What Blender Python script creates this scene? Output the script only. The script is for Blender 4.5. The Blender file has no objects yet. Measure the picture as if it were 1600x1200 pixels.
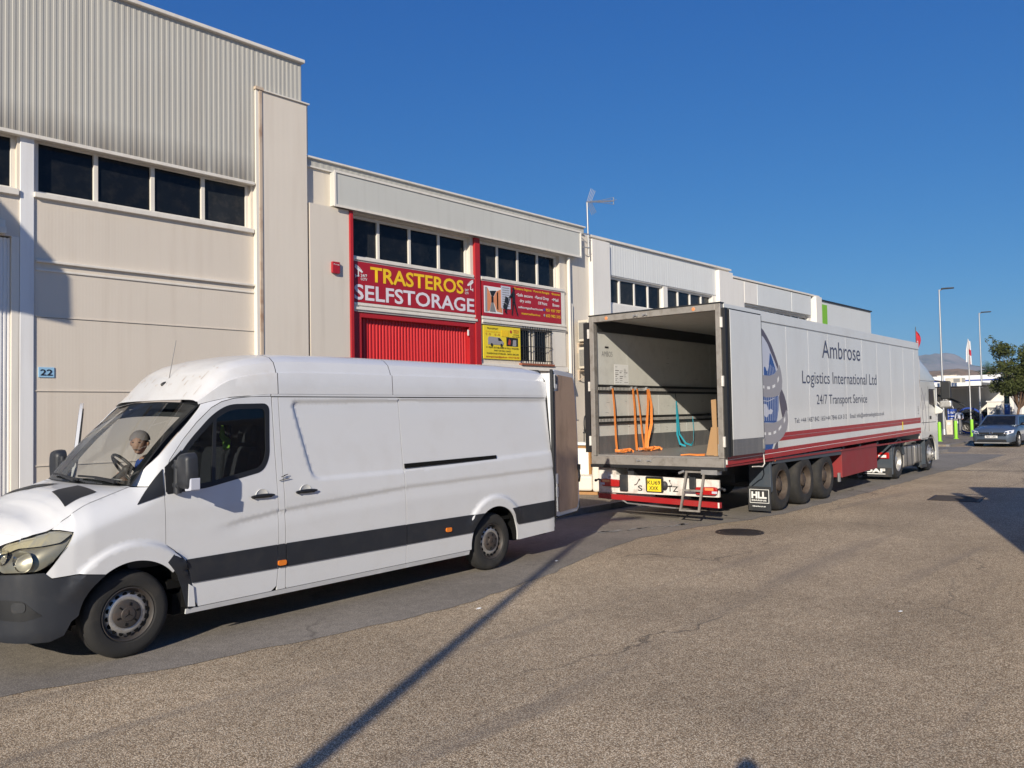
import bpy, bmesh, math, random
from mathutils import Vector, Matrix, geometry
random.seed(7)
R = math.radians
sc = bpy.context.scene
COL = sc.collection

# ---------------------------------------------------------------- camera, sky, sun
cam = bpy.data.cameras.new('camera')
cam.sensor_width = 36
cam.lens = 36 * 1289.9 / 1600
cam.clip_start = 0.05
cam.clip_end = 30000
camo = bpy.data.objects.new('camera', cam)
COL.objects.link(camo)
_F = Vector((0.7431, 0.6682, 0.0351)).normalized()
_R = Vector((0.6681, -0.7438, -0.0180)); _R = (_R - _F * _R.dot(_F)).normalized()
_U = _R.cross(_F)
mw = Matrix((_R, _U, -_F)).transposed().to_4x4()
mw.translation = Vector((0, 0, 1.974))
camo.matrix_world = mw
sc.camera = camo

SUN_EL, SUN_AZ = 22.8, 26.8          # elevation; direction the light travels, from +X towards +Y
world = bpy.data.worlds.new('World')
sc.world = world
world.use_nodes = True
wn = world.node_tree
bg = wn.nodes['Background']
sky = wn.nodes.new('ShaderNodeTexSky')
sky.sky_type = 'NISHITA'
sky.sun_disc = False
sky.sun_elevation = R(SUN_EL)
sky.sun_rotation = R(-116.8)
sky.altitude = 0
sky.air_density = 0.95
sky.dust_density = 0.05
sky.ozone_density = 4.5
# deeper, more saturated blue than the model gives at this sun height
_sp = wn.nodes.new('ShaderNodeSeparateColor'); _cb = wn.nodes.new('ShaderNodeCombineColor')
wn.links.new(sky.outputs[0], _sp.inputs[0])
for _i, (_g, _a) in enumerate(((1.22, 0.25), (0.84, 0.40), (0.50, 0.585))):
    _k = 0.1165
    _m = wn.nodes.new('ShaderNodeMath'); _m.operation = 'MULTIPLY'; _m.inputs[1].default_value = _k
    _p = wn.nodes.new('ShaderNodeMath'); _p.operation = 'POWER'; _p.inputs[1].default_value = _g
    _q = wn.nodes.new('ShaderNodeMath'); _q.operation = 'MULTIPLY'; _q.inputs[1].default_value = _a / _k
    wn.links.new(_sp.outputs[_i], _m.inputs[0]); wn.links.new(_m.outputs[0], _p.inputs[0]); wn.links.new(_p.outputs[0], _q.inputs[0]); wn.links.new(_q.outputs[0], _cb.inputs[_i])
wn.links.new(_cb.outputs[0], bg.inputs[0])
bg.inputs[1].default_value = 0.105
sl = bpy.data.lights.new('sun', 'SUN')
sl.energy = 5.0
sl.angle = R(0.5)
sl.color = (1.0, 0.905, 0.755)
so = bpy.data.objects.new('sun', sl)
COL.objects.link(so)
d = Vector((math.cos(R(SUN_EL)) * math.cos(R(SUN_AZ)), math.cos(R(SUN_EL)) * math.sin(R(SUN_AZ)), -math.sin(R(SUN_EL))))
so.rotation_euler = d.to_track_quat('-Z', 'Y').to_euler()
sc.view_settings.view_transform = 'Standard'
sc.view_settings.look = 'None'
sc.view_settings.exposure = 0.25
sc.view_settings.gamma = 1.0
sc.cycles.max_bounces = 8
sc.cycles.transparent_max_bounces = 12

# ---------------------------------------------------------------- materials
def mat(name, col, rough=0.6, metal=0.0, var=0.08, vscale=3.0, bump=0.0, bscale=40.0, dirt=None, dscale=1.5,
        damt=0.3, coat=0.0, spec=0.5, streak=0.0, rough_var=0.1):
    m = bpy.data.materials.new(name)
    m.use_nodes = True
    nt = m.node_tree; N = nt.nodes; L = nt.links
    b = N['Principled BSDF']
    b.inputs['Roughness'].default_value = rough
    b.inputs['Metallic'].default_value = metal
    b.inputs['Coat Weight'].default_value = coat
    b.inputs['Coat Roughness'].default_value = 0.08
    b.inputs['Specular IOR Level'].default_value = spec
    tc = N.new('ShaderNodeTexCoord')
    nz = N.new('ShaderNodeTexNoise'); nz.inputs['Scale'].default_value = vscale; nz.inputs['Detail'].default_value = 6
    L.new(tc.outputs['Object'], nz.inputs['Vector'])
    mx = N.new('ShaderNodeMixRGB'); mx.blend_type = 'MIX'
    c = list(col)[:3]
    mx.inputs[1].default_value = [max(0, x * (1 - var)) for x in c] + [1]
    mx.inputs[2].default_value = [min(1, x * (1 + var)) for x in c] + [1]
    L.new(nz.outputs['Fac'], mx.inputs[0])
    out = mx.outputs[0]
    if dirt:
        n2 = N.new('ShaderNodeTexNoise'); n2.inputs['Scale'].default_value = dscale; n2.inputs['Detail'].default_value = 9
        n2.inputs['Roughness'].default_value = 0.65
        mp = N.new('ShaderNodeMapping')
        if streak: mp.inputs['Scale'].default_value = (1, 1, streak)
        L.new(tc.outputs['Object'], mp.inputs['Vector']); L.new(mp.outputs[0], n2.inputs['Vector'])
        rp = N.new('ShaderNodeMapRange')
        rp.inputs['From Min'].default_value = 0.48; rp.inputs['From Max'].default_value = 0.75
        rp.inputs['To Max'].default_value = damt
        L.new(n2.outputs['Fac'], rp.inputs['Value'])
        m2 = N.new('ShaderNodeMixRGB'); m2.inputs[2].default_value = list(dirt)[:3] + [1]
        L.new(out, m2.inputs[1]); L.new(rp.outputs[0], m2.inputs[0])
        out = m2.outputs[0]
    L.new(out, b.inputs['Base Color'])
    if rough_var:
        rr = N.new('ShaderNodeMapRange')
        rr.inputs['To Min'].default_value = max(0.02, rough - rough_var); rr.inputs['To Max'].default_value = min(1, rough + rough_var)
        L.new(nz.outputs['Fac'], rr.inputs['Value']); L.new(rr.outputs[0], b.inputs['Roughness'])
    if bump:
        n3 = N.new('ShaderNodeTexNoise'); n3.inputs['Scale'].default_value = bscale; n3.inputs['Detail'].default_value = 5
        L.new(tc.outputs['Object'], n3.inputs['Vector'])
        bp = N.new('ShaderNodeBump'); bp.inputs['Strength'].default_value = bump; bp.inputs['Distance'].default_value = 0.01
        L.new(n3.outputs['Fac'], bp.inputs['Height']); L.new(bp.outputs[0], b.inputs['Normal'])
    return m

def glass(name, tint=(0.75, 0.8, 0.8), f=1.0, ior=1.5):
    m = bpy.data.materials.new(name); m.use_nodes = True
    nt = m.node_tree; N = nt.nodes; L = nt.links
    N.remove(N['Principled BSDF'])
    t = N.new('ShaderNodeBsdfTransparent'); t.inputs[0].default_value = list(tint) + [1]
    g = N.new('ShaderNodeBsdfGlossy'); g.inputs['Roughness'].default_value = 0.02
    fr = N.new('ShaderNodeFresnel'); fr.inputs[0].default_value = ior
    mx = N.new('ShaderNodeMixShader')
    L.new(fr.outputs[0], mx.inputs[0]); L.new(t.outputs[0], mx.inputs[1]); L.new(g.outputs[0], mx.inputs[2])
    L.new(mx.outputs[0], N['Material Output'].inputs[0])
    return m

def asphalt(name, cols, scale, big, bump=0.6, cracks=True, tracks=True):
    m = bpy.data.materials.new(name); m.use_nodes = True
    nt = m.node_tree; N = nt.nodes; L = nt.links
    b = N['Principled BSDF']; b.inputs['Roughness'].default_value = 0.85; b.inputs['Specular IOR Level'].default_value = 0.35
    tc = N.new('ShaderNodeTexCoord')
    vo = N.new('ShaderNodeTexVoronoi'); vo.inputs['Scale'].default_value = scale
    L.new(tc.outputs['Object'], vo.inputs['Vector'])
    sp = N.new('ShaderNodeSeparateColor'); L.new(vo.outputs['Color'], sp.inputs[0])
    cr = N.new('ShaderNodeValToRGB')
    cr.color_ramp.interpolation = 'LINEAR'
    while len(cr.color_ramp.elements) < len(cols): cr.color_ramp.elements.new(0.5)
    for e, (p, c) in zip(cr.color_ramp.elements, cols):
        e.position = p; e.color = list(c) + [1]
    L.new(sp.outputs[0], cr.inputs[0])
    # dark binder between the stones
    mr = N.new('ShaderNodeMapRange'); mr.inputs['From Min'].default_value = 0.25; mr.inputs['From Max'].default_value = 0.62
    mr.inputs['To Min'].default_value = 0.0; mr.inputs['To Max'].default_value = 0.75
    L.new(vo.outputs['Distance'], mr.inputs['Value'])
    m1 = N.new('ShaderNodeMixRGB'); m1.inputs[2].default_value = [x * 0.55 for x in cols[0][1]] + [1]
    L.new(mr.outputs[0], m1.inputs[0]); L.new(cr.outputs[0], m1.inputs[1])
    out = m1.outputs[0]
    # mid scale mottling and large stains
    for s, lo, hi, det in ((7.0, 0.90, 1.10, 3), (0.55, 0.80, 1.14, 7), (0.12, 0.88, 1.1, 3)):
        n = N.new('ShaderNodeTexNoise'); n.inputs['Scale'].default_value = s * big; n.inputs['Detail'].default_value = det
        L.new(tc.outputs['Object'], n.inputs['Vector'])
        r = N.new('ShaderNodeMapRange'); r.inputs['From Min'].default_value = 0.3; r.inputs['From Max'].default_value = 0.7
        r.inputs['To Min'].default_value = lo; r.inputs['To Max'].default_value = hi
        L.new(n.outputs['Fac'], r.inputs['Value'])
        mm = N.new('ShaderNodeMixRGB'); mm.blend_type = 'MULTIPLY'; mm.inputs[0].default_value = 1
        L.new(out, mm.inputs[1]); L.new(r.outputs[0], mm.inputs[2]); out = mm.outputs[0]
    if cracks:
        mp = N.new('ShaderNodeMapping'); mp.inputs['Scale'].default_value = (0.16, 0.33, 1)
        mp.inputs['Rotation'].default_value = (0, 0, 0.35)
        nd = N.new('ShaderNodeTexNoise'); nd.inputs['Scale'].default_value = 1.6; nd.inputs['Detail'].default_value = 8
        L.new(tc.outputs['Object'], nd.inputs['Vector'])
        va = N.new('ShaderNodeVectorMath'); va.operation = 'MULTIPLY_ADD'; va.inputs[1].default_value = (0.9, 0.9, 0)
        L.new(nd.outputs['Color'], va.inputs[0]); L.new(tc.outputs['Object'], va.inputs[2])
        L.new(va.outputs[0], mp.inputs['Vector'])
        ve = N.new('ShaderNodeTexVoronoi'); ve.feature = 'DISTANCE_TO_EDGE'; ve.inputs['Scale'].default_value = 1.0
        L.new(mp.outputs[0], ve.inputs['Vector'])
        re = N.new('ShaderNodeMapRange'); re.inputs['From Min'].default_value = 0.0; re.inputs['From Max'].default_value = 0.008
        re.inputs['To Min'].default_value = 0.65; re.inputs['To Max'].default_value = 0.0
        L.new(ve.outputs['Distance'], re.inputs['Value'])
        ms = N.new('ShaderNodeTexNoise'); ms.inputs['Scale'].default_value = 0.35
        L.new(tc.outputs['Object'], ms.inputs['Vector'])
        rs = N.new('ShaderNodeMapRange'); rs.inputs['From Min'].default_value = 0.5; rs.inputs['From Max'].default_value = 0.6
        L.new(ms.outputs['Fac'], rs.inputs['Value'])
        mu = N.new('ShaderNodeMath'); mu.operation = 'MULTIPLY'
        L.new(re.outputs[0], mu.inputs[0]); L.new(rs.outputs[0], mu.inputs[1])
        mm = N.new('ShaderNodeMixRGB'); mm.inputs[2].default_value = (0.035, 0.03, 0.027, 1)
        L.new(mu.outputs[0], mm.inputs[0]); L.new(out, mm.inputs[1]); out = mm.outputs[0]
    if tracks:
        # darker wheel tracks worn along the street
        mp = N.new('ShaderNodeMapping'); mp.inputs['Scale'].default_value = (0.09, 1.1, 1); mp.inputs['Rotation'].default_value = (0, 0, 0.16)
        L.new(tc.outputs['Object'], mp.inputs['Vector'])
        nn = N.new('ShaderNodeTexNoise'); nn.inputs['Scale'].default_value = 1.7; nn.inputs['Detail'].default_value = 6
        nn.inputs['Distortion'].default_value = 0.4
        L.new(mp.outputs[0], nn.inputs['Vector'])
        r = N.new('ShaderNodeMapRange'); r.inputs['From Min'].default_value = 0.56; r.inputs['From Max'].default_value = 0.70
        r.inputs['To Min'].default_value = 0.0; r.inputs['To Max'].default_value = 0.5
        L.new(nn.outputs['Fac'], r.inputs['Value'])
        mm = N.new('ShaderNodeMixRGB'); mm.inputs[2].default_value = (0.17, 0.145, 0.12, 1)
        L.new(r.outputs[0], mm.inputs[0]); L.new(out, mm.inputs[1]); out = mm.outputs[0]
    L.new(out, b.inputs['Base Color'])
    bp = N.new('ShaderNodeBump'); bp.inputs['Strength'].default_value = bump; bp.inputs['Distance'].default_value = 0.004
    inv = N.new('ShaderNodeMath'); inv.operation = 'SUBTRACT'; inv.inputs[0].default_value = 1.0
    L.new(vo.outputs['Distance'], inv.inputs[1]); L.new(inv.outputs[0], bp.inputs['Height'])
    L.new(bp.outputs[0], b.inputs['Normal'])
    return m

def facade(name, col, corr=0.0, cscale=0.0, var=0.05, stain=(0.25, 0.2, 0.15), samt=0.35, rough=0.6, bottom=None):
    """painted wall: fine vertical ribs by bump, long vertical rain streaks"""
    m = bpy.data.materials.new(name); m.use_nodes = True
    nt = m.node_tree; N = nt.nodes; L = nt.links
    b = N['Principled BSDF']; b.inputs['Roughness'].default_value = rough
    tc = N.new('ShaderNodeTexCoord')
    n1 = N.new('ShaderNodeTexNoise'); n1.inputs['Scale'].default_value = 0.9; n1.inputs['Detail'].default_value = 7
    L.new(tc.outputs['Object'], n1.inputs['Vector'])
    mx = N.new('ShaderNodeMixRGB')
    mx.inputs[1].default_value = [x * (1 - var) for x in col] + [1]; mx.inputs[2].default_value = [min(1, x * (1 + var)) for x in col] + [1]
    L.new(n1.outputs['Fac'], mx.inputs[0])
    mp = N.new('ShaderNodeMapping'); mp.inputs['Scale'].default_value = (5, 5, 0.35)
    L.new(tc.outputs['Object'], mp.inputs['Vector'])
    n2 = N.new('ShaderNodeTexNoise'); n2.inputs['Scale'].default_value = 1.4; n2.inputs['Detail'].default_value = 8
    L.new(mp.outputs[0], n2.inputs['Vector'])
    r2 = N.new('ShaderNodeMapRange'); r2.inputs['From Min'].default_value = 0.5; r2.inputs['From Max'].default_value = 0.8
    r2.inputs['To Max'].default_value = samt
    L.new(n2.outputs['Fac'], r2.inputs['Value'])
    m2 = N.new('ShaderNodeMixRGB'); m2.inputs[2].default_value = list(stain) + [1]
    L.new(r2.outputs[0], m2.inputs[0]); L.new(mx.outputs[0], m2.inputs[1])
    out = m2.outputs[0]
    if bottom:      # dirt that collects along a lower edge: (z of edge, height, amount)
        sx = N.new('ShaderNodeSeparateXYZ'); L.new(tc.outputs['Object'], sx.inputs[0])
        rb = N.new('ShaderNodeMapRange'); rb.inputs['From Min'].default_value = bottom[0]; rb.inputs['From Max'].default_value = bottom[0] + bottom[1]
        rb.inputs['To Min'].default_value = bottom[2]; rb.inputs['To Max'].default_value = 0
        L.new(sx.outputs[2], rb.inputs['Value'])
        mu = N.new('ShaderNodeMath'); mu.operation = 'MULTIPLY'
        L.new(rb.outputs[0], mu.inputs[0]); L.new(n2.outputs['Fac'], mu.inputs[1])
        m3 = N.new('ShaderNodeMixRGB'); m3.inputs[2].default_value = (0.08, 0.055, 0.035, 1)
        L.new(mu.outputs[0], m3.inputs[0]); L.new(out, m3.inputs[1]); out = m3.outputs[0]
    L.new(out, b.inputs['Base Color'])
    if corr:
        wv = N.new('ShaderNodeTexWave'); wv.wave_type = 'BANDS'; wv.bands_direction = 'X'; wv.inputs['Scale'].default_value = cscale
        L.new(tc.outputs['Object'], wv.inputs['Vector'])
        bp = N.new('ShaderNodeBump'); bp.inputs['Strength'].default_value = corr; bp.inputs['Distance'].default_value = 0.02
        L.new(wv.outputs['Fac'], bp.inputs['Height']); L.new(bp.outputs[0], b.inputs['Normal'])
    return m

M = {}
M['road'] = asphalt('tan_asphalt', [(0.0, (0.22, 0.155, 0.09)), (0.3, (0.57, 0.43, 0.275)), (0.65, (0.83, 0.65, 0.44)), (1.0, (0.98, 0.86, 0.64))], 118, 1.0, bump=0.7)
M['lane'] = asphalt('grey_asphalt', [(0.0, (0.22, 0.195, 0.165)), (0.5, (0.32, 0.285, 0.24)), (1.0, (0.44, 0.395, 0.335))], 140, 1.3, bump=0.25, cracks=True, tracks=False)
M['pave'] = asphalt('pavement', [(0.0, (0.22, 0.18, 0.14)), (0.5, (0.34, 0.28, 0.21)), (1.0, (0.46, 0.38, 0.29))], 60, 1.0, bump=0.2, tracks=False)
M['far_road'] = asphalt('far_asphalt', [(0.0, (0.22, 0.20, 0.18)), (0.5, (0.30, 0.27, 0.24)), (1.0, (0.4, 0.36, 0.32))], 60, 0.6, bump=0.2, tracks=False)
M['kerb'] = mat('kerb_concrete', (0.24, 0.22, 0.2), 0.85, bump=0.4, dirt=(0.05, 0.045, 0.04), damt=0.7, dscale=3)
M['iron'] = mat('cast_iron', (0.055, 0.045, 0.04), 0.6, 0.6, bump=0.5, bscale=60, dirt=(0.12, 0.08, 0.05), damt=0.4, dscale=9)
M['vpaint'] = mat('white_van_paint', (0.635, 0.645, 0.66), 0.32, coat=0.6, var=0.012, vscale=1.2, dirt=(0.42, 0.38, 0.33), damt=0.16, dscale=2.3, rough_var=0.06)
M['vroof'] = mat('white_van_roof', (0.62, 0.62, 0.62), 0.35, coat=0.5, var=0.015, dirt=(0.40, 0.33, 0.25), damt=0.22, dscale=5.0, rough_var=0.05)
M['dkplast'] = mat('dark_plastic', (0.018, 0.021, 0.028), 0.50, var=0.12, dirt=(0.07, 0.065, 0.06), damt=0.3, dscale=4, bump=0.05, bscale=300)
M['black'] = mat('black_trim', (0.012, 0.013, 0.015), 0.5)
M['vdark'] = mat('underbody', (0.008, 0.008, 0.008), 0.9, spec=0.1)
M['tyre'] = mat('tyre_rubber', (0.020, 0.0195, 0.019), 0.85, var=0.15, bump=0.2, bscale=90, dirt=(0.07, 0.06, 0.05), damt=0.45, dscale=5)
M['steel'] = mat('steel_rim', (0.50, 0.49, 0.47), 0.45, 0.7, dirt=(0.09, 0.06, 0.04), damt=0.6, dscale=9)
M['hubdark'] = mat('wheel_centre', (0.052, 0.047, 0.045), 0.6, 0.2, dirt=(0.14, 0.08, 0.05), damt=0.4, dscale=9)
M['rust'] = mat('rusty_rim', (0.075, 0.055, 0.043), 0.75, 0.3, var=0.3, vscale=14, dirt=(0.18, 0.15, 0.12), damt=0.5, dscale=8)
M['glass'] = glass('clear_glass', (0.74, 0.78, 0.78), ior=1.75)
M['glassdk'] = glass('tinted_glass', (0.28, 0.31, 0.33), ior=1.5)
M['chrome'] = mat('chrome', (0.75, 0.75, 0.74), 0.12, 1.0, var=0.02)
M['lens'] = glass('lamp_lens', (0.9, 0.88, 0.8), ior=1.45)
M['orange'] = mat('orange_lens', (0.75, 0.20, 0.02), 0.25, coat=0.5)
M['redlens'] = mat('red_lens', (0.40, 0.010, 0.010), 0.35, coat=0.2, var=0.2, vscale=30)
M['amber'] = mat('amber_lens', (0.70, 0.26, 0.10), 0.25, coat=0.6)
M['lampgrey'] = mat('lamp_housing', (0.27, 0.27, 0.26), 0.35, 0.5)
M['lampcream'] = mat('aged_reflector', (0.72, 0.70, 0.60), 0.18, 0.6, coat=0.4)
M['seat'] = mat('seat_cloth', (0.045, 0.047, 0.052), 0.9)
M['ply'] = mat('plywood', (0.45, 0.31, 0.21), 0.75, var=0.12, vscale=2.5, dirt=(0.10, 0.065, 0.045), damt=0.75, dscale=2.2, streak=0.35, bump=0.1)
M['skin'] = mat('skin', (0.52, 0.29, 0.20), 0.55, var=0.06)
M['hair'] = mat('hair', (0.09, 0.07, 0.06), 0.8)
M['blueshirt'] = mat('blue_shirt', (0.05, 0.11, 0.42), 0.85)
M['hivis'] = mat('hi_vis', (0.35, 0.75, 0.08), 0.7)
# buildings
M['corr_grey'] = facade('corrugated_grey', (0.47, 0.455, 0.405), samt=0.22, rough=0.5, bottom=(5.88, 0.45, 0.95))
M['panel_beige'] = facade('beige_panel', (0.66, 0.59, 0.50), corr=0.02, cscale=7.0, samt=0.2, stain=(0.42, 0.33, 0.25))
M['panel_cream'] = facade('cream_panel', (0.69, 0.625, 0.535), corr=0.015, cscale=3.0, samt=0.18, stain=(0.42, 0.33, 0.25))
M['wall_beige'] = facade('beige_wall', (0.66, 0.60, 0.515), samt=0.2)
M['trim_white'] = facade('white_trim', (0.72, 0.68, 0.61), samt=0.3, stain=(0.4, 0.32, 0.24))
M['post_white'] = facade('white_post', (0.74, 0.74, 0.74), samt=0.2)
M['fascia'] = facade('grey_fascia', (0.54, 0.54, 0.50), samt=0.30, stain=(0.36, 0.35, 0.31))
M['rustpaint'] = mat('rusty_corner', (0.52, 0.42, 0.32), 0.7, dirt=(0.22, 0.09, 0.035), damt=0.95, dscale=2.6)
M['red'] = mat('red_paint', (0.40, 0.014, 0.018), 0.5, var=0.10, vscale=2)
M['redcorr'] = mat('red_shutter', (0.56, 0.022, 0.026), 0.45, var=0.10, vscale=1.5)
M['winglass'] = mat('dark_window', (0.008, 0.010, 0.013), 0.10, spec=0.22, var=0.4, vscale=2, bump=0.03, bscale=1.5, dirt=(0.035, 0.032, 0.028), damt=0.5, dscale=5, rough_var=0.05)
M['winglass2'] = mat('dark_window_hazy', (0.020, 0.022, 0.024), 0.22, spec=0.22, var=0.5, vscale=3, bump=0.08, bscale=2.5, dirt=(0.06, 0.055, 0.048), damt=0.6, dscale=7, rough_var=0.08)
M['winglass3'] = mat('dark_window_wavy', (0.006, 0.009, 0.014), 0.06, spec=0.22, var=0.6, vscale=1, bump=0.10, bscale=1.2, dirt=(0.03, 0.03, 0.03), damt=0.7, dscale=2.5, rough_var=0.03)
M['clad_white'] = facade('white_cladding', (0.66, 0.67, 0.655), corr=0.06, cscale=3.2, samt=0.12)
M['white_wall'] = facade('white_wall', (0.74, 0.71, 0.66), samt=0.12)
M['clad_blue'] = facade('pale_blue_cladding', (0.62, 0.64, 0.64), corr=0.04, cscale=2.2, samt=0.08)
M['green'] = mat('lime_green', (0.20, 0.48, 0.02), 0.5)
M['lime'] = mat('lime_post', (0.27, 0.62, 0.03), 0.45)
M['signred'] = mat('sign_red', (0.37, 0.012, 0.020), 0.4, var=0.05)
M['signyellow'] = mat('sign_yellow', (0.80, 0.62, 0.03), 0.45, var=0.04)
M['txyellow'] = mat('letter_yellow', (0.85, 0.55, 0.015), 0.5)
M['txwhite'] = mat('letter_white', (0.70, 0.66, 0.70), 0.5)
M['white'] = mat('plain_white', (0.76, 0.76, 0.75), 0.5)
M['txdark'] = mat('letter_navy', (0.06, 0.07, 0.12), 0.5)
M['txblack'] = mat('letter_black', (0.015, 0.015, 0.015), 0.5)
M['txred'] = mat('letter_red', (0.45, 0.05, 0.02), 0.5)
M['platebl'] = mat('number_tile', (0.30, 0.52, 0.72), 0.35)
M['terracotta'] = mat('terracotta_sill', (0.28, 0.09, 0.05), 0.7)
M['galv'] = mat('galvanised', (0.45, 0.45, 0.45), 0.45, 0.7, var=0.12, vscale=6)
M['acwhite'] = mat('ac_casing', (0.62, 0.57, 0.47), 0.5, dirt=(0.35, 0.25, 0.14), damt=0.5, dscale=4)
# trailer
M['twhite'] = mat('trailer_white', (0.66, 0.665, 0.65), 0.42, coat=0.15, var=0.02, vscale=1.0, dirt=(0.38, 0.35, 0.3), damt=0.25, dscale=1.3, streak=0.3)
M['twhite2'] = mat('bumper_white', (0.70, 0.67, 0.62), 0.5, dirt=(0.20, 0.12, 0.07), damt=0.75, dscale=5)
M['tred'] = mat('trailer_red', (0.34, 0.012, 0.014), 0.4, var=0.05, dirt=(0.24, 0.06, 0.05), damt=0.4, dscale=2)
M['tredmatt'] = mat('locker_red', (0.24, 0.022, 0.024), 0.55, var=0.08, dirt=(0.17, 0.05, 0.04), damt=0.5, dscale=2)
M['tinside'] = mat('trailer_lining', (0.62, 0.615, 0.57), 0.6, var=0.05, dirt=(0.2, 0.19, 0.17), damt=0.2, dscale=5)
M['tfloor'] = mat('trailer_floor', (0.22, 0.21, 0.20), 0.45, var=0.15, vscale=4, dirt=(0.35, 0.33, 0.3), damt=0.4, dscale=6)
M['tkick'] = mat('kick_plate', (0.20, 0.20, 0.205), 0.4, 0.4, var=0.15, dirt=(0.4, 0.38, 0.35), damt=0.4, dscale=7, streak=0.2)
M['tframe'] = mat('rear_frame_steel', (0.30, 0.28, 0.255), 0.5, 0.3, var=0.15, dirt=(0.10, 0.08, 0.06), damt=0.6, dscale=7)
M['chassis'] = mat('chassis_dark', (0.022, 0.024, 0.028), 0.6, var=0.2, dirt=(0.10, 0.08, 0.06), damt=0.5, dscale=4)
M['fenderblue'] = mat('fender_slate', (0.048, 0.062, 0.080), 0.5, var=0.1, dirt=(0.13, 0.11, 0.1), damt=0.4, dscale=3)
M['railmetal'] = mat('rail_metal', (0.055, 0.055, 0.055), 0.45, 0.5)
M['raillight'] = mat('rail_slot', (0.62, 0.60, 0.56), 0.5, 0.1)
M['strap'] = mat('orange_strap', (0.85, 0.25, 0.05), 0.7, var=0.3, vscale=30)
M['bstrap'] = mat('blue_strap', (0.03, 0.36, 0.48), 0.6, var=0.1)
M['card'] = mat('cardboard', (0.38, 0.23, 0.11), 0.85)
M['logogrey'] = mat('logo_grey', (0.31, 0.30, 0.32), 0.45, var=0.02)
M['logodark'] = mat('logo_purple_grey', (0.10, 0.085, 0.11), 0.45, var=0.02)
M['logoblue'] = mat('logo_blue', (0.025, 0.08, 0.27), 0.45, var=0.05)
M['logopale'] = mat('logo_pale', (0.50, 0.52, 0.60), 0.45, var=0.02)
M['alu'] = mat('aluminium_tank', (0.34, 0.32, 0.29), 0.45, 0.5, var=0.1, dirt=(0.14, 0.12, 0.1), damt=0.5, dscale=4)
M['cabwhite'] = mat('cab_paint', (0.60, 0.60, 0.57), 0.35, coat=0.4, var=0.02, dirt=(0.3, 0.28, 0.25), damt=0.25, dscale=3)
M['cream_leather'] = mat('cream_leather', (0.72, 0.66, 0.58), 0.5, dirt=(0.5, 0.4, 0.3), damt=0.3)
M['wood'] = mat('pine_wood', (0.36, 0.19, 0.07), 0.55, var=0.15, vscale=8)
M['carblue'] = mat('car_paint_blue_grey', (0.10, 0.135, 0.19), 0.30, 0.45, coat=0.7, var=0.03)
M['carblack'] = mat('car_paint_black', (0.02, 0.02, 0.025), 0.25, coat=0.7)
M['leaf'] = mat('leaf_olive', (0.060, 0.072, 0.020), 0.7, var=0.55, vscale=1.6, spec=0.2)
M['palmleaf'] = mat('palm_green', (0.030, 0.060, 0.018), 0.6, var=0.35)
M['palmtrunk'] = mat('palm_trunk', (0.25, 0.13, 0.06), 0.9, var=0.3, vscale=6, bump=0.8)
M['bark'] = mat('bark', (0.16, 0.10, 0.065), 0.9, var=0.3, vscale=5, bump=0.8)
M['hill'] = mat('dry_hillside', (0.26, 0.17, 0.10), 0.95, var=0.35, vscale=0.03, dirt=(0.05, 0.065, 0.03), damt=1.0, dscale=0.10)
M['mount'] = mat('mountain_rock', (0.24, 0.20, 0.18), 0.95, var=0.4, vscale=0.008, dirt=(0.07, 0.085, 0.06), damt=1.0, dscale=0.009)
M['bluesign'] = mat('panel_blue', (0.03, 0.075, 0.36), 0.45)
M['bluedeep'] = mat('totem_blue', (0.02, 0.09, 0.32), 0.45)
M['shadegreen'] = mat('totem_shade_green', (0.015, 0.05, 0.045), 0.5)  # green darkened to carry the tree shade on the post
M['flagred'] = mat('flag_red', (0.55, 0.03, 0.05), 0.8)
M['flagwhite'] = mat('flag_white', (0.75, 0.74, 0.74), 0.8)
M['grey'] = mat('mid_grey', (0.22, 0.215, 0.21), 0.6)
M['paleblue'] = mat('pale_grey_wall', (0.42, 0.46, 0.5), 0.6)

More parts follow.
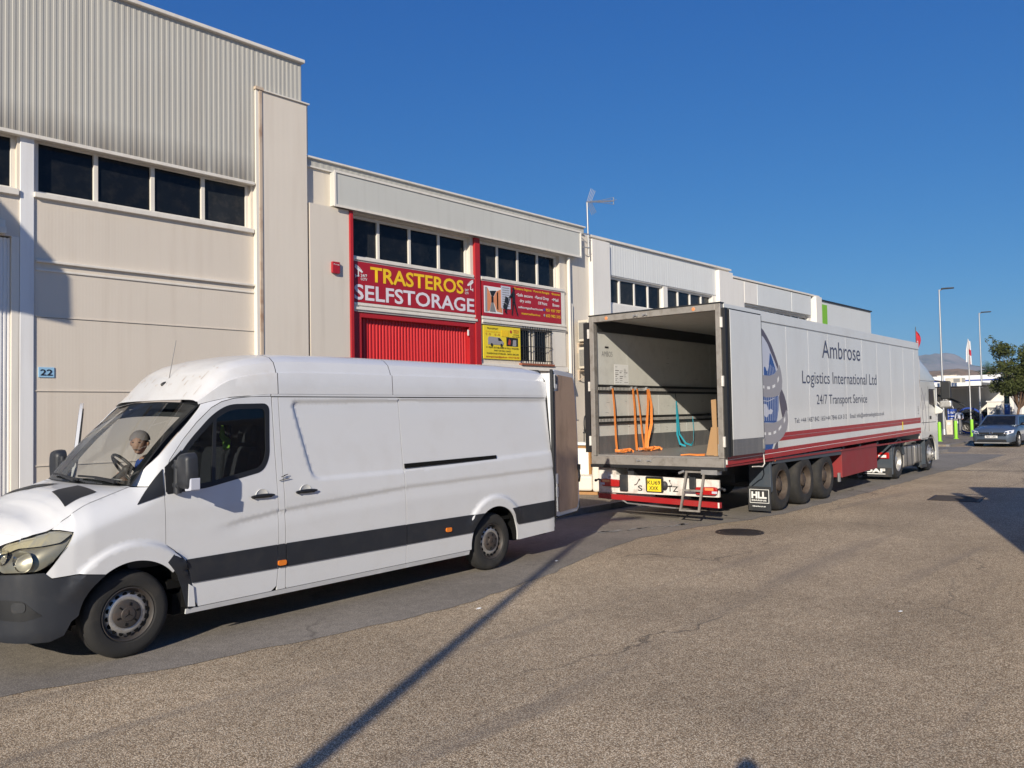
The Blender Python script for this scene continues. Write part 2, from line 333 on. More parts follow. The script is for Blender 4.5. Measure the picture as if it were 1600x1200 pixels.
# ---------------------------------------------------------------- mesh helpers
class MB:
    def __init__(s): s.v = []; s.f = []; s.m = []
    def add(s, vs, fs, m=0):
        o = len(s.v); s.v += [tuple(v) for v in vs]
        for f in fs: s.f.append(tuple(i + o for i in f)); s.m.append(m)
        return s
    def box(s, x0, x1, y0, y1, z0, z1, m=0):
        return s.add([(x0, y0, z0), (x1, y0, z0), (x1, y1, z0), (x0, y1, z0), (x0, y0, z1), (x1, y0, z1), (x1, y1, z1), (x0, y1, z1)],
                     [(0, 3, 2, 1), (4, 5, 6, 7), (0, 1, 5, 4), (1, 2, 6, 5), (2, 3, 7, 6), (3, 0, 4, 7)], m)
    def prism(s, poly, axis, a, b, m=0):
        """poly of 2D points extruded along axis from a to b. axis 'y': poly is (x,z); 'x': (y,z); 'z': (x,y)"""
        def P(p, t): return {'y': (p[0], t, p[1]), 'x': (t, p[0], p[1]), 'z': (p[0], p[1], t)}[axis]
        n = len(poly)
        vs = [P(p, a) for p in poly] + [P(p, b) for p in poly]
        fs = [tuple(range(n)), tuple(range(2 * n - 1, n - 1, -1))]
        fs += [(i, (i + 1) % n, n + (i + 1) % n, n + i) for i in range(n)]
        return s.add(vs, fs, m)
    def cyl(s, p0, p1, r0, r1=None, n=12, m=0, caps=True):
        r1 = r0 if r1 is None else r1
        p0 = Vector(p0); p1 = Vector(p1); ax = (p1 - p0).normalized()
        u = ax.orthogonal().normalized(); w = ax.cross(u)
        vs = [p0 + (u * math.cos(2 * math.pi * i / n) + w * math.sin(2 * math.pi * i / n)) * r0 for i in range(n)]
        vs += [p1 + (u * math.cos(2 * math.pi * i / n) + w * math.sin(2 * math.pi * i / n)) * r1 for i in range(n)]
        fs = [(i, (i + 1) % n, n + (i + 1) % n, n + i) for i in range(n)]
        if caps: fs += [tuple(range(n - 1, -1, -1)), tuple(range(n, 2 * n))]
        return s.add(vs, fs, m)
    def tube(s, pts, r, n=8, m=0):
        pts = [Vector(p) for p in pts]
        rs = r if isinstance(r, (list, tuple)) else [r] * len(pts)
        vs = []; prev = None
        for i, p in enumerate(pts):
            t = (pts[min(i + 1, len(pts) - 1)] - pts[max(i - 1, 0)]).normalized()
            u = t.orthogonal().normalized() if prev is None else (prev - t * prev.dot(t)).normalized()
            prev = u; w = t.cross(u)
            vs += [p + (u * math.cos(2 * math.pi * k / n) + w * math.sin(2 * math.pi * k / n)) * rs[i] for k in range(n)]
        fs = []
        for i in range(len(pts) - 1):
            fs += [(i * n + k, i * n + (k + 1) % n, (i + 1) * n + (k + 1) % n, (i + 1) * n + k) for k in range(n)]
        fs += [tuple(range(n - 1, -1, -1)), tuple(range((len(pts) - 1) * n, len(pts) * n))]
        return s.add(vs, fs, m)
    def lathe(s, prof, c, axis='y', n=32, m=0, sgn=1):
        """prof: (radius, offset along axis). closed ring surface around axis through c"""
        vs = []; fs = []
        for (r, t) in prof:
            for k in range(n):
                a = 2 * math.pi * k / n; x = r * math.cos(a); z = r * math.sin(a)
                if axis == 'y': vs.append((c[0] + x, c[1] + t * sgn, c[2] + z))
                elif axis == 'z': vs.append((c[0] + x, c[1] + z, c[2] + t * sgn))
                else: vs.append((c[0] + t * sgn, c[1] + x, c[2] + z))
        for i in range(len(prof) - 1):
            fs += [(i * n + k, i * n + (k + 1) % n, (i + 1) * n + (k + 1) % n, (i + 1) * n + k) for k in range(n)]
        return s.add(vs, fs, m)
    def sphere(s, c, r, nu=16, nv=10, m=0):
        rx, ry, rz = r if isinstance(r, (list, tuple)) else (r, r, r)
        vs = [(c[0], c[1], c[2] - rz)]
        for j in range(1, nv):
            a = math.pi * j / nv - math.pi / 2
            for i in range(nu):
                b = 2 * math.pi * i / nu
                vs.append((c[0] + rx * math.cos(a) * math.cos(b), c[1] + ry * math.cos(a) * math.sin(b), c[2] + rz * math.sin(a)))
        vs.append((c[0], c[1], c[2] + rz))
        fs = [(0, 1 + (i + 1) % nu, 1 + i) for i in range(nu)]
        for j in range(nv - 2):
            fs += [(1 + j * nu + i, 1 + j * nu + (i + 1) % nu, 1 + (j + 1) * nu + (i + 1) % nu, 1 + (j + 1) * nu + i) for i in range(nu)]
        t = len(vs) - 1; o = 1 + (nv - 2) * nu
        fs += [(o + i, o + (i + 1) % nu, t) for i in range(nu)]
        return s.add(vs, fs, m)
    def build(s, name, mats, parent=None, smooth=None, bevel=0, recalc=True, kind=None):
        me = bpy.data.meshes.new(name)
        me.from_pydata(s.v, [], s.f)
        if not isinstance(mats, (list, tuple)): mats = [mats]
        for m in mats: me.materials.append(m if not isinstance(m, str) else M[m])
        for p, i in zip(me.polygons, s.m): p.material_index = i
        if recalc:
            bm = bmesh.new(); bm.from_mesh(me); bmesh.ops.recalc_face_normals(bm, faces=bm.faces); bm.to_mesh(me); bm.free()
        if smooth is not None:
            me.shade_smooth()
            if smooth < 180: me.set_sharp_from_angle(angle=R(smooth))
        o = bpy.data.objects.new(name, me); COL.objects.link(o)
        if parent: o.parent = parent
        if bevel:
            b = o.modifiers.new('bevel', 'BEVEL'); b.width = bevel; b.segments = 2; b.limit_method = 'ANGLE'; b.angle_limit = R(40)
        if kind: o['kind'] = kind
        return o

def box(name, m, parent, x0, x1, y0, y1, z0, z1, bevel=0):
    return MB().box(x0, x1, y0, y1, z0, z1).build(name, m, parent, bevel=bevel)

def tag(o, label, cat, group=None):
    o['label'] = label; o['category'] = cat
    if group: o['group'] = group
    return o

def thing(name, label, cat, loc=(0, 0, 0), rz=0, group=None):
    o = bpy.data.objects.new(name, None); COL.objects.link(o)
    o.location = loc; o.rotation_euler = (0, 0, rz); o.empty_display_size = 0.3
    return tag(o, label, cat, group)

def children(o): return [c for c in bpy.data.objects if c.parent == o]
def copy_tree(o, parent=None):
    c = o.copy(); COL.objects.link(c); c.parent = parent
    for ch in children(o): copy_tree(ch, c)
    return c

_caps = None
def text(body, parent, o, ux, uz, cap, mat_, width=None, name='lettering', bold=0.0, slant=0.0, align='L', thick=0.002, off=0.004):
    """text as a mesh part: o = lower left corner of the line, ux/uz = reading and up directions, cap = capital height"""
    global _caps
    def mesh_of(t):
        cu = bpy.data.curves.new('t', 'FONT'); cu.body = t; cu.size = 1; cu.resolution_u = 3; cu.offset = bold
        ob = bpy.data.objects.new('t', cu); COL.objects.link(ob)
        bpy.context.view_layer.update()
        me = bpy.data.meshes.new_from_object(ob.evaluated_get(bpy.context.evaluated_depsgraph_get()))
        bpy.data.objects.remove(ob); bpy.data.curves.remove(cu)
        return me
    if _caps is None:
        h = mesh_of('H'); _caps = max(v.co.y for v in h.vertices); bpy.data.meshes.remove(h)
    me = mesh_of(body)
    xs = [v.co.x for v in me.vertices]; x0, x1 = min(xs), max(xs)
    sy = cap / _caps; sx = sy if width is None else width / (x1 - x0)
    o = Vector(o); ux = Vector(ux).normalized(); uz = Vector(uz).normalized(); n = ux.cross(uz)
    sh = {'L': x0, 'C': (x0 + x1) / 2, 'R': x1}[align]
    for v in me.vertices:
        a = (v.co.x - sh) * sx; b = v.co.y * sy
        v.co = o + ux * a + uz * (b + a * slant) + n * off
    me.name = name; me.materials.clear(); me.materials.append(M[mat_])
    ob = bpy.data.objects.new(name, me); COL.objects.link(ob); ob.parent = parent
    return ob

def lerp(tab, x):
    if x <= tab[0][0]: return tab[0][1]
    for (a, b), (c, e) in zip(tab, tab[1:]):
        if x <= c: return b + (e - b) * (x - a) / (c - a)
    return tab[-1][1]
def sst(x): x = max(0, min(1, x)); return x * x * (3 - 2 * x)

def roundpoly(pts, r, n=5):
    """round the corners of a 2D polygon; r is one radius or one per corner"""
    out = []; N = len(pts)
    for i in range(N):
        p = Vector(pts[i][:2]); a = Vector(pts[i - 1][:2]); b = Vector(pts[(i + 1) % N][:2])
        ri = r[i] if isinstance(r, (list, tuple)) else r
        if ri <= 0: out.append(tuple(p)); continue
        da = (a - p); db = (b - p); ri = min(ri, da.length * .49, db.length * .49)
        s0 = p + da.normalized() * ri; s1 = p + db.normalized() * ri
        for k in range(n + 1):
            t = k / n
            out.append(tuple(s0 * (1 - t) ** 2 + p * 2 * t * (1 - t) + s1 * t * t))
    return out
def inside(p, poly):
    c = False; n = len(poly); j = n - 1
    for i in range(n):
        xi, yi = poly[i]; xj, yj = poly[j]
        if (yi > p[1]) != (yj > p[1]) and p[0] < (xj - xi) * (p[1] - yi) / (yj - yi) + xi: c = not c
        j = i
    return c
def sdist(p, poly):
    """signed distance, positive inside"""
    best = 1e9; n = len(poly)
    for i in range(n):
        ax, ay = poly[i]; bx, by = poly[(i + 1) % n]
        dx, dy = bx - ax, by - ay; L = dx * dx + dy * dy
        t = 0 if L == 0 else max(0, min(1, ((p[0] - ax) * dx + (p[1] - ay) * dy) / L))
        q = math.hypot(p[0] - ax - t * dx, p[1] - ay - t * dy)
        if q < best: best = q
    return best if inside(p, poly) else -best

def dense(poly, step):
    out = []
    for i in range(len(poly)):
        a = poly[i]; b = poly[(i + 1) % len(poly)]
        L = math.hypot(b[0] - a[0], b[1] - a[1]); k = max(1, int(L / step))
        out += [(a[0] + (b[0] - a[0]) * t / k, a[1] + (b[1] - a[1]) * t / k) for t in range(k)]
    return out

def panel(outer, holes, step, fmap, thick=0.02, both=True, feats=None):
    """2D polygon with holes, filled with a fine triangle grid and mapped to a curved 3D surface, given thickness"""
    loops = [dense(outer, step)] + [dense(h, step) for h in holes]
    vs = []; es = []
    for lp in loops:
        o = len(vs); vs += [Vector(p) for p in lp]; es += [(o + i, o + (i + 1) % len(lp)) for i in range(len(lp))]
    xs = [v[0] for v in loops[0]]; ys = [v[1] for v in loops[0]]
    nx = int((max(xs) - min(xs)) / step); ny = int((max(ys) - min(ys)) / step)
    fin = []; fgrid = {}
    for q in feats or ():
        if inside(q, loops[0]) and not any(inside(q, h) for h in loops[1:]) and min(abs(sdist(q, l)) for l in loops) > .006:
            fin.append(q)
            for a in (-1, 0, 1):
                for b in (-1, 0, 1): fgrid.setdefault((int(q[0] * 20) + a, int(q[1] * 20) + b), []).append(q)
    for i in range(1, nx + 1):
        for j in range(1, ny + 1):
            p = (min(xs) + i * step, min(ys) + j * step + (0.5 * step if i % 2 else 0))
            if inside(p, loops[0]) and not any(inside(p, h) for h in loops[1:]):
                if min(abs(sdist(p, l)) for l in loops) > step * 0.4:
                    if feats and any(abs(p[0] - q[0]) < .019 and abs(p[1] - q[1]) < .019 for q in fgrid.get((int(p[0] * 20), int(p[1] * 20)), ())): continue
                    vs.append(Vector(p))
    if feats:
        for q in fin: vs.append(Vector(q))
    r = geometry.delaunay_2d_cdt(vs, es, [], 0, 1e-6)
    V, Fs = r[0], r[2]
    F2 = []
    for f in Fs:
        cx = sum(V[i][0] for i in f) / 3; cy = sum(V[i][1] for i in f) / 3
        if inside((cx, cy), loops[0]) and not any(inside((cx, cy), h) for h in loops[1:]): F2.append(tuple(f))
    mb = MB()
    mb.add([fmap(v[0], v[1], 0) for v in V], F2)
    if thick:
        n = len(V)
        cnt = {}
        for f in F2:
            for a, b in zip(f, f[1:] + f[:1]):
                k = (min(a, b), max(a, b)); cnt[k] = (cnt.get(k, (0,))[0] + 1, a, b)
        mb.v += [tuple(fmap(v[0], v[1], thick)) for v in V]
        for f in F2: mb.f.append(tuple(i + n for i in reversed(f))); mb.m.append(0)
        for k, (c, a, b) in cnt.items():
            if c == 1: mb.f.append((b, a, a + n, b + n)); mb.m.append(0)
    return mb

# ================================================================ ground
def sheet(name, poly, z, m, kind='structure'):
    mb = MB(); mb.add([(x, y, z) for x, y in poly], [tuple(range(len(poly)))])
    return mb.build(name, m, kind=kind)
sheet('ground', [(-3000, -3000), (9000, -3000), (9000, 6000), (-3000, 6000)], -0.004, 'far_road')
sheet('road', [(-60, -40), (130, -40), (130, 11.0), (-60, 11.0)], 0.0, 'road')
edge = [(-60, 7.6), (-10, 7.4), (-2, 7.15), (1.0, 6.98), (2.0, 6.80), (3.1, 6.46), (4.56, 6.25), (6.03, 6.16), (7.6, 6.42), (9.2, 6.85), (10.9, 7.18), (12.3, 7.05), (13.6, 6.78), (15.2, 6.62), (18, 6.66), (22, 6.78), (25.8, 6.95), (30, 7.0), (37, 7.3)]
ed = []
for (a, b), (c, e) in zip(edge, edge[1:]):
    k = max(1, int((c - a) / 0.16)) if -4 < a < 30 else 1
    for i in range(k):
        j = 0.028 if k > 1 and i else 0; xx = a + (c - a) * i / k
        wv = (.015 * math.sin(xx * 2.1) + .015 * math.sin(xx * 5.3 + 1) + .012 * math.sin(xx * 11.7)) if k > 1 else 0
        ed.append((xx, b + (e - b) * i / k + wv + random.uniform(-j, j)))
ed.append(edge[-1])
# build the parking lane as a strip so that the ragged edge triangulates cleanly
mb = MB(); vs = []; fs = []
for i, (x, y) in enumerate(ed): vs += [(x, y, 0.004), (x, 9.72, 0.004)]
for i in range(len(ed) - 1): fs.append((2 * i, 2 * i + 2, 2 * i + 3, 2 * i + 1))
mb.add(vs, fs).build('parking_lane', 'lane', kind='structure')
def slab(name, poly, z, m, kerbm='kerb'):
    mb = MB(); mb.prism(poly, 'z', -0.05, z); return mb.build(name, m, kind='structure')
slab('kerb', [(-60, 9.70), (38.2, 9.70), (38.2, 9.85), (-60, 9.85)], 0.124, 'kerb')
slab('pavement', [(-60, 9.85), (38.2, 9.85), (38.2, 12.3), (-60, 12.3)], 0.118, 'pave')
sheet('side_street', [(38.2, 9.0), (43.0, 9.9), (43, 60), (38.2, 60)], 0.004, 'lane')
slab('far_pavement', [(43.0, 11.0), (48, 11.25), (56, 11.7), (80, 13.6), (80, 15.8), (43.0, 15.8)], 0.10, 'pave')
sheet('forecourt', [(43.0, 15.9), (140, 15.9), (140, 60), (43, 60)], 0.006, 'lane')
slab('far_kerb', [(43.0, 10.85), (48, 11.1), (56, 11.55), (80, 13.45), (80, 13.6), (56, 11.7), (48, 11.25), (43.0, 11.0)], 0.104, 'kerb')
# faint worn paint on the lane
mb = MB()
random.seed(11)
for i in range(42):
    x = random.uniform(10.9, 12.6); y = 8.05 - (x - 10.9) * 0.42 + random.uniform(-.1, .1); a = random.uniform(.02, .16); b = random.uniform(.008, .03)
    mb.add([(x - a, y - b, .0085), (x + a, y - b - .02, .0085), (x + a * .7, y + b, .0085), (x - a * .6, y + b, .0085)], [(0, 1, 2, 3)])
mb.build('worn_paint', mat('worn_paint', (0.30, 0.29, 0.27), 0.8, var=.3), kind='structure')
# dark tar joint crossing the road
mb = MB(); pts = [(27.2, 7.4), (27.6, 6.4), (27.9, 5.3), (28.6, 3.8), (29.2, 1.5), (29.6, -3)]
for (a, b), (c, e) in zip(pts, pts[1:]): mb.add([(a, b, .005), (c, e, .005), (c + .07, e, .005), (a + .07, b, .005)], [(0, 1, 2, 3)])
mb.build('road_joint', M['iron'], kind='structure')

# manhole covers and litter
t = thing('manhole_cover', 'round iron manhole cover in the tan road behind the trailer', 'manhole cover', (12.27, 6.2, 0))
mb = MB(); mb.lathe([(0.0, .012), (.30, .012), (.31, .009), (.31, 0)], (0, 0, 0), 'z', 32)
for i in range(-5, 6):
    w = math.sqrt(max(0, .28 ** 2 - (i * .05) ** 2)); mb.box(-w, w, i * .05 - .012, i * .05 + .012, .012, .017)
mb.build('lid', 'iron', t)
MB().lathe([(.325, 0), (.325, .012), (.375, .012), (.38, 0)], (0, 0, 0), 'z', 32).build('rim', 'iron', t)
t = thing('drain_grate', 'square iron drain grate in the road beside the truck shadow', 'drain grate', (19.2, 4.75, 0), 0.12)
mb = MB()
for i in range(14): mb.box(-.48 + i * .0715, -.445 + i * .0715, -.42, .42, .004, .016)
mb.build('bars', 'iron', t)
mb = MB(); mb.box(-.54, .54, -.48, -.42, 0, .014); mb.box(-.54, .54, .42, .48, 0, .014); mb.box(-.54, -.49, -.42, .42, 0, .014); mb.box(.49, .54, -.42, .42, 0, .014)
mb.build('frame', 'iron', t)
box('pit', 'vdark', t, -.49, .49, -.42, .42, .001, .003)
for i, (x, y, lab) in enumerate([(8.4, 2.6, 'scrap of white wrapper lying on the open tan road'), (8.55, 6.95, 'flattened white paper scrap beside the van rear wheel'),
                                 (6.0, 5.9, 'small white litter scrap on the tan road by the van sill')]):
    mb = MB(); n = 7; random.seed(i + 3)
    vs = [(math.cos(k / n * 6.28) * random.uniform(.02, .045), math.sin(k / n * 6.28) * random.uniform(.01, .025), random.uniform(.003, .010)) for k in range(n)]
    mb.add(vs + [(0, 0, .014)] + [(v[0] * .96, v[1] * .96, v[2] - .003) for v in vs] + [(0, 0, .011)],
           [(k, (k + 1) % n, n) for k in range(n)] + [(n + 1 + (k + 1) % n, n + 1 + k, 2 * n + 1) for k in range(n)] + [(k, (k + 1) % n, n + 1 + (k + 1) % n, n + 1 + k) for k in range(n)])
    o = mb.build('litter', 'white'); o.location = (x, y, 0.004); tag(o, lab, 'litter', 'litter on the road')

# ================================================================ buildings
YF = 12.3
def corrug(name, m, parent, x0, x1, z0, z1, y, pitch, depth, horizontal=False, top=None):
    """trapezoid profile sheet facing -Y; top(x) may raise or slope the upper edge"""
    pts = []; n = max(1, int(round((x1 - x0) / pitch))); p = (x1 - x0) / n
    for i in range(n):
        a = x0 + i * p
        pts += [(a, 0), (a + p * .40, 0), (a + p * .5, -depth), (a + p * .9, -depth)]
    pts.append((x1, 0))
    mb = MB(); vs = []
    for x, d_ in pts: vs += [(x, y + d_, z0), (x, y + d_, z1 if top is None else top(x))]
    k = len(pts)
    for x, d_ in pts: vs += [(x, y + .03, z0), (x, y + .03, z1 if top is None else top(x))]
    fs = [(2 * i, 2 * i + 2, 2 * i + 3, 2 * i + 1) for i in range(k - 1)]
    fs += [(2 * i + 1, 2 * i + 3, 2 * (i + k) + 3, 2 * (i + k) + 1) for i in range(k - 1)]
    fs += [(2 * (i + k), 2 * (i + k) + 2, 2 * i + 2, 2 * i) for i in range(k - 1)]
    fs += [(0, 1, 2 * k + 1, 2 * k), (2 * k - 2, 4 * k - 2, 4 * k - 1, 2 * k - 1)]
    return mb.add(vs, fs).build(name, m, parent)

def strip_window(parent, x0, x1, z0, z1, mull, fm='trim_white', y=YF, rec=.10, fw=.05):
    """band of panes recessed in the wall: frame part with a pane sub-part"""
    mb = MB()
    mb.box(x0, x1, y + rec - .03, y + rec + .04, z1 - fw, z1); mb.box(x0, x1, y + rec - .03, y + rec + .04, z0, z0 + fw)
    for x in [x0 + fw / 2] + mull + [x1 - fw / 2]: mb.box(x - fw * .62, x + fw * .62, y + rec - .025, y + rec + .035, z0 + fw, z1 - fw)
    w = mb.build('window', fm, parent, bevel=.004)
    xs = [x0 + .02] + mull + [x1 - .02]
    mb = MB()
    for i, (a, b) in enumerate(zip(xs, xs[1:])):
        t = random.uniform(-.012, .012); u = random.uniform(-.006, .006)
        mb.add([(a, y + rec + .01 + t, z0 + .02), (b, y + rec + .01 - t, z0 + .02), (b, y + rec + .01 - t + u, z1 - .02), (a, y + rec + .01 + t + u, z1 - .02)], [(0, 1, 2, 3)])
    o = mb.build('pane', ['winglass', 'winglass2', 'winglass3'], w)
    for p in o.data.polygons: p.material_index = random.choice((0, 0, 1, 2))
    return w

def wall_with_holes(name, m, parent, x0, x1, z0, z1, holes, y=YF, th=.25):
    """wall slab split into boxes round rectangular holes (x0,x1,z0,z1)"""
    mb = MB(); xs = sorted({x0, x1} | {h[0] for h in holes} | {h[1] for h in holes})
    for a, b in zip(xs, xs[1:]):
        c = (a + b) / 2; hs = sorted([h for h in holes if h[0] < c < h[1]], key=lambda h: h[2])
        z = z0
        for h in hs:
            if h[2] > z: mb.box(a, b, y, y + th, z, h[2])
            z = h[3]
        if z < z1: mb.box(a, b, y, y + th, z, z1)
    o = mb.build(name, m, parent)
    return o

# ---- left warehouse
A = thing('warehouse', 'tall beige warehouse with grey corrugated upper wall, number 22', 'warehouse', (0, 0, 0))
wall_with_holes('wall', 'panel_beige', A, -14, 8.28, 0, 5.9, [(4.0, 7.26, 5.10, 5.87), (-1.4, 3.77, 5.10, 5.87), (-1.4, 3.70, 0, 4.46)], th=.2)
box('core', 'wall_beige', A, -14, 8.20, YF + .5, YF + 22, 0, 8.1)
box('inner_wall', 'wall_beige', A, -14, 8.24, YF + .2, YF + .5, 5.9, 8.05)
corrug('cladding', 'corr_grey', A, -14, 7.30, 5.88, 8.17, YF - .06, .085, .0045)
corrug('cladding', 'corr_grey', A, 7.31, 8.22, 7.47, 8.17, YF - .06, .085, .0045)
box('coping', 'trim_white', A, -14, 8.26, YF - .13, YF + .3, 8.17, 8.23, bevel=.01)
box('flashing', 'trim_white', A, -14, 7.28, YF - .10, YF - .002, 5.83, 5.88, bevel=.005)
strip_window(A, 4.0, 7.26, 5.10, 5.87, [4.82, 5.65, 6.46])
strip_window(A, -1.4, 3.77, 5.10, 5.87, [-.4, .65, 1.7, 2.75])
box('sill', 'trim_white', A, 3.97, 7.29, YF - .06, YF + .07, 5.035, 5.105, bevel=.006)
box('sill', 'trim_white', A, -1.4, 3.78, YF - .06, YF + .07, 5.02, 5.105, bevel=.006)
# panel joints
for z in (3.40, 2.38, 1.36):
    mb = MB(); mb.box(4.0, 7.30, YF - .004, YF - .001, z - .004, z + .004, 1); mb.box(4.0, 7.30, YF - .012, YF - .001, z + .004, z + .018, 0)
    mb.build('panel_joint', ['panel_beige', 'grey'], A)
box('moulding', 'trim_white', A, 4.0, 7.30, YF - .05, YF - .001, 4.15, 4.185, bevel=.006)
box('moulding', 'trim_white', A, 4.0, 7.30, YF - .02, YF - .001, 4.035, 4.065, bevel=.006)
box('post', 'post_white', A, 3.80, 3.975, YF - .025, YF - .001, 0, 5.84, bevel=.008)
box('corner_pillar', 'panel_cream', A, 7.42, 8.30, YF - .10, YF - .001, 0, 7.45, bevel=.006)
box('pillar_cap', 'rustpaint', A, 7.29, 7.44, YF - .13, YF - .01, 7.452, 7.50)
box('corner_edge', 'rustpaint', A, 7.36, 7.418, YF - .115, YF - .01, 0, 7.45, bevel=.005)
box('corner_jamb', 'trim_white', A, 7.305, 7.358, YF - .10, YF - .002, 0, 7.45)
box('cap_flashing', 'trim_white', A, 7.44, 8.34, YF - .13, YF + .0, 7.452, 7.475)
box('side_flashing', 'trim_white', A, 8.25, 8.33, YF - .08, YF + .3, 6.6, 7.447)
sh = corrug('shutter', 'post_white', A, -1.4, 3.70, .02, 4.44, YF + .05, .048, .018)
box('lintel', 'trim_white', A, -1.4, 3.62, YF - .10, YF - .001, 4.47, 4.56, bevel=.006)
box('lintel', 'trim_white', A, -1.4, 3.62, YF - .05, YF - .001, 4.56, 4.66, bevel=.006)
box('shutter_jamb', 'trim_white', A, 3.70, 3.795, YF - .02, YF - .001, 0, 4.46, bevel=.005)
pl = box('number_plate', 'platebl', A, 4.035, 4.235, YF - .014, YF - .001, 2.575, 2.715, bevel=.003)
text('22', pl, (4.055, YF - .015, 2.603), (1, 0, 0), (0, 0, 1), .082, 'txblack', width=.155, bold=.015)

# ---- red self storage unit
B = thing('storage_unit', 'beige storage unit with red door, red banners and grey fascia box', 'building', (0, 0, 0))
wall_with_holes('wall', 'wall_beige', B, 8.30, 16.62, 0, 6.40, [(9.27, 12.42, 4.92, 5.72), (12.68, 15.46, 4.92, 5.72), (9.34, 12.46, 0, 3.90), (13.98, 15.04, 3.10, 3.91)], th=.22)
box('core', 'wall_beige', B, 8.30, 16.6, YF + .6, YF + 22, 0, 6.35)
corrug('parapet', 'corr_grey', B, 8.30, 16.42, 6.41, 6.54, YF - .03, .13, .003)
box('coping', 'trim_white', B, 8.30, 16.44, YF - .08, YF + .3, 6.54, 6.575, bevel=.006)
box('parapet_base', 'trim_white', B, 8.34, 16.43, YF - .045, YF + .3, 6.385, 6.41)
box('wall_pier', 'wall_beige', B, 8.345, 9.185, YF - .10, YF - .001, 0, 5.73)
fb = box('fascia', 'fascia', B, 8.84, 16.08, YF - .17, YF - .002, 5.76, 6.37, bevel=.004)
mb = MB(); y0 = YF - .19
mb.box(8.81, 16.11, y0, YF - .171, 5.735, 5.775); mb.box(8.81, 16.11, y0, YF - .171, 6.35, 6.39)
mb.box(8.81, 8.85, y0, YF - .171, 5.775, 6.35); mb.box(16.07, 16.11, y0, YF - .171, 5.775, 6.35)
mb.build('fascia_trim', 'trim_white', B)
strip_window(B, 9.27, 12.42, 4.92, 5.72, [10.03, 10.82, 11.61], rec=.13)
strip_window(B, 12.68, 15.46, 4.92, 5.72, [13.38, 14.06, 14.76], rec=.13)
box('sill', 'trim_white', B, 9.27, 12.46, YF - .07, YF + .10, 4.86, 4.92, bevel=.006)
box('sill', 'trim_white', B, 12.69, 15.56, YF - .07, YF + .10, 4.86, 4.92, bevel=.006)
box('column', 'red', B, 12.50, 12.655, YF - .065, YF - .001, 0, 5.73, bevel=.006)
box('edge_trim', 'red', B, 9.19, 9.262, YF - .13, YF - .001, 0, 5.73, bevel=.006)
def sign_panel(name, lab, x0, x1, z0, z1, m, d=.05):
    t = thing(name, lab, 'sign', (0, 0, 0))
    box('panel', m, t, x0, x1, YF - d, YF - .002, z0, z1, bevel=.003)
    return t
# moulded white surround of each banner belongs to the building
for x0, x1 in ((9.28, 12.53), (12.70, 15.58)):
    mb = MB()
    mb.box(x0, x1, YF - .055, YF - .001, 3.90, 3.935); mb.box(x0, x1, YF - .085, YF - .001, 3.935, 3.98); mb.box(x0, x1, YF - .035, YF - .001, 3.98, 4.02)
    mb.box(x0, x1, YF - .06, YF - .001, 4.02, 4.068); mb.box(x0, x1, YF - .045, YF - .001, 4.835, 4.858)
    mb.build('moulding', 'trim_white', B)
box('banner_backing', 'trim_white', B, 15.44, 15.58, YF - .04, YF - .001, 4.07, 4.834)
# red corrugated door
mb = MB(); mb.box(9.27, 9.50, YF - .03, YF + .12, 0, 3.9); mb.box(12.34, 12.49, YF - .03, YF + .12, 0, 3.9); mb.box(9.50, 12.34, YF - .03, YF + .12, 3.80, 3.9)
mb.build('door_frame', 'red', B, bevel=.004)
corrug('door', 'redcorr', B, 9.50, 12.34, 0.03, 3.80, YF + .09, .079, .018)
box('door_latch', 'white', B, 12.27, 12.30, YF - .05, YF - .031, 3.62, 3.74)
# banner 1
S1 = sign_panel('storage_banner', 'large red banner reading TRASTEROS SELFSTORAGE in yellow and white', 9.30, 12.52, 4.075, 4.832, 'signred')
text('TRASTEROS', S1, (9.70, YF - .052, 4.49), (1, 0, 0), (0, 0, 1), .272, 'txyellow', width=2.45, bold=.022)
text('SELFSTORAGE', S1, (9.325, YF - .052, 4.13), (1, 0, 0), (0, 0, 1), .272, 'txwhite', width=3.14, bold=.020)
def cctv(parent, cx, cz, s, flip):
    mb = MB(); f = -1 if flip else 1; y = YF - .056
    def q(pts): mb.prism([(cx + f * a * s, cz + b * s) for a, b in pts], 'y', y, y + .003)
    q([(-.55, .55), (.35, .10), (.55, -.10), (.40, -.22), (-.35, .10), (-.62, .38)])
    q([(-.62, .60), (.30, .20), (.42, .10), (.38, .16), (-.30, .62), (-.5, .68)])
    q([(-.16, .02), (-.04, -.04), (-.04, -.55), (-.16, -.55)])
    q([(-.55, -.45), (-.47, -.45), (-.47, -.85), (-.55, -.85)])
    q([(-.47, -.6), (0, -.55), (0, -.68), (-.47, -.72)])
    return mb.build('camera_symbol', 'white', parent)
cctv(S1, 9.44, 4.66, .16, False); cctv(S1, 12.35, 4.70, .16, True)
text('24/7', S1, (9.475, YF - .052, 4.555), (1, 0, 0), (0, 0, 1), .05, 'white', width=.15, bold=.02)
text('CCTV', S1, (9.475, YF - .052, 4.49), (1, 0, 0), (0, 0, 1), .045, 'white', width=.15, bold=.02)
text('24/7', S1, (12.19, YF - .052, 4.555), (1, 0, 0), (0, 0, 1), .045, 'white', width=.11, bold=.02)
text('CCTV', S1, (12.19, YF - .052, 4.49), (1, 0, 0), (0, 0, 1), .045, 'white', width=.11, bold=.02)
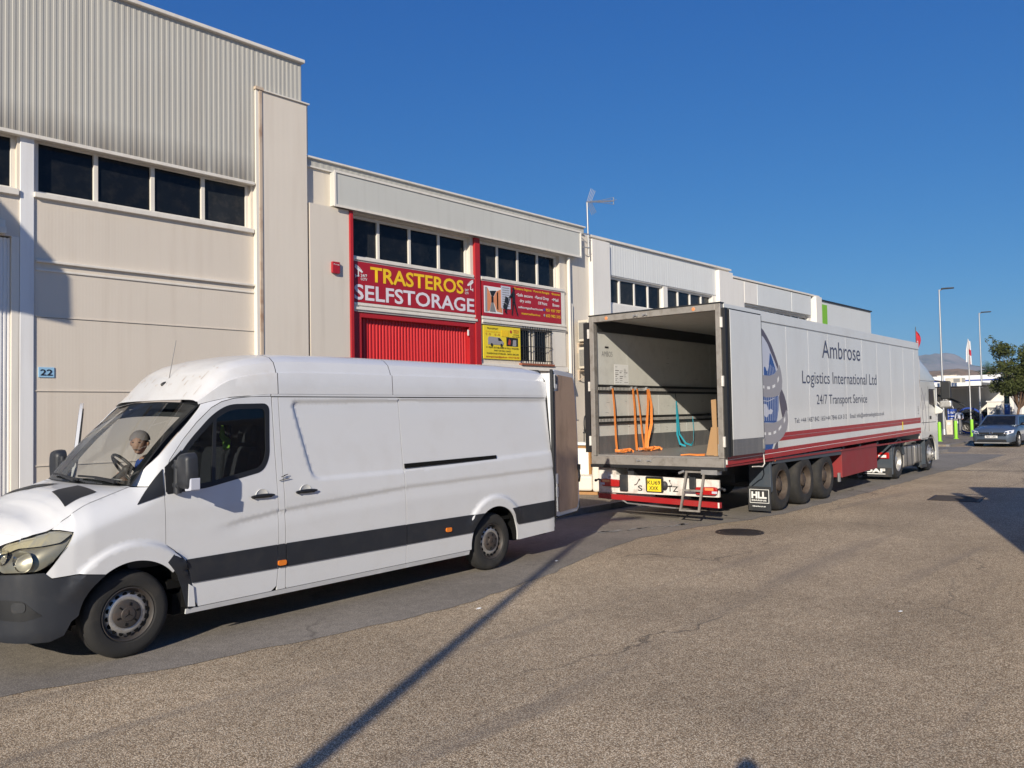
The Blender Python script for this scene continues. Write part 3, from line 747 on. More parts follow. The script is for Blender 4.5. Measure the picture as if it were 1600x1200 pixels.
# banner 2
S2 = sign_panel('services_banner', 'red banner listing safe secure dry units beside a corridor picture', 12.72, 15.43, 4.075, 4.832, 'signred')
yb = YF - .052
MB().box(12.77, 13.36, yb - .004, yb, 4.15, 4.73).build('picture_frame', 'white', S2)
pic = MB()
def pq(pts, m): pic.prism(pts, 'y', yb - .009, yb - .006, m)
pq([(12.79, 4.17), (13.34, 4.17), (13.34, 4.71), (12.79, 4.71)], 2)
pic.f.clear(); pic.v.clear(); pic.m.clear()
pq([(12.795, 4.175), (12.86, 4.175), (12.86, 4.705), (12.795, 4.705)], 0)
pq([(12.862, 4.175), (12.93, 4.20), (12.99, 4.40), (12.99, 4.50), (12.93, 4.62), (12.862, 4.705)], 2)
pq([(12.993, 4.38), (13.06, 4.38), (13.06, 4.52), (12.993, 4.52)], 1)
pq([(12.94, 4.18), (13.13, 4.18), (13.06, 4.375), (12.993, 4.375)], 3)
pq([(13.065, 4.40), (13.16, 4.20), (13.335, 4.175), (13.335, 4.705), (13.16, 4.64), (13.065, 4.50)], 2)
pq([(13.17, 4.25), (13.21, 4.23), (13.21, 4.64), (13.17, 4.60)], 0)
pq([(12.94, 4.63), (13.15, 4.65), (13.065, 4.525), (12.993, 4.525)], 1)
pic.build('corridor_picture', ['logogrey', 'txblack', 'amber', 'grey'], S2)
mb = MB(); mb.box(13.30, 13.61, yb - .013, yb - .010, 4.28, 4.78)
mb.build('locker_picture', 'logopale', S2)
mb = MB()
for i in range(9): mb.box(13.34, 13.57, yb - .016, yb - .014, 4.33 + i * .05, 4.345 + i * .05)
mb.build('locker_lines', 'grey', S2)
mb = MB(); y_ = yb - .020
mb.lathe([(0, 0), (.038, 0)], (13.70, y_, 4.735), 'y', 16)
def pp(pts): mb.prism(pts, 'y', y_, y_ + .003)
pp([(13.66, 4.69), (13.74, 4.69), (13.75, 4.44), (13.66, 4.44)]); pp([(13.66, 4.66), (13.68, 4.60), (13.58, 4.53), (13.55, 4.55)])
pp([(13.66, 4.45), (13.70, 4.45), (13.68, 4.30), (13.66, 4.16), (13.63, 4.16), (13.65, 4.30)]); pp([(13.70, 4.45), (13.75, 4.45), (13.80, 4.30), (13.85, 4.16), (13.81, 4.16), (13.77, 4.28)])
pp([(13.40, 4.42), (13.50, 4.38), (13.54, 4.52), (13.44, 4.56)]); pp([(13.35, 4.30), (13.45, 4.26), (13.49, 4.37), (13.39, 4.41)]); pp([(13.44, 4.2), (13.60, 4.55), (13.585, 4.56), (13.42, 4.21)])
pp([(13.40, 4.21), (13.46, 4.17), (13.48, 4.21), (13.42, 4.25)])
mb.build('porter_symbol', 'txblack', S2)
for s_, x, z, c, w, m in [('•Trasteros Seguros', 13.72, 4.745, .050, .62, 'txyellow'), ('•Punto de Recogida', 14.40, 4.745, .050, .58, 'txyellow'), ('•Buzones', 15.06, 4.745, .050, .33, 'txyellow'),
                          ('•Safe secure', 13.82, 4.60, .068, .56, 'white'), ('dry units', 13.93, 4.475, .068, .38, 'white'), ('•Parcel Drop', 14.46, 4.60, .068, .50, 'white'), ('Off Point', 14.57, 4.475, .068, .33, 'white'),
                          ('•Mail', 15.08, 4.60, .068, .24, 'white'), ('Boxes', 15.10, 4.475, .068, .25, 'white'), ('selfstoragealhaurin.com', 13.88, 4.335, .05, .85, 'white'), ('trasterosalhaurin.es', 13.98, 4.20, .05, .66, 'txyellow'),
                          ('951 937 707', 14.85, 4.335, .065, .54, 'txyellow'), ('653 982 315', 14.85, 4.205, .065, .54, 'txyellow')]:
    text(s_, S2, (x, yb, z), (1, 0, 0), (0, 0, 1), c, m, width=w, bold=.014)
mb = MB(); mb.lathe([(0, 0), (.033, 0)], (14.79, yb - .004, 4.367), 'y', 16); mb.build('phone_symbol', 'bluesign', S2)
mb = MB(); mb.lathe([(0, 0), (.033, 0)], (14.79, yb - .004, 4.237), 'y', 16); mb.build('message_symbol', 'logogrey', S2)
# yellow transport sign
S3 = thing('transport_sign', 'yellow transport and warehouse storage sign left of the grilled window', 'sign', (0, 0, 0))
box('panel', 'signyellow', S3, 12.755, 13.955, YF - .03, YF - .002, 3.155, 3.885, bevel=.002)
yb = YF - .032
for s_, x, z, c, w, m in [('TRANSPORT', 12.86, 3.80, .035, .36, 'txblack'), ('SPAIN-UK-UK-SPAIN', 12.81, 3.735, .034, .47, 'txyellow'), ('C · O      O - O', 12.82, 3.67, .04, .45, 'txred'),
                          ('REMOVALS', 13.72, 3.80, .028, .18, 'txred'), ('TRANSPORT', 13.72, 3.755, .028, .18, 'txred'), ('& STORAGE', 13.70, 3.705, .028, .20, 'txblack'), ('FULLY INSURED', 13.68, 3.665, .022, .24, 'txblack'),
                          ('11 YEARS ESTABLISHED & FULLY INSURED', 12.83, 3.39, .036, 1.06, 'txblack'), ('PART OR FULL LOADS', 13.08, 3.325, .034, .54, 'txblack'),
                          ('WAREHOUSE STORAGE - SAFE & SECURE', 12.84, 3.26, .034, 1.04, 'txblack'), ('apstorageandspain@gmail.com  +34 617 556 003', 12.82, 3.19, .036, 1.08, 'txred')]:
    text(s_, S3, (x, yb, z), (1, 0, 0), (0, 0, 1), c, m, width=w, bold=.01)
mb = MB(); y_ = yb - .006
mb.prism([(12.89, 3.47), (13.37, 3.47), (13.39, 3.52), (13.36, 3.55), (13.27, 3.63), (12.92, 3.64), (12.89, 3.60)], 'y', y_, y_ + .003, 0)
mb.prism([(13.26, 3.62), (13.34, 3.56), (13.22, 3.56), (13.20, 3.62)], 'y', y_ - .004, y_ - .001, 1)
for x in (13.0, 13.31): mb.lathe([(0, 0), (.035, 0)], (x, y_ - .005, 3.465), 'y', 16, 1)
mb.prism([(13.48, 3.46), (13.86, 3.46), (13.86, 3.65), (13.48, 3.65)], 'y', y_, y_ + .003, 1)
mb.prism([(13.68, 3.46), (13.80, 3.46), (13.80, 3.60), (13.70, 3.60)], 'y', y_ - .004, y_ - .001, 0)
mb.prism([(13.52, 3.49), (13.60, 3.48), (13.62, 3.58), (13.57, 3.62)], 'y', y_ - .004, y_ - .001, 2)
mb.lathe([(0, 0), (.035, 0)], (13.63, y_, 3.78), 'y', 14, 2)
mb.prism([(13.32, 3.66), (13.56, 3.66), (13.56, 3.80), (13.32, 3.80)], 'y', y_, y_ + .003, 3)
mb.build('pictures', ['logogrey', 'txblack', 'txred', 'txyellow'], S3)
# grilled window
W = MB(); W.box(13.98, 15.04, YF + .05, YF + .10, 3.10, 3.15); W.box(13.98, 15.04, YF + .05, YF + .10, 3.86, 3.91)
for x in (14.0, 14.38, 14.50, 15.0): W.box(x - .025, x + .025, YF + .045, YF + .095, 3.15, 3.86)
gw = W.build('window', 'trim_white', B)
mb = MB(); mb.box(14.02, 14.36, YF + .07, YF + .08, 3.15, 3.86); mb.box(14.52, 14.98, YF + .07, YF + .08, 3.15, 3.86); mb.build('pane', 'winglass', gw)
mb = MB()
for i in range(4): mb.box(14.62 + i * .08, 14.66 + i * .08, YF + .10, YF + .11, 3.2, 3.7)
mb.build('curtain', 'logopale', gw)
mb = MB()
for i in range(13): mb.cyl((14.02 + i * .083, YF - .06, 3.08), (14.02 + i * .083, YF - .06, 3.93), .008, n=6)
for z in (3.16, 3.48, 3.86): mb.cyl((13.97, YF - .06, z), (15.06, YF - .06, z), .009, n=6)
for x in (13.98, 15.05): mb.cyl((x, YF - .06, 3.86), (x, YF + .02, 3.86), .008, n=6); mb.cyl((x, YF - .06, 3.16), (x, YF + .02, 3.16), .008, n=6)
mb.build('window_grille', 'black', B)
box('sill', 'terracotta', B, 13.93, 15.10, YF - .09, YF + .05, 3.05, 3.095, bevel=.004)
box('infill_panel', 'trim_white', B, 15.08, 15.60, YF - .03, YF - .001, 3.06, 3.93, bevel=.004)
box('lower_band', 'white_wall', B, 12.69, 15.66, YF - .05, YF - .001, 2.94, 3.048)
mb = MB(); mb.tube([(15.72, YF - .07, 0.1), (15.72, YF - .07, 5.70)], .045, 10)
mb.tube([(15.84, YF - .05, 0.1), (15.84, YF - .05, 4.6)], .025, 8)
mb.build('downpipe', 'trim_white', B, smooth=40)
# alarm box
al = thing('alarm_box', 'small red alarm box on the beige wall left of the red banner', 'alarm box', (0, 0, 0))
MB().prism(roundpoly([(8.78, 4.53), (8.94, 4.53), (8.94, 4.74), (8.78, 4.74)], [.03, .03, .01, .01]), 'y', YF - .155, YF - .101).build('case', 'signred', al, bevel=.006)
text('PROSEGUR'[:6].title(), al, (8.80, YF - .157, 4.68), (1, 0, 0), (0, 0, 1), .025, 'white', width=.12)

# ---- further units
C_ = thing('white_clad_unit', 'white clad unit with dark strip windows above the open trailer', 'building', (0, 0, 0))
wall_with_holes('wall', 'white_wall', C_, 16.62, 24.10, 0, 6.35, [(17.43, 20.14, 4.76, 5.47), (20.36, 23.0, 4.76, 5.47)], th=.2)
box('core', 'white_wall', C_, 16.64, 24.05, YF + .6, YF + 22, 0, 6.3)
box('pillar', 'white_wall', C_, 16.64, 17.40, YF - .12, YF - .001, 0, 6.30, bevel=.006)
box('pillar', 'white_wall', C_, 23.19, 24.09, YF - .14, YF - .001, 0, 6.28, bevel=.006)
corrug('cladding', 'clad_white', C_, 17.42, 23.17, 5.50, 6.33, YF - .02, .12, .003)
box('coping', 'trim_white', C_, 16.64, 24.10, YF - .09, YF + .3, 6.352, 6.41, bevel=.006)
strip_window(C_, 17.43, 20.14, 4.76, 5.47, [18.08, 18.78, 19.46], fm='white_wall')
strip_window(C_, 20.36, 23.0, 4.76, 5.47, [21.06, 21.75, 22.42], fm='white_wall')
D_ = thing('panelled_unit', 'white unit with flat upper panels over a low louvre row, beyond the trailer', 'building', (0, 0, 0))
wall_with_holes('wall', 'white_wall', D_, 24.12, 31.12, 0, 6.10, [(25.0, 30.3, 4.70, 5.36)], th=.2)
box('core', 'white_wall', D_, 24.14, 31.1, YF + .6, YF + 22, 0, 6.05)
for x0, x1 in ((24.16, 24.92), (24.95, 25.86), (25.89, 28.6), (28.63, 30.36)): box('panel', 'clad_blue' if x0 > 25 else 'white_wall', D_, x0, x1, YF - .10, YF - .001, 5.42 if x0 > 24.9 else 4.6, 6.12, bevel=.004)
box('coping', 'trim_white', D_, 24.12, 31.12, YF - .13, YF + .3, 6.15, 6.21, bevel=.006)
strip_window(D_, 25.0, 30.3, 4.70, 5.36, [25.0 + .66 * i for i in range(1, 8)], fm='white_wall')
box('pillar', 'white_wall', D_, 30.56, 31.10, YF - .22, YF - .001, 0, 6.14, bevel=.005)
E_ = thing('end_unit', 'pale end unit with a lime green vertical stripe and dark roof edge', 'building', (0, 0, 0))
box('wall', 'clad_blue', E_, 31.14, 37.1, YF, YF + 22, 0, 6.08)
box('stripe', 'green', E_, 31.36, 32.10, YF - .03, YF - .001, 0, 5.95)
box('coping', 'txblack', E_, 31.14, 37.13, YF - .05, YF + .2, 6.082, 6.13)

# antenna
an = thing('tv_antenna', 'metal television antenna on a mast bracketed to the roof edge', 'antenna', (16.38, 0, 0))
MB().tube([(0.02, YF - .18, 5.85), (0, YF - .18, 7.16)], .022, 8).build('mast', 'galv', an, smooth=60)
for z in (6.02, 6.36): MB().tube([(-.16, YF - .02, z), (-.16, YF - .16, z), (.03, YF - .20, z)], .014, 6).build('bracket', 'galv', an)
mb = MB(); b0 = Vector((-.03, YF - .18, 7.16)); b1 = Vector((.80, YF - .42, 7.29))
mb.tube([b0, b1], .013, 6)
for i in range(9):
    p = b0.lerp(b1, .12 + i * .105); mb.tube([p + Vector((-.05, -.16, 0)), p + Vector((.05, .16, 0))], .006, 5)
mb.build('boom', 'galv', an)
mb = MB()
for i in range(4):
    a = b0.lerp(b1, .02 + i * .05)
    mb.tube([a, a + Vector((.16, -.02, .36 - i * .02))], .007, 5); mb.tube([a, a + Vector((.18, -.02, -.30 + i * .02))], .007, 5)
mb.tube([b1 + Vector((0, 0, .09)), b1 + Vector((0, 0, -.09))], .012, 5); mb.tube([b0.lerp(b1, .3), b1 + Vector((0, 0, .09))], .006, 5); mb.tube([b0.lerp(b1, .3), b1 + Vector((0, 0, -.09))], .006, 5)
mb.build('reflector', 'galv', an)

# air conditioners
def aircon(z, lab):
    t = thing('air_conditioner', lab, 'air conditioner', (16.0, YF - .42, z), 0, 'air conditioners on the wall')
    MB().prism(roundpoly([(0, 0), (.85, 0), (.85, .52), (0, .52)], .02), 'y', 0, .32).build('casing', 'acwhite', t, bevel=.01)
    mb = MB()
    for i in range(14): mb.box(-.008, -.001, .04 + i * .018, .05 + i * .018, .06, .46)
    mb.build('side_grille', 'grey', t)
    MB().lathe([(0, 0), (.205, 0), (.205, .008)], (.36, -.012, .26), 'y', 24).build('fan_well', 'chassis', t)
    mb = MB()
    for r_ in (.06, .11, .16, .20): mb.lathe([(r_ - .005, 0), (r_ + .005, -.004), (r_ - .005, 0)], (.36, -.02, .26), 'y', 24)
    for k in range(8): a = k * math.pi / 4; mb.cyl((.36, -.022, .26), (.36 + .205 * math.cos(a), -.022, .26 + .205 * math.sin(a)), .004, n=5)
    mb.build('fan_guard', 'acwhite', t)
    mb = MB()
    for x in (.1, .72): mb.box(x, x + .04, -.04, .42, -.055, -.02); mb.box(x, x + .04, .38, .418, -.28, -.055); mb.tube([(x + .02, 0, -.05), (x + .02, .39, -.27)], .012, 5)
    mb.build('bracket', 'rustpaint', t)
aircon(3.68, 'upper wall mounted air conditioner behind the trailer door edge')
aircon(3.02, 'lower wall mounted air conditioner behind the trailer door edge')

# furniture standing on the pavement behind the trailer
ar = thing('armchair', 'cream leather armchair on the pavement behind the trailer corner', 'armchair', (14.95, 10.95, .118), 0.35)
MB().box(.0, .85, .12, .72, .08, .42).build('seat', 'cream_leather', ar, bevel=.05)
MB().box(.70, .98, .0, .85, .10, .92).build('backrest', 'cream_leather', ar, bevel=.07)
for y in (-.06, .74): MB().box(-.03, .92, y, y + .17, .06, .66).build('armrest', 'cream_leather', ar, bevel=.06)
box('base', 'wood', ar, .02, .9, .0, .8, 0, .06)
cb = thing('sideboard', 'pine framed sideboard with white panels stood behind the trailer', 'sideboard', (15.25, 11.35, .118), 0.0)
mb = MB()
for x in (0, .62, 1.22): mb.box(x, x + .06, 0, .05, 0, 1.08); mb.box(x, x + .06, .45, .5, 0, 1.08)
for z in (.30, .52, 1.02): mb.box(.06, 1.22, 0, .045, z, z + .06)
for y in (.05, ):
    for z in (.30, 1.02): mb.box(0, .05, y, .45, z, z + .06)
mb.build('frame', 'wood', cb, bevel=.004)
for x0, x1 in ((.07, .61), (.69, 1.21)): box('door', 'white', cb, x0, x1, .012, .03, .59, 1.01)
for x0, x1 in ((.07, .61), (.69, 1.21)): box('drawer', 'white', cb, x0, x1, .012, .03, .37, .51)
box('side_panel', 'white', cb, .01, .03, .055, .445, .37, 1.01)
box('table_top', 'white', cb, -.06, 1.34, -.06, .56, 1.085, 1.15, bevel=.008)
box('lower_shelf', 'white', cb, .06, 1.22, .05, .45, .10, .16)
chn = thing('dining_chair', 'dark chair with an oval pale back standing on the sideboard', 'chair', (15.45, 11.55, 1.27), 0.4)
mb = MB(); mb.sphere((.2, .10, .42), (.13, .02, .17), 20, 12); mb.build('backrest', 'acwhite', chn, smooth=180)
mb = MB(); mb.tube([(.2 + .15 * math.cos(k * .314), .10, .42 + .19 * math.sin(k * .314)) for k in range(21)], .012, 6); mb.build('back_frame', 'black', chn)
for x in (.03, .40): MB().tube([(x, .10, 0), (x + (.02 if x < .2 else -.05), .10, .30)], .012, 6).build('leg', 'black', chn)
for x in (.05, .38): MB().tube([(x, -.30, 0), (x, -.28, .20)], .012, 6).build('leg', 'black', chn)
box('seat', 'black', chn, .0, .42, -.34, .12, .20, .235, bevel=.01)

# ================================================================ wheels
def van_wheel(parent, x, side, y0, r=.36, w=.225):
    """side=+1: outer face towards -Y at y0"""
    s = side
    t = MB(); prof = [(.215, .03), (.235, .008), (.285, 0.0), (.325, .008), (.345, .028), (.358, .05), (r, .09), (r, w - .09), (.352, w - .04), (.33, w - .01), (.22, w)]
    t.lathe(prof, (x, y0, r), 'y', 56, 0, s)
    # circumferential grooves
    for g in (.075, .11, .145): t.lathe([(r + .0005, g - .005), (r - .004, g - .004), (r - .004, g + .004), (r + .0005, g + .005)], (x, y0, r), 'y', 56, 0, s)
    wh = t.build('wheel', 'tyre', parent, smooth=35)
    m = MB()
    m.lathe([(.222, .018), (.216, .014), (.208, .022), (.203, .045), (.198, .07), (.186, .070)], (x, y0, r), 'y', 56, 1, s)
    # disc with round vent holes: ring of holes as dark discs set 1 mm proud
    m.lathe([(.186, .070), (.178, .060), (.160, .047), (.142, .040), (.125, .040), (.112, .046)], (x, y0, r), 'y', 56, 0, s)
    m.build('rim', ['steel', 'hubdark'], wh, smooth=40)
    h = MB()
    for k in range(16):
        a = k * math.pi / 8 + .1; c = (x + .163 * math.cos(a), y0 + .0455 * s, r + .163 * math.sin(a))
        h.lathe([(0, 0), (.0205, 0.001)], c, 'y', 12, 0, s)
    h.build('vent_hole', 'vdark', wh)
    c = MB(); c.lathe([(.118, .046), (.114, .030), (.100, .024), (.060, .020), (.056, .014), (.045, .012), (0, .012)], (x, y0, r), 'y', 40, 0, s)
    c.build('hub_cap', 'hubdark', wh, smooth=40)
    b = MB()
    for k in range(6):
        a = k * math.pi / 3 + .3
        for q in (-.006, .006):
            pass
        p0 = Vector((x + .070 * math.cos(a), y0 + .0185 * s, r + .070 * math.sin(a))); p1 = Vector((x + .096 * math.cos(a), y0 + .0215 * s, r + .096 * math.sin(a)))
        b.cyl(p0, p1, .0065, n=6)
    for k in range(3):      # three pointed star
        a = math.pi / 2 + k * 2 * math.pi / 3
        b.cyl((x, y0 + .010 * s, r), (x + .036 * math.cos(a), y0 + .010 * s, r + .036 * math.sin(a)), .003, .001, n=5)
    b.build('hub_mark', 'vdark', wh)
    return wh

# ================================================================ white van
VW = 1.95
INS = [(.25, .035), (.32, .012), (.50, .004), (.75, 0.0), (1.0, .0), (1.18, .006), (1.34, .022), (1.5, .040), (1.8, .070), (2.12, .098), (2.2, .103)]
NOSE = [(-.3, 0), (-.45, .012), (-.58, .04), (-.70, .09), (-.80, .165), (-.875, .27), (-.925, .40), (-.96, .56), (-.985, .76), (-.992, .975)]
_nl = [0]
for (a, b), (c, e) in zip(NOSE, NOSE[1:]): _nl.append(_nl[-1] + math.hypot(c - a, e - b))
TN = -.3 - _nl[-1]
def nose(t):
    L = -.3 - t
    for i in range(len(_nl) - 1):
        if L <= _nl[i + 1] or i == len(_nl) - 2:
            k = (L - _nl[i]) / (_nl[i + 1] - _nl[i]); a = Vector(NOSE[i]); b = Vector(NOSE[i + 1])
            dd = (b - a).normalized()
            return a + (b - a) * k, Vector((-dd.y, dd.x)) * -1
SEAM = [(-1.2, 1.0), (-.95, 1.03), (-.655, 1.124), (-.331, 1.291), (.03, 1.406), (.3, 1.5)]
REC1 = roundpoly([(1.66, 2.125), (3.4, 2.14), (3.4, 1.345), (1.86, 1.345)], [.08, 0, 0, .10])
REC2 = [(2.9, 2.145), (6.4, 2.15), (6.4, 1.45), (3.10, 1.345), (2.9, 1.345)]
def crease(s): return lerp([(-.9, 1.02), (-.38, 1.15), (.0, 1.23), (.1, 1.20), (.5, .93), (.84, 1.0), (1.5, 1.075), (3.17, 1.165), (5.9, 1.205)], s)
def vin(s, z, feat=True):
    y = lerp(INS, z)
    if feat:
        if s > .7:
            c = crease(s); y += .011 * sst((c + .007 - z) / .014) * (1 - sst((c - z) / .17)) * sst((s - .7) / .4)
        if 1.4 < s: y += .012 * sst((sdist((s, z), REC1) + .006) / .012) if s < 3.1 else .012 * sst((sdist((s, z), REC2) + .006) / .012)
        # wheel arch flares swell outwards
        for cx, r0, r1 in ((0.02, .42, .60), (4.63, .42, .585)):
            if (s - cx) > (.46 if cx < 1 else .62): continue
            r = math.hypot((s - cx), z - .36)
            if z > .5: y -= .032 * (1 - sst((r - r1 + .024) / .024)) * sst((z - .52) / .2)
    if s < .35:
        zs = lerp(SEAM, s); y += .10 * sst((z - (zs - .22)) / .24) * sst((.35 - s) / .3) * (1 if z < zs + .3 else 1)
    return y
def sidemap(far=False, off=0.0, feat=True, extra=None):
    def f(t, z, d_):
        dd = d_ - off
        if t >= -.3:
            y = vin(t, z, feat) + (extra(t, z) if extra else 0) + dd; x = t
        else:
            p, n = nose(t); i = vin(-.3, z, False) if False else vin(p.x, z, feat)
            i += .06 * sst((.5 - z) / .4) * 0
            q = p - n * (-(i + dd)); x, y = q.x, q.y
            lean = .10 * sst((z - .85) / .35) * sst((-.3 - t) / .6)
            x += lean
        return (x, VW - y if far else y, z)
    return f
def offline(poly, ds, closed=True, step=.02):
    out = []
    pl = dense(poly, step) if closed else poly
    n = len(pl)
    for i in range(n if closed else n - 1):
        a = pl[i]; b = pl[(i + 1) % n]; L = math.hypot(b[0] - a[0], b[1] - a[1]) or 1; nx, nz = -(b[1] - a[1]) / L, (b[0] - a[0]) / L
        for d_ in ds: out.append((a[0] + nx * d_, a[1] + nz * d_))
    return out
def lin2(a, b, step=.02):
    k = int(math.hypot(b[0] - a[0], b[1] - a[1]) / step); return [(a[0] + (b[0] - a[0]) * i / k, a[1] + (b[1] - a[1]) * i / k) for i in range(k + 1)]
FEATS = offline(REC1, (-.006, .006)) + offline(lin2((2.95, 2.145), (6.0, 2.15)), (-.006, .006), False) + offline(lin2((3.10, 1.345), (6.0, 1.433)), (-.006, .006), False)
FEATS += offline([(x, crease(x)) for x in [.9 + .02 * i for i in range(250)]], (-.007, .007), False)
for cx, r1 in ((0.02, .60), (4.63, .585)):
    for rr in (r1 + .002, r1 - .012, r1 - .024): FEATS += [(cx + rr * math.cos(R(a)), .36 + rr * math.sin(R(a))) for a in [10 + 1.9 * i for i in range(85)]]
van = thing('delivery_van', 'white high roof panel van with its driver at the wheel, nearest the camera', 'van', (2.996, 6.973, 0), 0.043)
def arc(cx, cz, r, a0, a1, n=18): return [(cx + r * math.cos(R(a0 + (a1 - a0) * k / n)), cz + r * math.sin(R(a0 + (a1 - a0) * k / n))) for k in range(n + 1)]
AR = .445
SF = sidemap()
def vpanel(name, outer, holes, m, step=.05, far=False, off=0.0, thick=.018, extra=None, feat=True, parent=None, smooth=35):
    return panel(outer, holes, step, sidemap(far, off, feat, extra), thick, feats=FEATS if (feat and not far and m == 'vpaint') else None).build(name, m, parent or van, smooth=smooth)

doortop = [(.302, 1.30), (.315, 1.50), (.37, 1.62), (.50, 1.79), (.64, 1.94), (.79, 2.07), (.90, 2.125), (1.02, 2.155), (1.2, 2.172), (1.425, 2.176)]
door = doortop + [(1.43, 1.06), (1.425, .6), (1.405, .36), (1.35, .318), (.60, .318), (.575, .36), (.545, .50), (.50, .66), (.455, .765), (.38, .84), (.302, .90)]
win = roundpoly([(.335, 1.34), (.39, 1.55), (.56, 1.765), (.80, 1.995), (.97, 2.085), (1.375, 2.092), (1.345, 1.60), (1.275, 1.478), (.70, 1.372)], [.02, .05, .1, .1, .1, .07, .15, .08, .05])
def pill_extra(s, z):
    # the pillar turns inward towards the windscreen edge
    zz = max(1.30, min(2.18, z))
    xe = lerp([(1.30, .30), (1.5, .315), (1.62, .37), (1.79, .50), (1.94, .64), (2.07, .79), (2.155, 1.02), (2.18, 1.3)], zz)
    return .075 * sst((xe - s) / .30)
pillar = [(.05, 1.412), (.22, 1.588), (.40, 1.775), (.57, 1.95), (.715, 2.105), (.80, 2.128), (1.0, 2.17), (1.42, 2.20), (1.42, 2.182), (1.2, 2.178), (1.02, 2.161), (.895, 2.131), (.785, 2.076), (.634, 1.946), (.494, 1.795), (.363, 1.625), (.309, 1.505), (.296, 1.34), (.22, 1.40), (.12, 1.405)]
fender = [(.043, 1.405), (.10, 1.40), (.21, 1.395), (.296, 1.335), (.296, .905), (.375, .835), (.44, .765)] + arc(0.02, .36, AR, 42, 123, 22) + \
         [(-.41, .765), (-.603, .755), (-.645, .79), (-.60, .845), (-.56, .90), (-.50, 1.0), (-.455, 1.092), (-.56, 1.112), (-.66, 1.117), (-.55, 1.178), (-.331, 1.287)]
for far in (False, True):
    if not far:
        fd = vpanel('front_door', door, [win], 'vpaint', .026, smooth=60)
    vpanel('fender', fender, [], 'vpaint', .022, far, smooth=60)
    vpanel('windscreen_pillar', pillar, [], 'vpaint', .035, far, extra=pill_extra, feat=False)
    vpanel('sill', [(.49, .318 - .006), (.49, .268), (4.16, .262), (4.16, .312)] if not far else [(.49, .312), (.49, .268), (4.16, .262), (4.16, .312)], [], 'vpaint', .06, far)
    # rear quarter with arch
    q = [(3.105, 2.168), (5.862, 2.168), (5.872, 1.2), (5.874, .345), (5.11, .325), (5.075, .33)] + arc(4.63, .36, AR, -4, 184, 40) + [(4.18, .318), (3.105, .318)]
    vpanel('rear_quarter', q, [], 'vpaint', .09 if far else .026, far, smooth=60)
    vpanel('roof_side', [(1.435, 2.180), (5.872, 2.180), (5.872, 2.203), (1.435, 2.203)], [], 'vpaint', .06, far, feat=False)
# B pillar strip, sliding door (near), plain panel (far)
vpanel('pillar_panel', [(1.436, 2.17), (1.502, 2.17), (1.506, .318), (1.412, .318), (1.431, .6), (1.436, 1.06)], [], 'vpaint', .04)
sd = vpanel('sliding_door', roundpoly([(1.510, 2.17), (3.097, 2.17), (3.097, .318), (1.514, .318)], .015), [], 'vpaint', .024, smooth=60)
fs_ = vpanel('far_side_panel', [(1.44, 2.17), (3.097, 2.17), (3.097, .318), (1.412, .318)], [], 'vpaint', .08, True)
# black rubbing band on every side panel
def band(s0, s1, z0a, z0b, z1a, z1b, par, name='rubbing_strip', r=.012):
    return vpanel(name, roundpoly([(s0, z0a), (s1, z0b), (s1, z1b), (s0, z1a)], r), [], 'dkplast', .05, off=.014, thick=.013, parent=par)
vpanel('rubbing_strip', [(.482, .745), (.50, .66), (.535, .535), (1.405, .530), (1.41, .752)], [], 'dkplast', .05, off=.012, thick=.012, parent=fd)
band(1.418, 1.502, .530, .530, .752, .752, van)
band(1.512, 3.094, .530, .528, .752, .750, sd)
vpanel('rubbing_strip', [(3.106, .528), (4.20, .527)] + arc(4.63, .36, .45, 158, 122, 8)[1:] + [(3.106, .749)], [], 'dkplast', .05, off=.012, thick=.012)
vpanel('rubbing_strip', [(5.08, .527), (5.70, .53), (5.84, .55), (5.84, .77), (5.02, .755)][0:1] + [(5.74, .530), (5.862, .545), (5.862, .765), (4.93, .752), (5.0, .66), (5.05, .56)], [], 'dkplast', .05, off=.012, thick=.012)
vpanel('arch_trim', [(.375, .832), (.30, .75), (.40, .62), (.448, .50), (.49, .34), (.51, .31), (.565, .33), (.535, .50), (.492, .66), (.445, .765)], [], 'dkplast', .03, off=.006, thick=.02)
vpanel('arch_trim', [(.503, .53), (.50, .335), (.565, .325), (.545, .50)], [], 'vpaint', .03, off=.014, thick=.02)
for s, z, par in ((1.457, .573, van), (3.765, .612, van)):
    vpanel('side_marker', roundpoly([(s - .045, z - .024), (s + .045, z - .024), (s + .045, z + .026), (s - .045, z + .026)], .02), [], 'orange', .02, off=.028, thick=.02)
# roof shell
RP = [(.099, 2.176), (.102, 2.26), (.110, 2.404), (.113, 2.410), (.136, 2.413), (.146, 2.450), (.180, 2.532), (.25, 2.590), (.38, 2.622), (.60, 2.640), (.80, 2.648), (.975, 2.650)]
def roofring(s):
    zc = lerp([(.70, 2.13), (.76, 2.20), (.83, 2.29), (.92, 2.395), (1.0, 2.465), (1.1, 2.518), (1.25, 2.56), (1.45, 2.592), (1.7, 2.612), (2.3, 2.623), (5.0, 2.615), (5.75, 2.59), (5.87, 2.57)], s)
    z0 = lerp([(.70, 2.105), (.80, 2.131), (1.0, 2.172), (1.42, 2.202), (1.435, 2.202), (6, 2.202)], s)
    yi = lerp([(.70, .075), (.80, .06), (1.0, .035), (1.25, .012), (1.5, 0), (6, 0)], s)
    k = (zc + .027 - z0) / (2.650 - 2.176)
    rows = []
    for y, z in RP:
        f = (y - .099) / .876
        rows.append((s - .05 * f * (1 - sst((s - .7) / .5)) , y + yi * (1 - f), z0 + (z - 2.176) * k))
    return rows
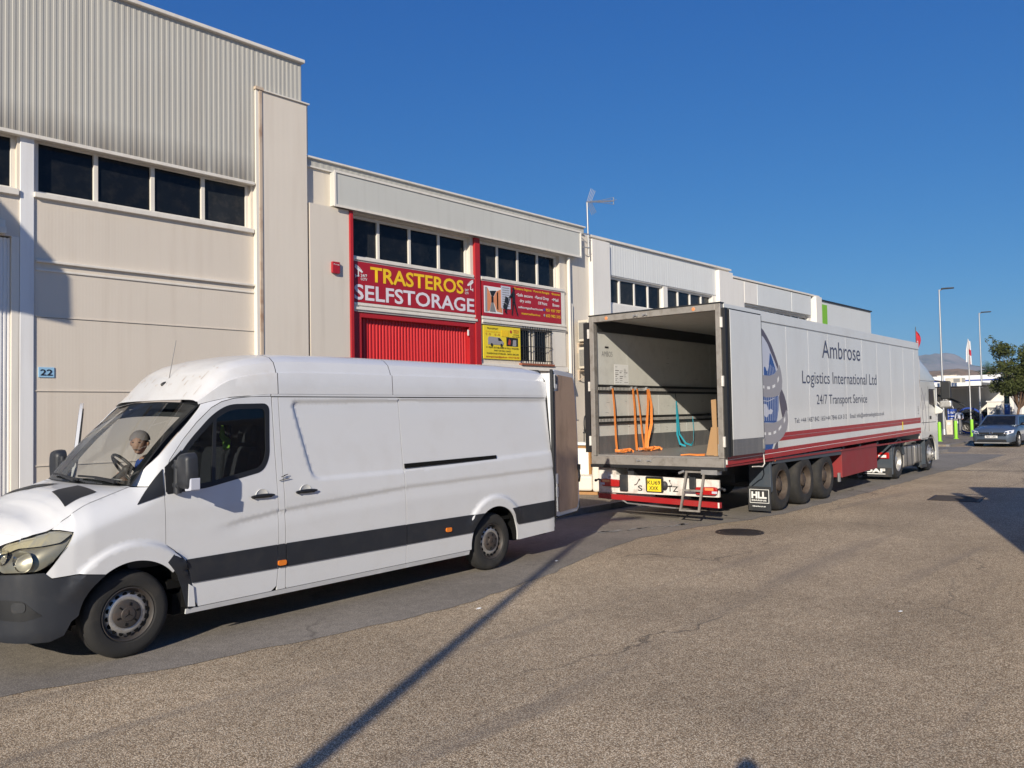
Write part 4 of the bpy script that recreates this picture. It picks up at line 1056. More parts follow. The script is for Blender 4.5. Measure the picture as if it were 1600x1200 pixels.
def rooflo(name, ss, m):
    mb = MB(); vs = []
    for s in ss:
        r = roofring(s); vs += r + [(a, VW - b, c) for a, b, c in reversed(r[:-1])]
    n = len(RP) * 2 - 1
    fs = [(i * n + k, (i + 1) * n + k, (i + 1) * n + k + 1, i * n + k + 1) for i in range(len(ss) - 1) for k in range(n - 1)]
    return mb.add(vs, fs).build(name, m, van, smooth=28, recalc=False)
def rng(a, b, n): return [a + (b - a) * i / n for i in range(n + 1)]
rooflo('roof_cap', [.70, .76, .83, .88, .92, .96, 1.0, 1.05, 1.1, 1.17, 1.25, 1.35, 1.45, 1.502], 'vroof')
rooflo('roof', rng(1.510, 3.010, 10), 'vpaint')
rooflo('roof', rng(3.018, 5.872, 16), 'vpaint')
# rusty drip marks on the front of the roof
def roofpt(s, y):
    r = roofring(s)
    for (a, b, c), (d_, e, f) in zip(r, r[1:]):
        if y <= e: k = (y - b) / (e - b); return (a + (d_ - a) * k - .002, y, c + (f - c) * k + .004)
    return r[-1]
mb = MB(); random.seed(31)
for _ in range(15):
    y = random.uniform(.30, .96); s0 = random.uniform(.71, 1.0); L = random.choice((.012, .02, .04, .08)); w = random.uniform(.002, .004)
    for m_ in (0, 1):
        q = [roofpt(s0, y - w), roofpt(s0 + L, y - w * .5), roofpt(s0 + L, y + w * .5), roofpt(s0, y + w)]
        if m_: q = [(a, VW - b, c) for a, b, c in q]
        mb.add(q, [(0, 1, 2, 3)])
mb.build('roof_stain', mat('rust_stain', (0.42, 0.30, 0.20), .8, var=.4, vscale=12), van)
# dark gutter line
mb = MB()
for y in (.125, VW - .140): mb.box(1.44, 5.86, y, y + .015, 2.150, 2.215)
mb.build('gutter', 'black', van)
# bonnet: its edge follows the top line of wing and headlamp
_ztop = [(-1.2, .985), (-1.16, .99), (-.98, 1.045), (-.66, 1.115), (-.55, 1.178), (-.331, 1.287), (.043, 1.405), (.06, 1.41)]
_edge = []
for k in range(61):
    t_ = -1.16 + k * (1.22 / 60); z_ = lerp(_ztop, t_); e_ = SF(t_, z_, 0); _edge.append(e_)
_edge.sort()
def hedge(s):
    for a, b in zip(_edge, _edge[1:]):
        if s <= b[0]:
            k = 0 if b[0] == a[0] else max(0, (s - a[0]) / (b[0] - a[0])); return a[1] + (b[1] - a[1]) * k, a[2] + (b[2] - a[2]) * k
    return _edge[-1][1], _edge[-1][2]
def hood(s, y):
    ye, zs = hedge(s); v = min(1, abs(y - .975) / (.975 - ye))
    b = lerp([(-1, .03), (-.9, .07), (-.7, .125), (-.45, .115), (-.2, .06), (.06, .0)], s)
    return zs + .004 + b * (1 - v ** 2.5)
mb = MB(); ss = [_edge[0][0] + (.05 - _edge[0][0]) * i / 34 for i in range(35)]; N = 40; vs = []
for s in ss:
    ye, zs = hedge(s)
    for k in range(N + 1):
        y = ye + .004 + (VW - 2 * ye - .008) * k / N; vs.append((s, y, hood(s, y)))
    if s == ss[0]: front_row = list(vs)
fs = [(i * (N + 1) + k, (i + 1) * (N + 1) + k, (i + 1) * (N + 1) + k + 1, i * (N + 1) + k + 1) for i in range(len(ss) - 1) for k in range(N)]
o_ = len(vs); vs += [(x - .03, y, z - .05) for x, y, z in front_row]; fs += [(k, k + 1, o_ + k + 1, o_ + k) for k in range(N)]
mb.add(vs, fs).build('bonnet', 'vpaint', van, smooth=60, recalc=False)
def hoodpatch(name, q, m, off=.006, n=8):
    mb = MB(); vs = []
    for i in range(n + 1):
        for j in range(n + 1):
            u, v = i / n, j / n
            a = Vector(q[0]).lerp(Vector(q[1]), u); b = Vector(q[3]).lerp(Vector(q[2]), u); p = a.lerp(b, v)
            vs.append((p.x, p.y, hood(p.x, p.y) + off))
    mb.add(vs, [(i * (n + 1) + j, i * (n + 1) + j + 1, (i + 1) * (n + 1) + j + 1, (i + 1) * (n + 1) + j) for i in range(n) for j in range(n)])
    return mb.build(name, m, van, smooth=60)
hoodpatch('bonnet_vent', [(-.42, .26), (-.15, .30), (-.10, .78), (-.34, .72)], 'black')
hoodpatch('bonnet_vent', [(-.42, VW - .26), (-.15, VW - .30), (-.10, VW - .78), (-.34, VW - .72)], 'black')
# scuttle at the windscreen foot
mb = MB(); n = 16; vs = []
for k in range(n + 1):
    y = .13 + (VW - .26) * k / n; f = 1 - ((y - .975) / .85) ** 2
    vs += [(.02 - .03 * f, y, 1.405), (.09 - .03 * f, y, 1.40)]
mb.add(vs, [(2 * k, 2 * k + 1, 2 * k + 3, 2 * k + 2) for k in range(n)]).build('scuttle', 'black', van)
# windscreen
def ws(u, v, d_=0):
    """u 0..1 near to far, v 0..1 bottom to top"""
    f = 1 - (2 * u - 1) ** 2
    b = Vector((.055 - .075 * f, .150 + (VW - .300) * u, 1.418)); t = Vector((.715 - .055 * f, .205 + (VW - .41) * u, 2.108 + .03 * f))
    p = b.lerp(t, v); bow = .025 * math.sin(math.pi * v)
    return (p.x - bow + d_, p.y, p.z + bow * .8 - d_ * .6)
def wsgrid(name, u0, u1, v0, v1, m, off=0, nu=16, nv=10, mb=None):
    mb2 = mb or MB(); vs = [ws(u0 + (u1 - u0) * i / nu, v0 + (v1 - v0) * j / nv, off) for i in range(nu + 1) for j in range(nv + 1)]
    mb2.add(vs, [(i * (nv + 1) + j, i * (nv + 1) + j + 1, (i + 1) * (nv + 1) + j + 1, (i + 1) * (nv + 1) + j) for i in range(nu) for j in range(nv)])
    return mb2 if mb is not None else mb2.build(name, m, van, smooth=60)
wsc = wsgrid('windscreen', 0, 1, 0, 1, 'glass')
fr = MB(); wsgrid('', -.012, .045, -.01, 1.01, '', .004, 2, 10, fr); wsgrid('', .955, 1.012, -.01, 1.01, '', .004, 2, 10, fr)
wsgrid('', .045, .955, -.01, .05, '', .004, 16, 2, fr); wsgrid('', .045, .955, .915, 1.01, '', .004, 16, 2, fr)
o = fr.build('windscreen_frit', 'black', van, smooth=60)
mb = MB(); wsgrid('', .86, 1.0, .0, 1.0, '', .05, 4, 12, mb); wsgrid('', 0.0, .07, .0, 1.0, '', .05, 3, 12, mb); wsgrid('', .05, .95, .86, 1.0, '', .07, 16, 3, mb); mb.build('interior_trim', 'seat', van, smooth=60)
mb = MB(); wsgrid('', .42, .60, .80, .915, '', .006, 6, 4, mb); mb.build('sensor_patch', 'black', van)
mb = MB()
for (a, b, c, e) in ((.06, .02, .50, .055), (.46, .015, .92, .05)):
    mb.tube([Vector(ws(a, b, -.03)), Vector(ws((a + c) / 2, (b + e) / 2 + .01, -.035)), Vector(ws(c, e, -.025))], .010, 6)
    mb.tube([Vector(ws(a, b, -.02)) + Vector((-.05, 0, 0)), Vector(ws((a + c) / 2, b + .02, -.04))], .012, 6)
mb.build('wiper', 'black', van)
# side glass
wg = [(a, b) for a, b in win]
vpanel('door_glass', roundpoly([(.31, 1.33), (.37, 1.56), (.55, 1.775), (.79, 2.005), (.96, 2.10), (1.39, 2.105), (1.36, 1.60), (1.285, 1.465), (.70, 1.36)], .05), [], 'glassdk', .1, off=-.008, thick=0, feat=False, parent=fd)
ring_out = roundpoly([(.318, 1.325), (.375, 1.56), (.55, 1.78), (.79, 2.012), (.96, 2.105), (1.40, 2.112), (1.368, 1.59), (1.29, 1.460), (.70, 1.352)], [.02, .05, .1, .1, .1, .08, .15, .09, .05])
ring_in = roundpoly([(.385, 1.375), (.43, 1.56), (.59, 1.755), (.815, 1.965), (.98, 2.055), (1.348, 2.062), (1.325, 1.62), (1.262, 1.502), (.72, 1.402)], [.02, .05, .1, .1, .1, .06, .15, .08, .05])
vpanel('window_seal', ring_out, [ring_in], 'black', .05, off=.003, thick=.008, feat=False, parent=fd)
vpanel('window_divider', [(.742, 1.39), (.782, 1.395), (.835, 2.02), (.80, 1.99)], [], 'black', .05, off=.004, thick=.01, feat=False, parent=fd)
vpanel('mirror_base', [(.312, 1.345), (.315, 1.56), (.47, 1.70), (.455, 1.365), (.40, 1.33)], [], 'black', .04, off=.008, thick=.01, feat=False, parent=fd)
vpanel('quarter_trim', [(.065, 1.262), (.19, 1.41), (.295, 1.545), (.295, 1.325)], [], 'black', .03, off=.008, thick=.012, feat=False)
# door handles
for s, z, par in ((1.255, 1.226, fd), (1.755, 1.23, sd)):
    y = vin(s, z)
    hh = MB(); hh.lathe([(0, .001), (.062, .001), (.070, -.004), (.072, 0.004)], (s + .0, y - .001, z), 'y', 24); cupo = hh.build('handle_cup', 'twhite', par, smooth=40)
    mb = MB(); mb.sphere((s, y - .022, z + .006), (.135, .016, .020), 16, 8); mb.cyl((s - .10, y - .03, z), (s - .10, y + .005, z), .014); mb.cyl((s + .08, y - .03, z), (s + .08, y + .005, z), .014)
    mb.build('handle', 'black', par, smooth=60)
# slide rail behind the sliding door
vpanel('slide_rail', [(3.115, 1.375), (4.70, 1.40), (4.70, 1.442), (3.115, 1.425)], [], 'vdark', .06, off=.003, thick=.01, feat=False)
mb = MB(); y = vin(3.9, 1.42)
for a in range(12):
    s0 = 3.13 + a * .13; mb.box(s0, s0 + .13, vin(s0, 1.42) - .012, vin(s0, 1.42) + .004, 1.392 + .0145 * (s0 - 3.1), 1.402 + .0145 * (s0 - 3.1))
mb.build('rail_lip', 'grey', van)
mb = MB()
for dx, dz in ((0, 0), (.03, .012), (.015, -.03), (.05, -.025), (-.02, -.035)): mb.cyl((1.475 + dx, .012, 1.395 + dz), (1.515 + dx, .006, 1.405 + dz), .004, n=5)
mb.build('padlock_hasp', 'railmetal', van)
# bumper, headlamp, grille (side surface wrapped round the nose; the middle is shared)
bump = [(-.418, .758), (-.603, .748), (-.655, .80), (-.72, .800), (-1.0, .796), (TN, .80), (TN, .30), (-1.2, .30), (-.9, .275), (-.62, .262), (-.52, .30), (-.47, .40)] + arc(0.02, .36, AR, 170, 124, 10)
for far in (False, True):
    vpanel('bumper', bump, [], 'dkplast', .045, far, off=.012, thick=.03)
    # recessed lamp: dark bowl behind, clear lens in front
    lamp = roundpoly([(-.458, 1.085), (-.505, .985), (-.60, .865), (-.70, .812), (-1.02, .802), (-1.12, .88), (-1.16, .99), (-.98, 1.045), (-.66, 1.112)], [.015, .05, .05, .03, .03, .05, .04, .04, .05])
    hl = vpanel('headlamp', lamp, [], 'lens', .04, far, off=.004, thick=0, feat=False)
    vpanel('lamp_backing', lamp, [], 'lampgrey', .05, far, off=-.045, thick=0, feat=False, parent=hl)
    vpanel('indicator', roundpoly([(-.475, 1.078), (-.56, 1.02), (-.70, 1.0), (-.92, .985), (-1.06, .94), (-1.13, .96), (-1.13, 1.0), (-.98, 1.035), (-.66, 1.103)], .02), [], 'lampcream', .04, far, off=-.012, thick=.01, feat=False, parent=hl)
    rf = MB()
    for t, z, r_ in ((-.83, .895, .085), (-1.03, .93, .065)):
        p, n = nose(t); y = p.y + .035; x = p.x + .05
        c = (x + .02, VW - y if far else y, z)
        rf.lathe([(r_, -.05), (r_ * .8, -.01), (r_ * .5, .02), (0, .03)], (0, 0, 0), 'x', 24)
        k = len(rf.v) - 4 * 24
        ang = math.atan2(n.y, n.x)
        for i in range(k, len(rf.v)):
            v = Vector(rf.v[i]); a = .55 * (-1 if far else 1); v = Vector((v.x * math.cos(a) - v.y * math.sin(a), v.x * math.sin(a) + v.y * math.cos(a), v.z)); rf.v[i] = tuple(v + Vector(c))
    rf.build('reflector', 'chrome', hl, smooth=60)
    p, n = nose(-.86)
    vpanel('fog_pocket', roundpoly([(-.66, .475), (-.70, .50), (-.80, .60), (-.95, .61), (-1.05, .60), (-1.02, .46), (-.8, .44)], .03), [], 'black', .04, far, off=.014, thick=.004, feat=False)
    vpanel('fog_lamp', roundpoly([(-.78, .51), (-.78, .59), (-.88, .59), (-.88, .51)], .035), [], 'chassis', .02, far, off=.020, thick=.008, feat=False)
    vpanel('grille', [(TN, .80), (TN, 1.02), (-1.19, 1.0), (-1.13, .86), (-1.10, .80)], [], 'dkplast', .06, far, off=-.01, thick=.02, feat=False)
    vpanel('nose_panel', [(TN, 1.02), (TN, 1.10), (-.98, 1.07), (-.98, 1.05), (-1.19, 1.0)], [], 'vpaint', .06, far, feat=False)
# inside of the body
mb = MB()
mb.box(.42, 4.12, .12, VW - .12, .26, .44); mb.box(5.12, 5.82, .12, VW - .12, .30, .50); mb.box(-.85, .42, .30, VW - .30, .30, .75); mb.box(4.12, 5.12, .32, VW - .32, .42, .70)
mb.build('underbody', 'vdark', van)
for cx in (.02, 4.63):
    for far in (False, True):
        mb = MB(); ys = (.03, .34); n = 20
        pts = arc(cx, .36, AR + .035, -5, 185, n); vs = []
        for (a, b) in pts:
            for y in ys: vs.append((a, VW - y if far else y, b))
        fs = [(2 * k, 2 * k + 1, 2 * k + 3, 2 * k + 2) for k in range(n)]
        mb.add(vs, fs); mb.add([(a, VW - .34 if far else .34, b) for a, b in pts], [tuple(range(n + 1))])
        mb.build('wheel_well', 'vdark', van)
box('cargo_floor', 'vdark', van, 1.5, 5.8, .1, VW - .1, .60, .64)
mb = MB(); mb.add([(1.46, .07, .5), (1.46, VW - .07, .5), (1.46, VW - .15, 2.2), (1.46, VW - .3, 2.5), (1.46, .3, 2.5), (1.46, .15, 2.2)], [(0, 1, 2, 3, 4, 5)])
mb.build('bulkhead', 'chassis', van)
box('cab_floor', 'vdark', van, .35, 1.45, .08, VW - .08, .50, .56)
# dashboard, seats, wheel
mb = MB(); mb.prism(roundpoly([(.10, 1.375), (.42, 1.40), (.52, 1.36), (.55, 1.20), (.48, .95), (.40, .70), (.05, .70), (.02, 1.2)], .03), 'y', .17, VW - .17)
mb.build('dashboard', 'dkplast', van, bevel=.01)
box('document', 'white', van, .20, .42, 1.05, 1.30, 1.402, 1.408)
def cabseat(y0, w):
    s_ = MB(); s_.prism(roundpoly([(.80, .95), (1.28, .90), (1.30, 1.02), (.82, 1.10), (.76, 1.04)], .04), 'y', y0, y0 + w); a = s_.build('seat', 'seat', van, bevel=.02)
    MB().prism(roundpoly([(1.20, 1.0), (1.31, 1.0), (1.41, 1.66), (1.33, 1.70), (1.27, 1.62)], .04), 'y', y0 + .02, y0 + w - .02).build('backrest', 'seat', a, bevel=.03)
    MB().prism(roundpoly([(1.34, 1.72), (1.42, 1.72), (1.44, 1.90), (1.37, 1.91)], .03), 'y', y0 + w / 2 - .12, y0 + w / 2 + .12).build('headrest', 'seat', a, bevel=.02)
cabseat(.22, .48); cabseat(.72, .42); cabseat(1.26, .50)
mb = MB(); c = Vector((.64, 1.42, 1.475)); nrm = Vector((.80, -.05, .60)).normalized(); u = nrm.orthogonal().normalized(); w = nrm.cross(u)
mb.tube([c + (u * math.cos(k * .2618) + w * math.sin(k * .2618)) * .195 for k in range(25)], .015, 8)
for a in (0, 2.1, 4.2): mb.tube([c, c + (u * math.cos(a) + w * math.sin(a)) * .19], .014, 6)
mb.sphere(c, .05, 12, 8); mb.tube([c, c - nrm * .28], .03, 8)
mb.build('steering_wheel', 'black', van, smooth=60)
# mirrors
for far in (False, True):
    f = lambda y: VW - y if far else y
    mx = -.15 if far else 0
    mb = MB(); pts = roundpoly([(-.055, 1.365), (-.235, 1.36), (-.255, 1.50), (-.245, 1.655), (-.205, 1.685), (-.08, 1.68), (-.045, 1.64)], .035)
    vs = []; fs = []; n = len(pts); cy = sum(p[0] for p in pts) / n; cz = sum(p[1] for p in pts) / n
    L = [(.395, 1.0), (.36, .985), (.325, .93), (.302, .82), (.292, .6)]
    for x, k in L: vs += [(x + .06 + mx, f(cy + (p[0] - cy) * k), cz + (p[1] - cz) * k) for p in pts]
    for i in range(len(L) - 1): fs += [(i * n + a, i * n + (a + 1) % n, (i + 1) * n + (a + 1) % n, (i + 1) * n + a) for a in range(n)]
    fs += [tuple(range(n)), tuple(range((len(L) - 1) * n, len(L) * n))]
    mr = mb.add(vs, fs).build('mirror', 'dkplast', van, smooth=40)
    mb = MB(); mb.prism([(f(cy + (p[0] - cy) * .88), cz + (p[1] - cz) * .9) for p in pts], 'x', .456 + mx, .460 + mx); mb.build('mirror_glass', 'chrome', mr)
    mb = MB(); mb.cyl((.40 + mx, f(.05), 1.40), (.40 + mx, f(-.08), 1.395), .035, .03, 12); mb.cyl((.40 + mx, f(.05), 1.56), (.40 + mx, f(-.08), 1.56), .03, .026, 12); mb.cyl((.40 + mx, f(-.01), 1.33), (.40 + mx, f(-.01), 1.62), .035, .03, 12)
    mb.build('mirror_arm', 'dkplast', mr, smooth=40)
    mb = MB(); mb.prism(roundpoly([(f(-.16), 1.355), (f(-.26), 1.365), (f(-.262), 1.47), (f(-.24), 1.46), (f(-.215), 1.40), (f(-.16), 1.39)], .01), 'x', .385 + mx, .47 + mx); mb.build('mirror_indicator', 'logopale', mr, bevel=.006)
# aerial
mb = MB(); mb.sphere((.86, .975, 2.315), (.10, .03, .035), 14, 8); an_ = mb.build('aerial_base', 'black', van, smooth=60)
MB().cyl((.84, .975, 2.33), (.93, .985, 2.76), .005, .003, 6).build('aerial', 'grey', an_)
# wheels
van_wheel(van, .0, 1, .035); van_wheel(van, 4.61, 1, .035); van_wheel(van, .0, -1, VW - .035); van_wheel(van, 4.61, -1, VW - .035)
# rear: jamb, plywood lined door standing open
mb = MB(); mb.prism([(.02, .36), (.05, .36), (.05, 1.2), (.12, 2.15), (.15, 2.40), (.27, 2.55), (.975, 2.60), (.975, 2.625), (.25, 2.57), (.12, 2.41), (.09, 2.15), (.02, 1.2), (0.0, .6)], 'x', 5.874, 5.90)
mb.build('door_jamb', 'black', van)
mb = MB(); mb.prism([(VW - a, b) for a, b in [(.02, .36), (.05, .36), (.05, 1.2), (.12, 2.15), (.15, 2.40), (.27, 2.55), (.975, 2.60), (.975, 2.625), (.25, 2.57), (.12, 2.41), (.09, 2.15), (.02, 1.2), (0.0, .6)]], 'x', 5.874, 5.90)
mb.build('door_jamb', 'black', van)
MB().prism([(.012, .40), (.012, 2.52), (.20, 2.52), (.155, 2.42), (.125, 2.15), (.07, 1.6), (.04, 1.2), (.03, .40)], 'x', 5.876, 5.888).build('rear_pillar', 'vpaint', van)
box('rear_bumper', 'dkplast', van, 5.80, 6.0, .16, VW - .16, .33, .50, bevel=.02)
rd = bpy.data.objects.new('rear_door', None); COL.objects.link(rd); rd.parent = van; rd.location = (5.905, .012, 0); rd.rotation_euler = (0, 0, R(13))
dp = [(0.0, .56), (.10, .50), (.80, .50), (.905, .56), (.93, .68), (.935, 1.1), (.91, 1.6), (.87, 2.1), (.82, 2.45), (.76, 2.54), (.10, 2.575), (0.02, 2.54), (-.005, 1.6)]
MB().prism(roundpoly(dp, .03), 'y', .012, .055).build('door_shell', 'vpaint', rd, bevel=.01)
dl = [(.13, .615), (.19, .575), (.80, .575), (.86, .64), (.875, 1.1), (.855, 1.6), (.815, 2.1), (.765, 2.40), (.72, 2.475), (.17, 2.50), (.17, 2.28), (.07, 2.27), (.07, 1.6), (.075, 1.15), (.13, .95)]
MB().prism(dl, 'y', .002, .012).build('plywood_lining', 'ply', rd)
mb = MB(); mb.tube([(.02, .03, .54), (.10, -.005, .515), (.80, -.005, .515), (.90, -.005, .58), (.935, .03, .70)], .012, 6); mb.build('door_seal', 'black', rd)
mb = MB(); mb.prism([(-.03, .46), (.012, .50), (.012, 2.54), (-.03, 2.57)], 'y', -.012, .03); mb.build('edge_seal', 'black', rd)
mb = MB(); mb.box(.03, .10, -.012, .004, .98, 1.12); mb.box(.02, .08, -.02, .004, .80, .93); mb.cyl((.06, -.02, .86), (.06, .0, .86), .03); mb.tube([(.05, -.012, .6), (.045, -.012, .98)], .012, 6)
mb.build('latch', 'twhite', rd)
mb = MB(); mb.prism(roundpoly([(.025, 2.30), (.125, 2.30), (.125, 2.51), (.025, 2.51)], .03), 'y', -.014, .0); hs = mb.build('latch_housing', 'twhite', rd, bevel=.005)
MB().prism(roundpoly([(.06, 2.37), (.095, 2.37), (.095, 2.49), (.06, 2.49)], .012), 'y', -.020, -.0145).build('latch_slot', 'vdark', hs)
mb = MB(); mb.tube([(.86, .0, 1.18), (.82, -.035, 1.12), (.84, -.035, 1.02), (.90, .0, .95)], .016, 8); mb.box(.84, .91, -.025, .02, 1.12, 1.20); mb.build('grab_handle', 'black', rd)
mb = MB(); mb.prism([(.84, 2.40), (.87, 2.40), (.98, 2.24), (.99, 2.20), (.90, 2.20), (.87, 2.30)], 'y', .02, .04); mb.tube([(.89, .03, 2.22), (.92, .03, 1.86)], .008, 5); mb.tube([(.90, .03, 1.85), (1.0, .03, 1.85)], .01, 5)
mb.build('hinge_strap', 'galv', rd)
box('lamp_cluster', 'redlens', van, 5.80, 5.895, VW - .10, VW - .015, .9, 1.25, bevel=.01)
# driver's door on the far side, standing open
od = bpy.data.objects.new('driver_door', None); COL.objects.link(od); od.parent = van
od.location = (.302, VW - .02, 0); od.rotation_euler = (0, 0, R(66))
fm0 = sidemap(False, 0, False)
def odmap(t, z, d_):
    x, y, z = fm0(t, z, d_); return (x - .302, -y + .02, z)
panel(door, [win], .06, odmap, .03).build('door_shell', 'vpaint', od, smooth=40)
panel(ring_out, [ring_in], .06, lambda t, z, d_: odmap(t, z, d_ - .004), .04).build('window_seal', 'black', od)
# driver
def skinned(name, pts, edges, radii, m, parent, root=0, sub=1):
    me = bpy.data.meshes.new(name); me.from_pydata([Vector(p) for p in pts], edges, [])
    ob = bpy.data.objects.new(name, me); COL.objects.link(ob)
    sk = ob.modifiers.new('skin', 'SKIN'); sb = ob.modifiers.new('sub', 'SUBSURF'); sb.levels = sub; sb.render_levels = sub
    bm = bmesh.new(); bm.from_mesh(me); ly = bm.verts.layers.skin.verify()
    bm.verts.ensure_lookup_table()
    for i, v in enumerate(bm.verts):
        rr = radii[i]; v[ly].radius = rr if isinstance(rr, tuple) else (rr, rr); v[ly].use_root = (i == root)
    bm.to_mesh(me); bm.free()
    bpy.context.view_layer.update()
    e = ob.evaluated_get(bpy.context.evaluated_depsgraph_get()); nm = bpy.data.meshes.new_from_object(e)
    bpy.data.objects.remove(ob)
    o2 = bpy.data.objects.new(name, nm); COL.objects.link(o2); o2.parent = parent
    nm.materials.clear()
    for x in (m if isinstance(m, list) else [m]): nm.materials.append(M[x])
    nm.shade_smooth()
    return o2
def head_into(mb, c, f, s=1.0, hat=0):
    """a head with brow, nose, chin and ears; f = facing direction (unit, horizontal)"""
    f = Vector(f).normalized(); l = Vector((0, 0, 1)).cross(f); c = Vector(c); nu, nv = 20, 16; vs = []
    for j in range(nv + 1):
        a = math.pi * j / nv - math.pi / 2
        for i in range(nu):
            b = 2 * math.pi * i / nu
            x = math.cos(a) * math.cos(b); y = math.cos(a) * math.sin(b); z = math.sin(a)
            w = .076 - .014 * max(0, -z) * 1.2; dpt = .098 - .010 * max(0, -z)
            px = x * dpt; py = y * w; pz = z * .118
            if x > .6 and abs(y) < .32 and -.38 < z < .12: px += .020 * (1 - abs(y) / .32) * (1 - abs(z + .18) / .30 if abs(z + .18) < .3 else 0)
            if x > .3 and .12 < z < .3: px += .006
            if x > .55 and -.02 < z < .16 and .22 < abs(y) < .6: px -= .008
            if x > .3 and z < -.75: px += .015
            if x < 0 and z < -.4: px *= .7
            vs.append(c + (f * px + l * py + Vector((0, 0, pz))) * s)
    o = len(mb.v)
    mb.add(vs, [(j * nu + i, j * nu + (i + 1) % nu, (j + 1) * nu + (i + 1) % nu, (j + 1) * nu + i) for j in range(nv) for i in range(nu)], 0)
    for sg in (-1, 1):
        mb.sphere(c + (l * sg * .080 - f * .005 + Vector((0, 0, -.005))) * s, (.012 * s + .010 * abs(l.x) * s, .012 * s + .010 * abs(l.y) * s, .030 * s), 8, 6)
pr = thing('person', 'driver in a blue shirt and grey cap leaning over the van steering wheel', 'person', (2.996, 6.973, 0), 0.043)
P_ = [(1.10, 1.42, 1.02), (1.02, 1.42, 1.20), (.93, 1.42, 1.40), (.88, 1.42, 1.52), (.83, 1.42, 1.60),
      (.90, 1.20, 1.53), (.84, 1.20, 1.27), (.68, 1.26, 1.36), (.62, 1.30, 1.43),
      (.90, 1.66, 1.53), (.84, 1.64, 1.27), (.68, 1.60, 1.38), (.62, 1.57, 1.44),
      (.80, 1.32, 1.02), (.52, 1.30, 1.05), (.45, 1.30, .75), (.80, 1.53, 1.02), (.52, 1.55, 1.05), (.45, 1.55, .75)]
E_s = [(0, 1), (1, 2), (2, 3), (3, 4), (3, 5), (5, 6), (6, 7), (7, 8), (3, 9), (9, 10), (10, 11), (11, 12), (0, 13), (13, 14), (14, 15), (0, 16), (16, 17), (17, 18)]
rad = [(.15, .12), (.15, .12), (.19, .13), (.10, .09), .055, .075, .05, .036, .032, .062, .045, .036, .032, .085, .065, .045, .085, .065, .045]
body = skinned('body', P_, E_s, rad, ['blueshirt', 'skin', 'seat'], pr, 0, 1)
for p in body.data.polygons:
    c = p.center; p.material_index = 1 if (c.z > 1.575 or (c.x < .76 and c.z > 1.25)) else (2 if c.z < 1.08 else 0)
mb = MB(); head_into(mb, (.77, 1.42, 1.74), (-.75, -.66, .02)); mb.build('head', 'skin', pr, smooth=180)
mb = MB()
for sg in (-1, 1):
    f_ = Vector((-.75, -.66, 0)).normalized(); l_ = Vector((0, 0, 1)).cross(f_)
    mb.sphere(Vector((.77, 1.42, 1.748)) + f_ * .083 + l_ * .030 * sg, (.012, .012, .006), 8, 6)
mb.build('eyes', 'txblack', pr)
mb = MB()
for sg in (-1, 1): mb.cyl(Vector((.77, 1.42, 1.768)) + f_ * .088 + l_ * .016 * sg, Vector((.77, 1.42, 1.770)) + f_ * .080 + l_ * .045 * sg, .005, n=6)
mb.cyl(Vector((.77, 1.42, 1.676)) + f_ * .088 - l_ * .022, Vector((.77, 1.42, 1.676)) + f_ * .088 + l_ * .022, .004, n=6)
mb.build('brows', 'hair', pr)
mb = MB(); nu, nv = 20, 6; c = Vector((.775, 1.425, 1.765)); vs = []
for j in range(nv + 1):
    a = math.pi / 2 * j / nv
    for i in range(nu): b = 2 * math.pi * i / nu; vs.append(c + Vector((math.cos(a) * math.cos(b) * .102, math.cos(a) * math.sin(b) * .096, math.sin(a) * .104)))
mb.add(vs, [(j * nu + i, j * nu + (i + 1) % nu, (j + 1) * nu + (i + 1) % nu, (j + 1) * nu + i) for j in range(nv) for i in range(nu)])
mb.build('cap', mat('grey_cap', (0.34, 0.29, 0.28), .9), pr, smooth=60)
# high visibility vest hung on the seat
hv = MB(); hv.tube([(1.20, .60, 1.90), (1.21, .62, 1.80), (1.24, .58, 1.74), (1.18, .50, 1.69), (1.16, .44, 1.70)], [.012, .03, .04, .035, .02], 7)
hv = hv.build('vest', 'hivis', None, smooth=60); hv.location = (2.996, 6.973, 0); hv.rotation_euler = (0, 0, .043)
tag(hv, 'small yellow green hi-vis vest hanging inside the van door window', 'vest')

# ================================================================ box trailer (local x forward, y 0 = street side)
TL = (12.79, 6.70, 0); TA = 0.039
tr = thing('box_trailer', 'long white box trailer with red stripes and its rear doors open', 'trailer', TL, TA)
TW, TT, LN = 2.69, 3.78, 12.84
def zb(x): return 1.03 + .0125 * x           # lower body edge
# shell
mb = MB()
mb.prism([(.10, zb(.1)), (LN, zb(LN)), (LN, TT), (.10, TT)], 'y', 0, .055)
mb.build('side_wall', 'twhite', tr)
mb = MB(); mb.prism([(.10, zb(.1)), (LN, zb(LN)), (LN, TT), (.10, TT)], 'y', TW - .055, TW); mb.build('side_wall', 'twhite', tr)
box('front_wall', 'twhite', tr, LN - .06, LN, .056, TW - .056, 1.2, TT - .04)
box('roof', 'twhite', tr, .10, LN, .056, TW - .056, TT - .045, TT - .004)
box('roof_edge', 'twhite', tr, .10, LN + .01, -.012, .0, 3.60, TT + .006, bevel=.003)
mb = MB(); mb.box(.10, LN, .0565, .0585, 1.17, TT - .046); mb.box(.10, LN, TW - .0585, TW - .0565, 1.50, TT - .046); mb.build('lining', 'tinside', tr)
box('ceiling_lining', 'tinside', tr, .10, LN, .06, TW - .06, TT - .049, TT - .047)
box('bulkhead_lining', 'tinside', tr, 7.6, 7.62, .06, TW - .06, 1.16, TT - .05)
mb = MB(); mb.box(.05, 7.6, .06, TW - .06, 1.10, 1.16); mb.build('floor', 'tfloor', tr)
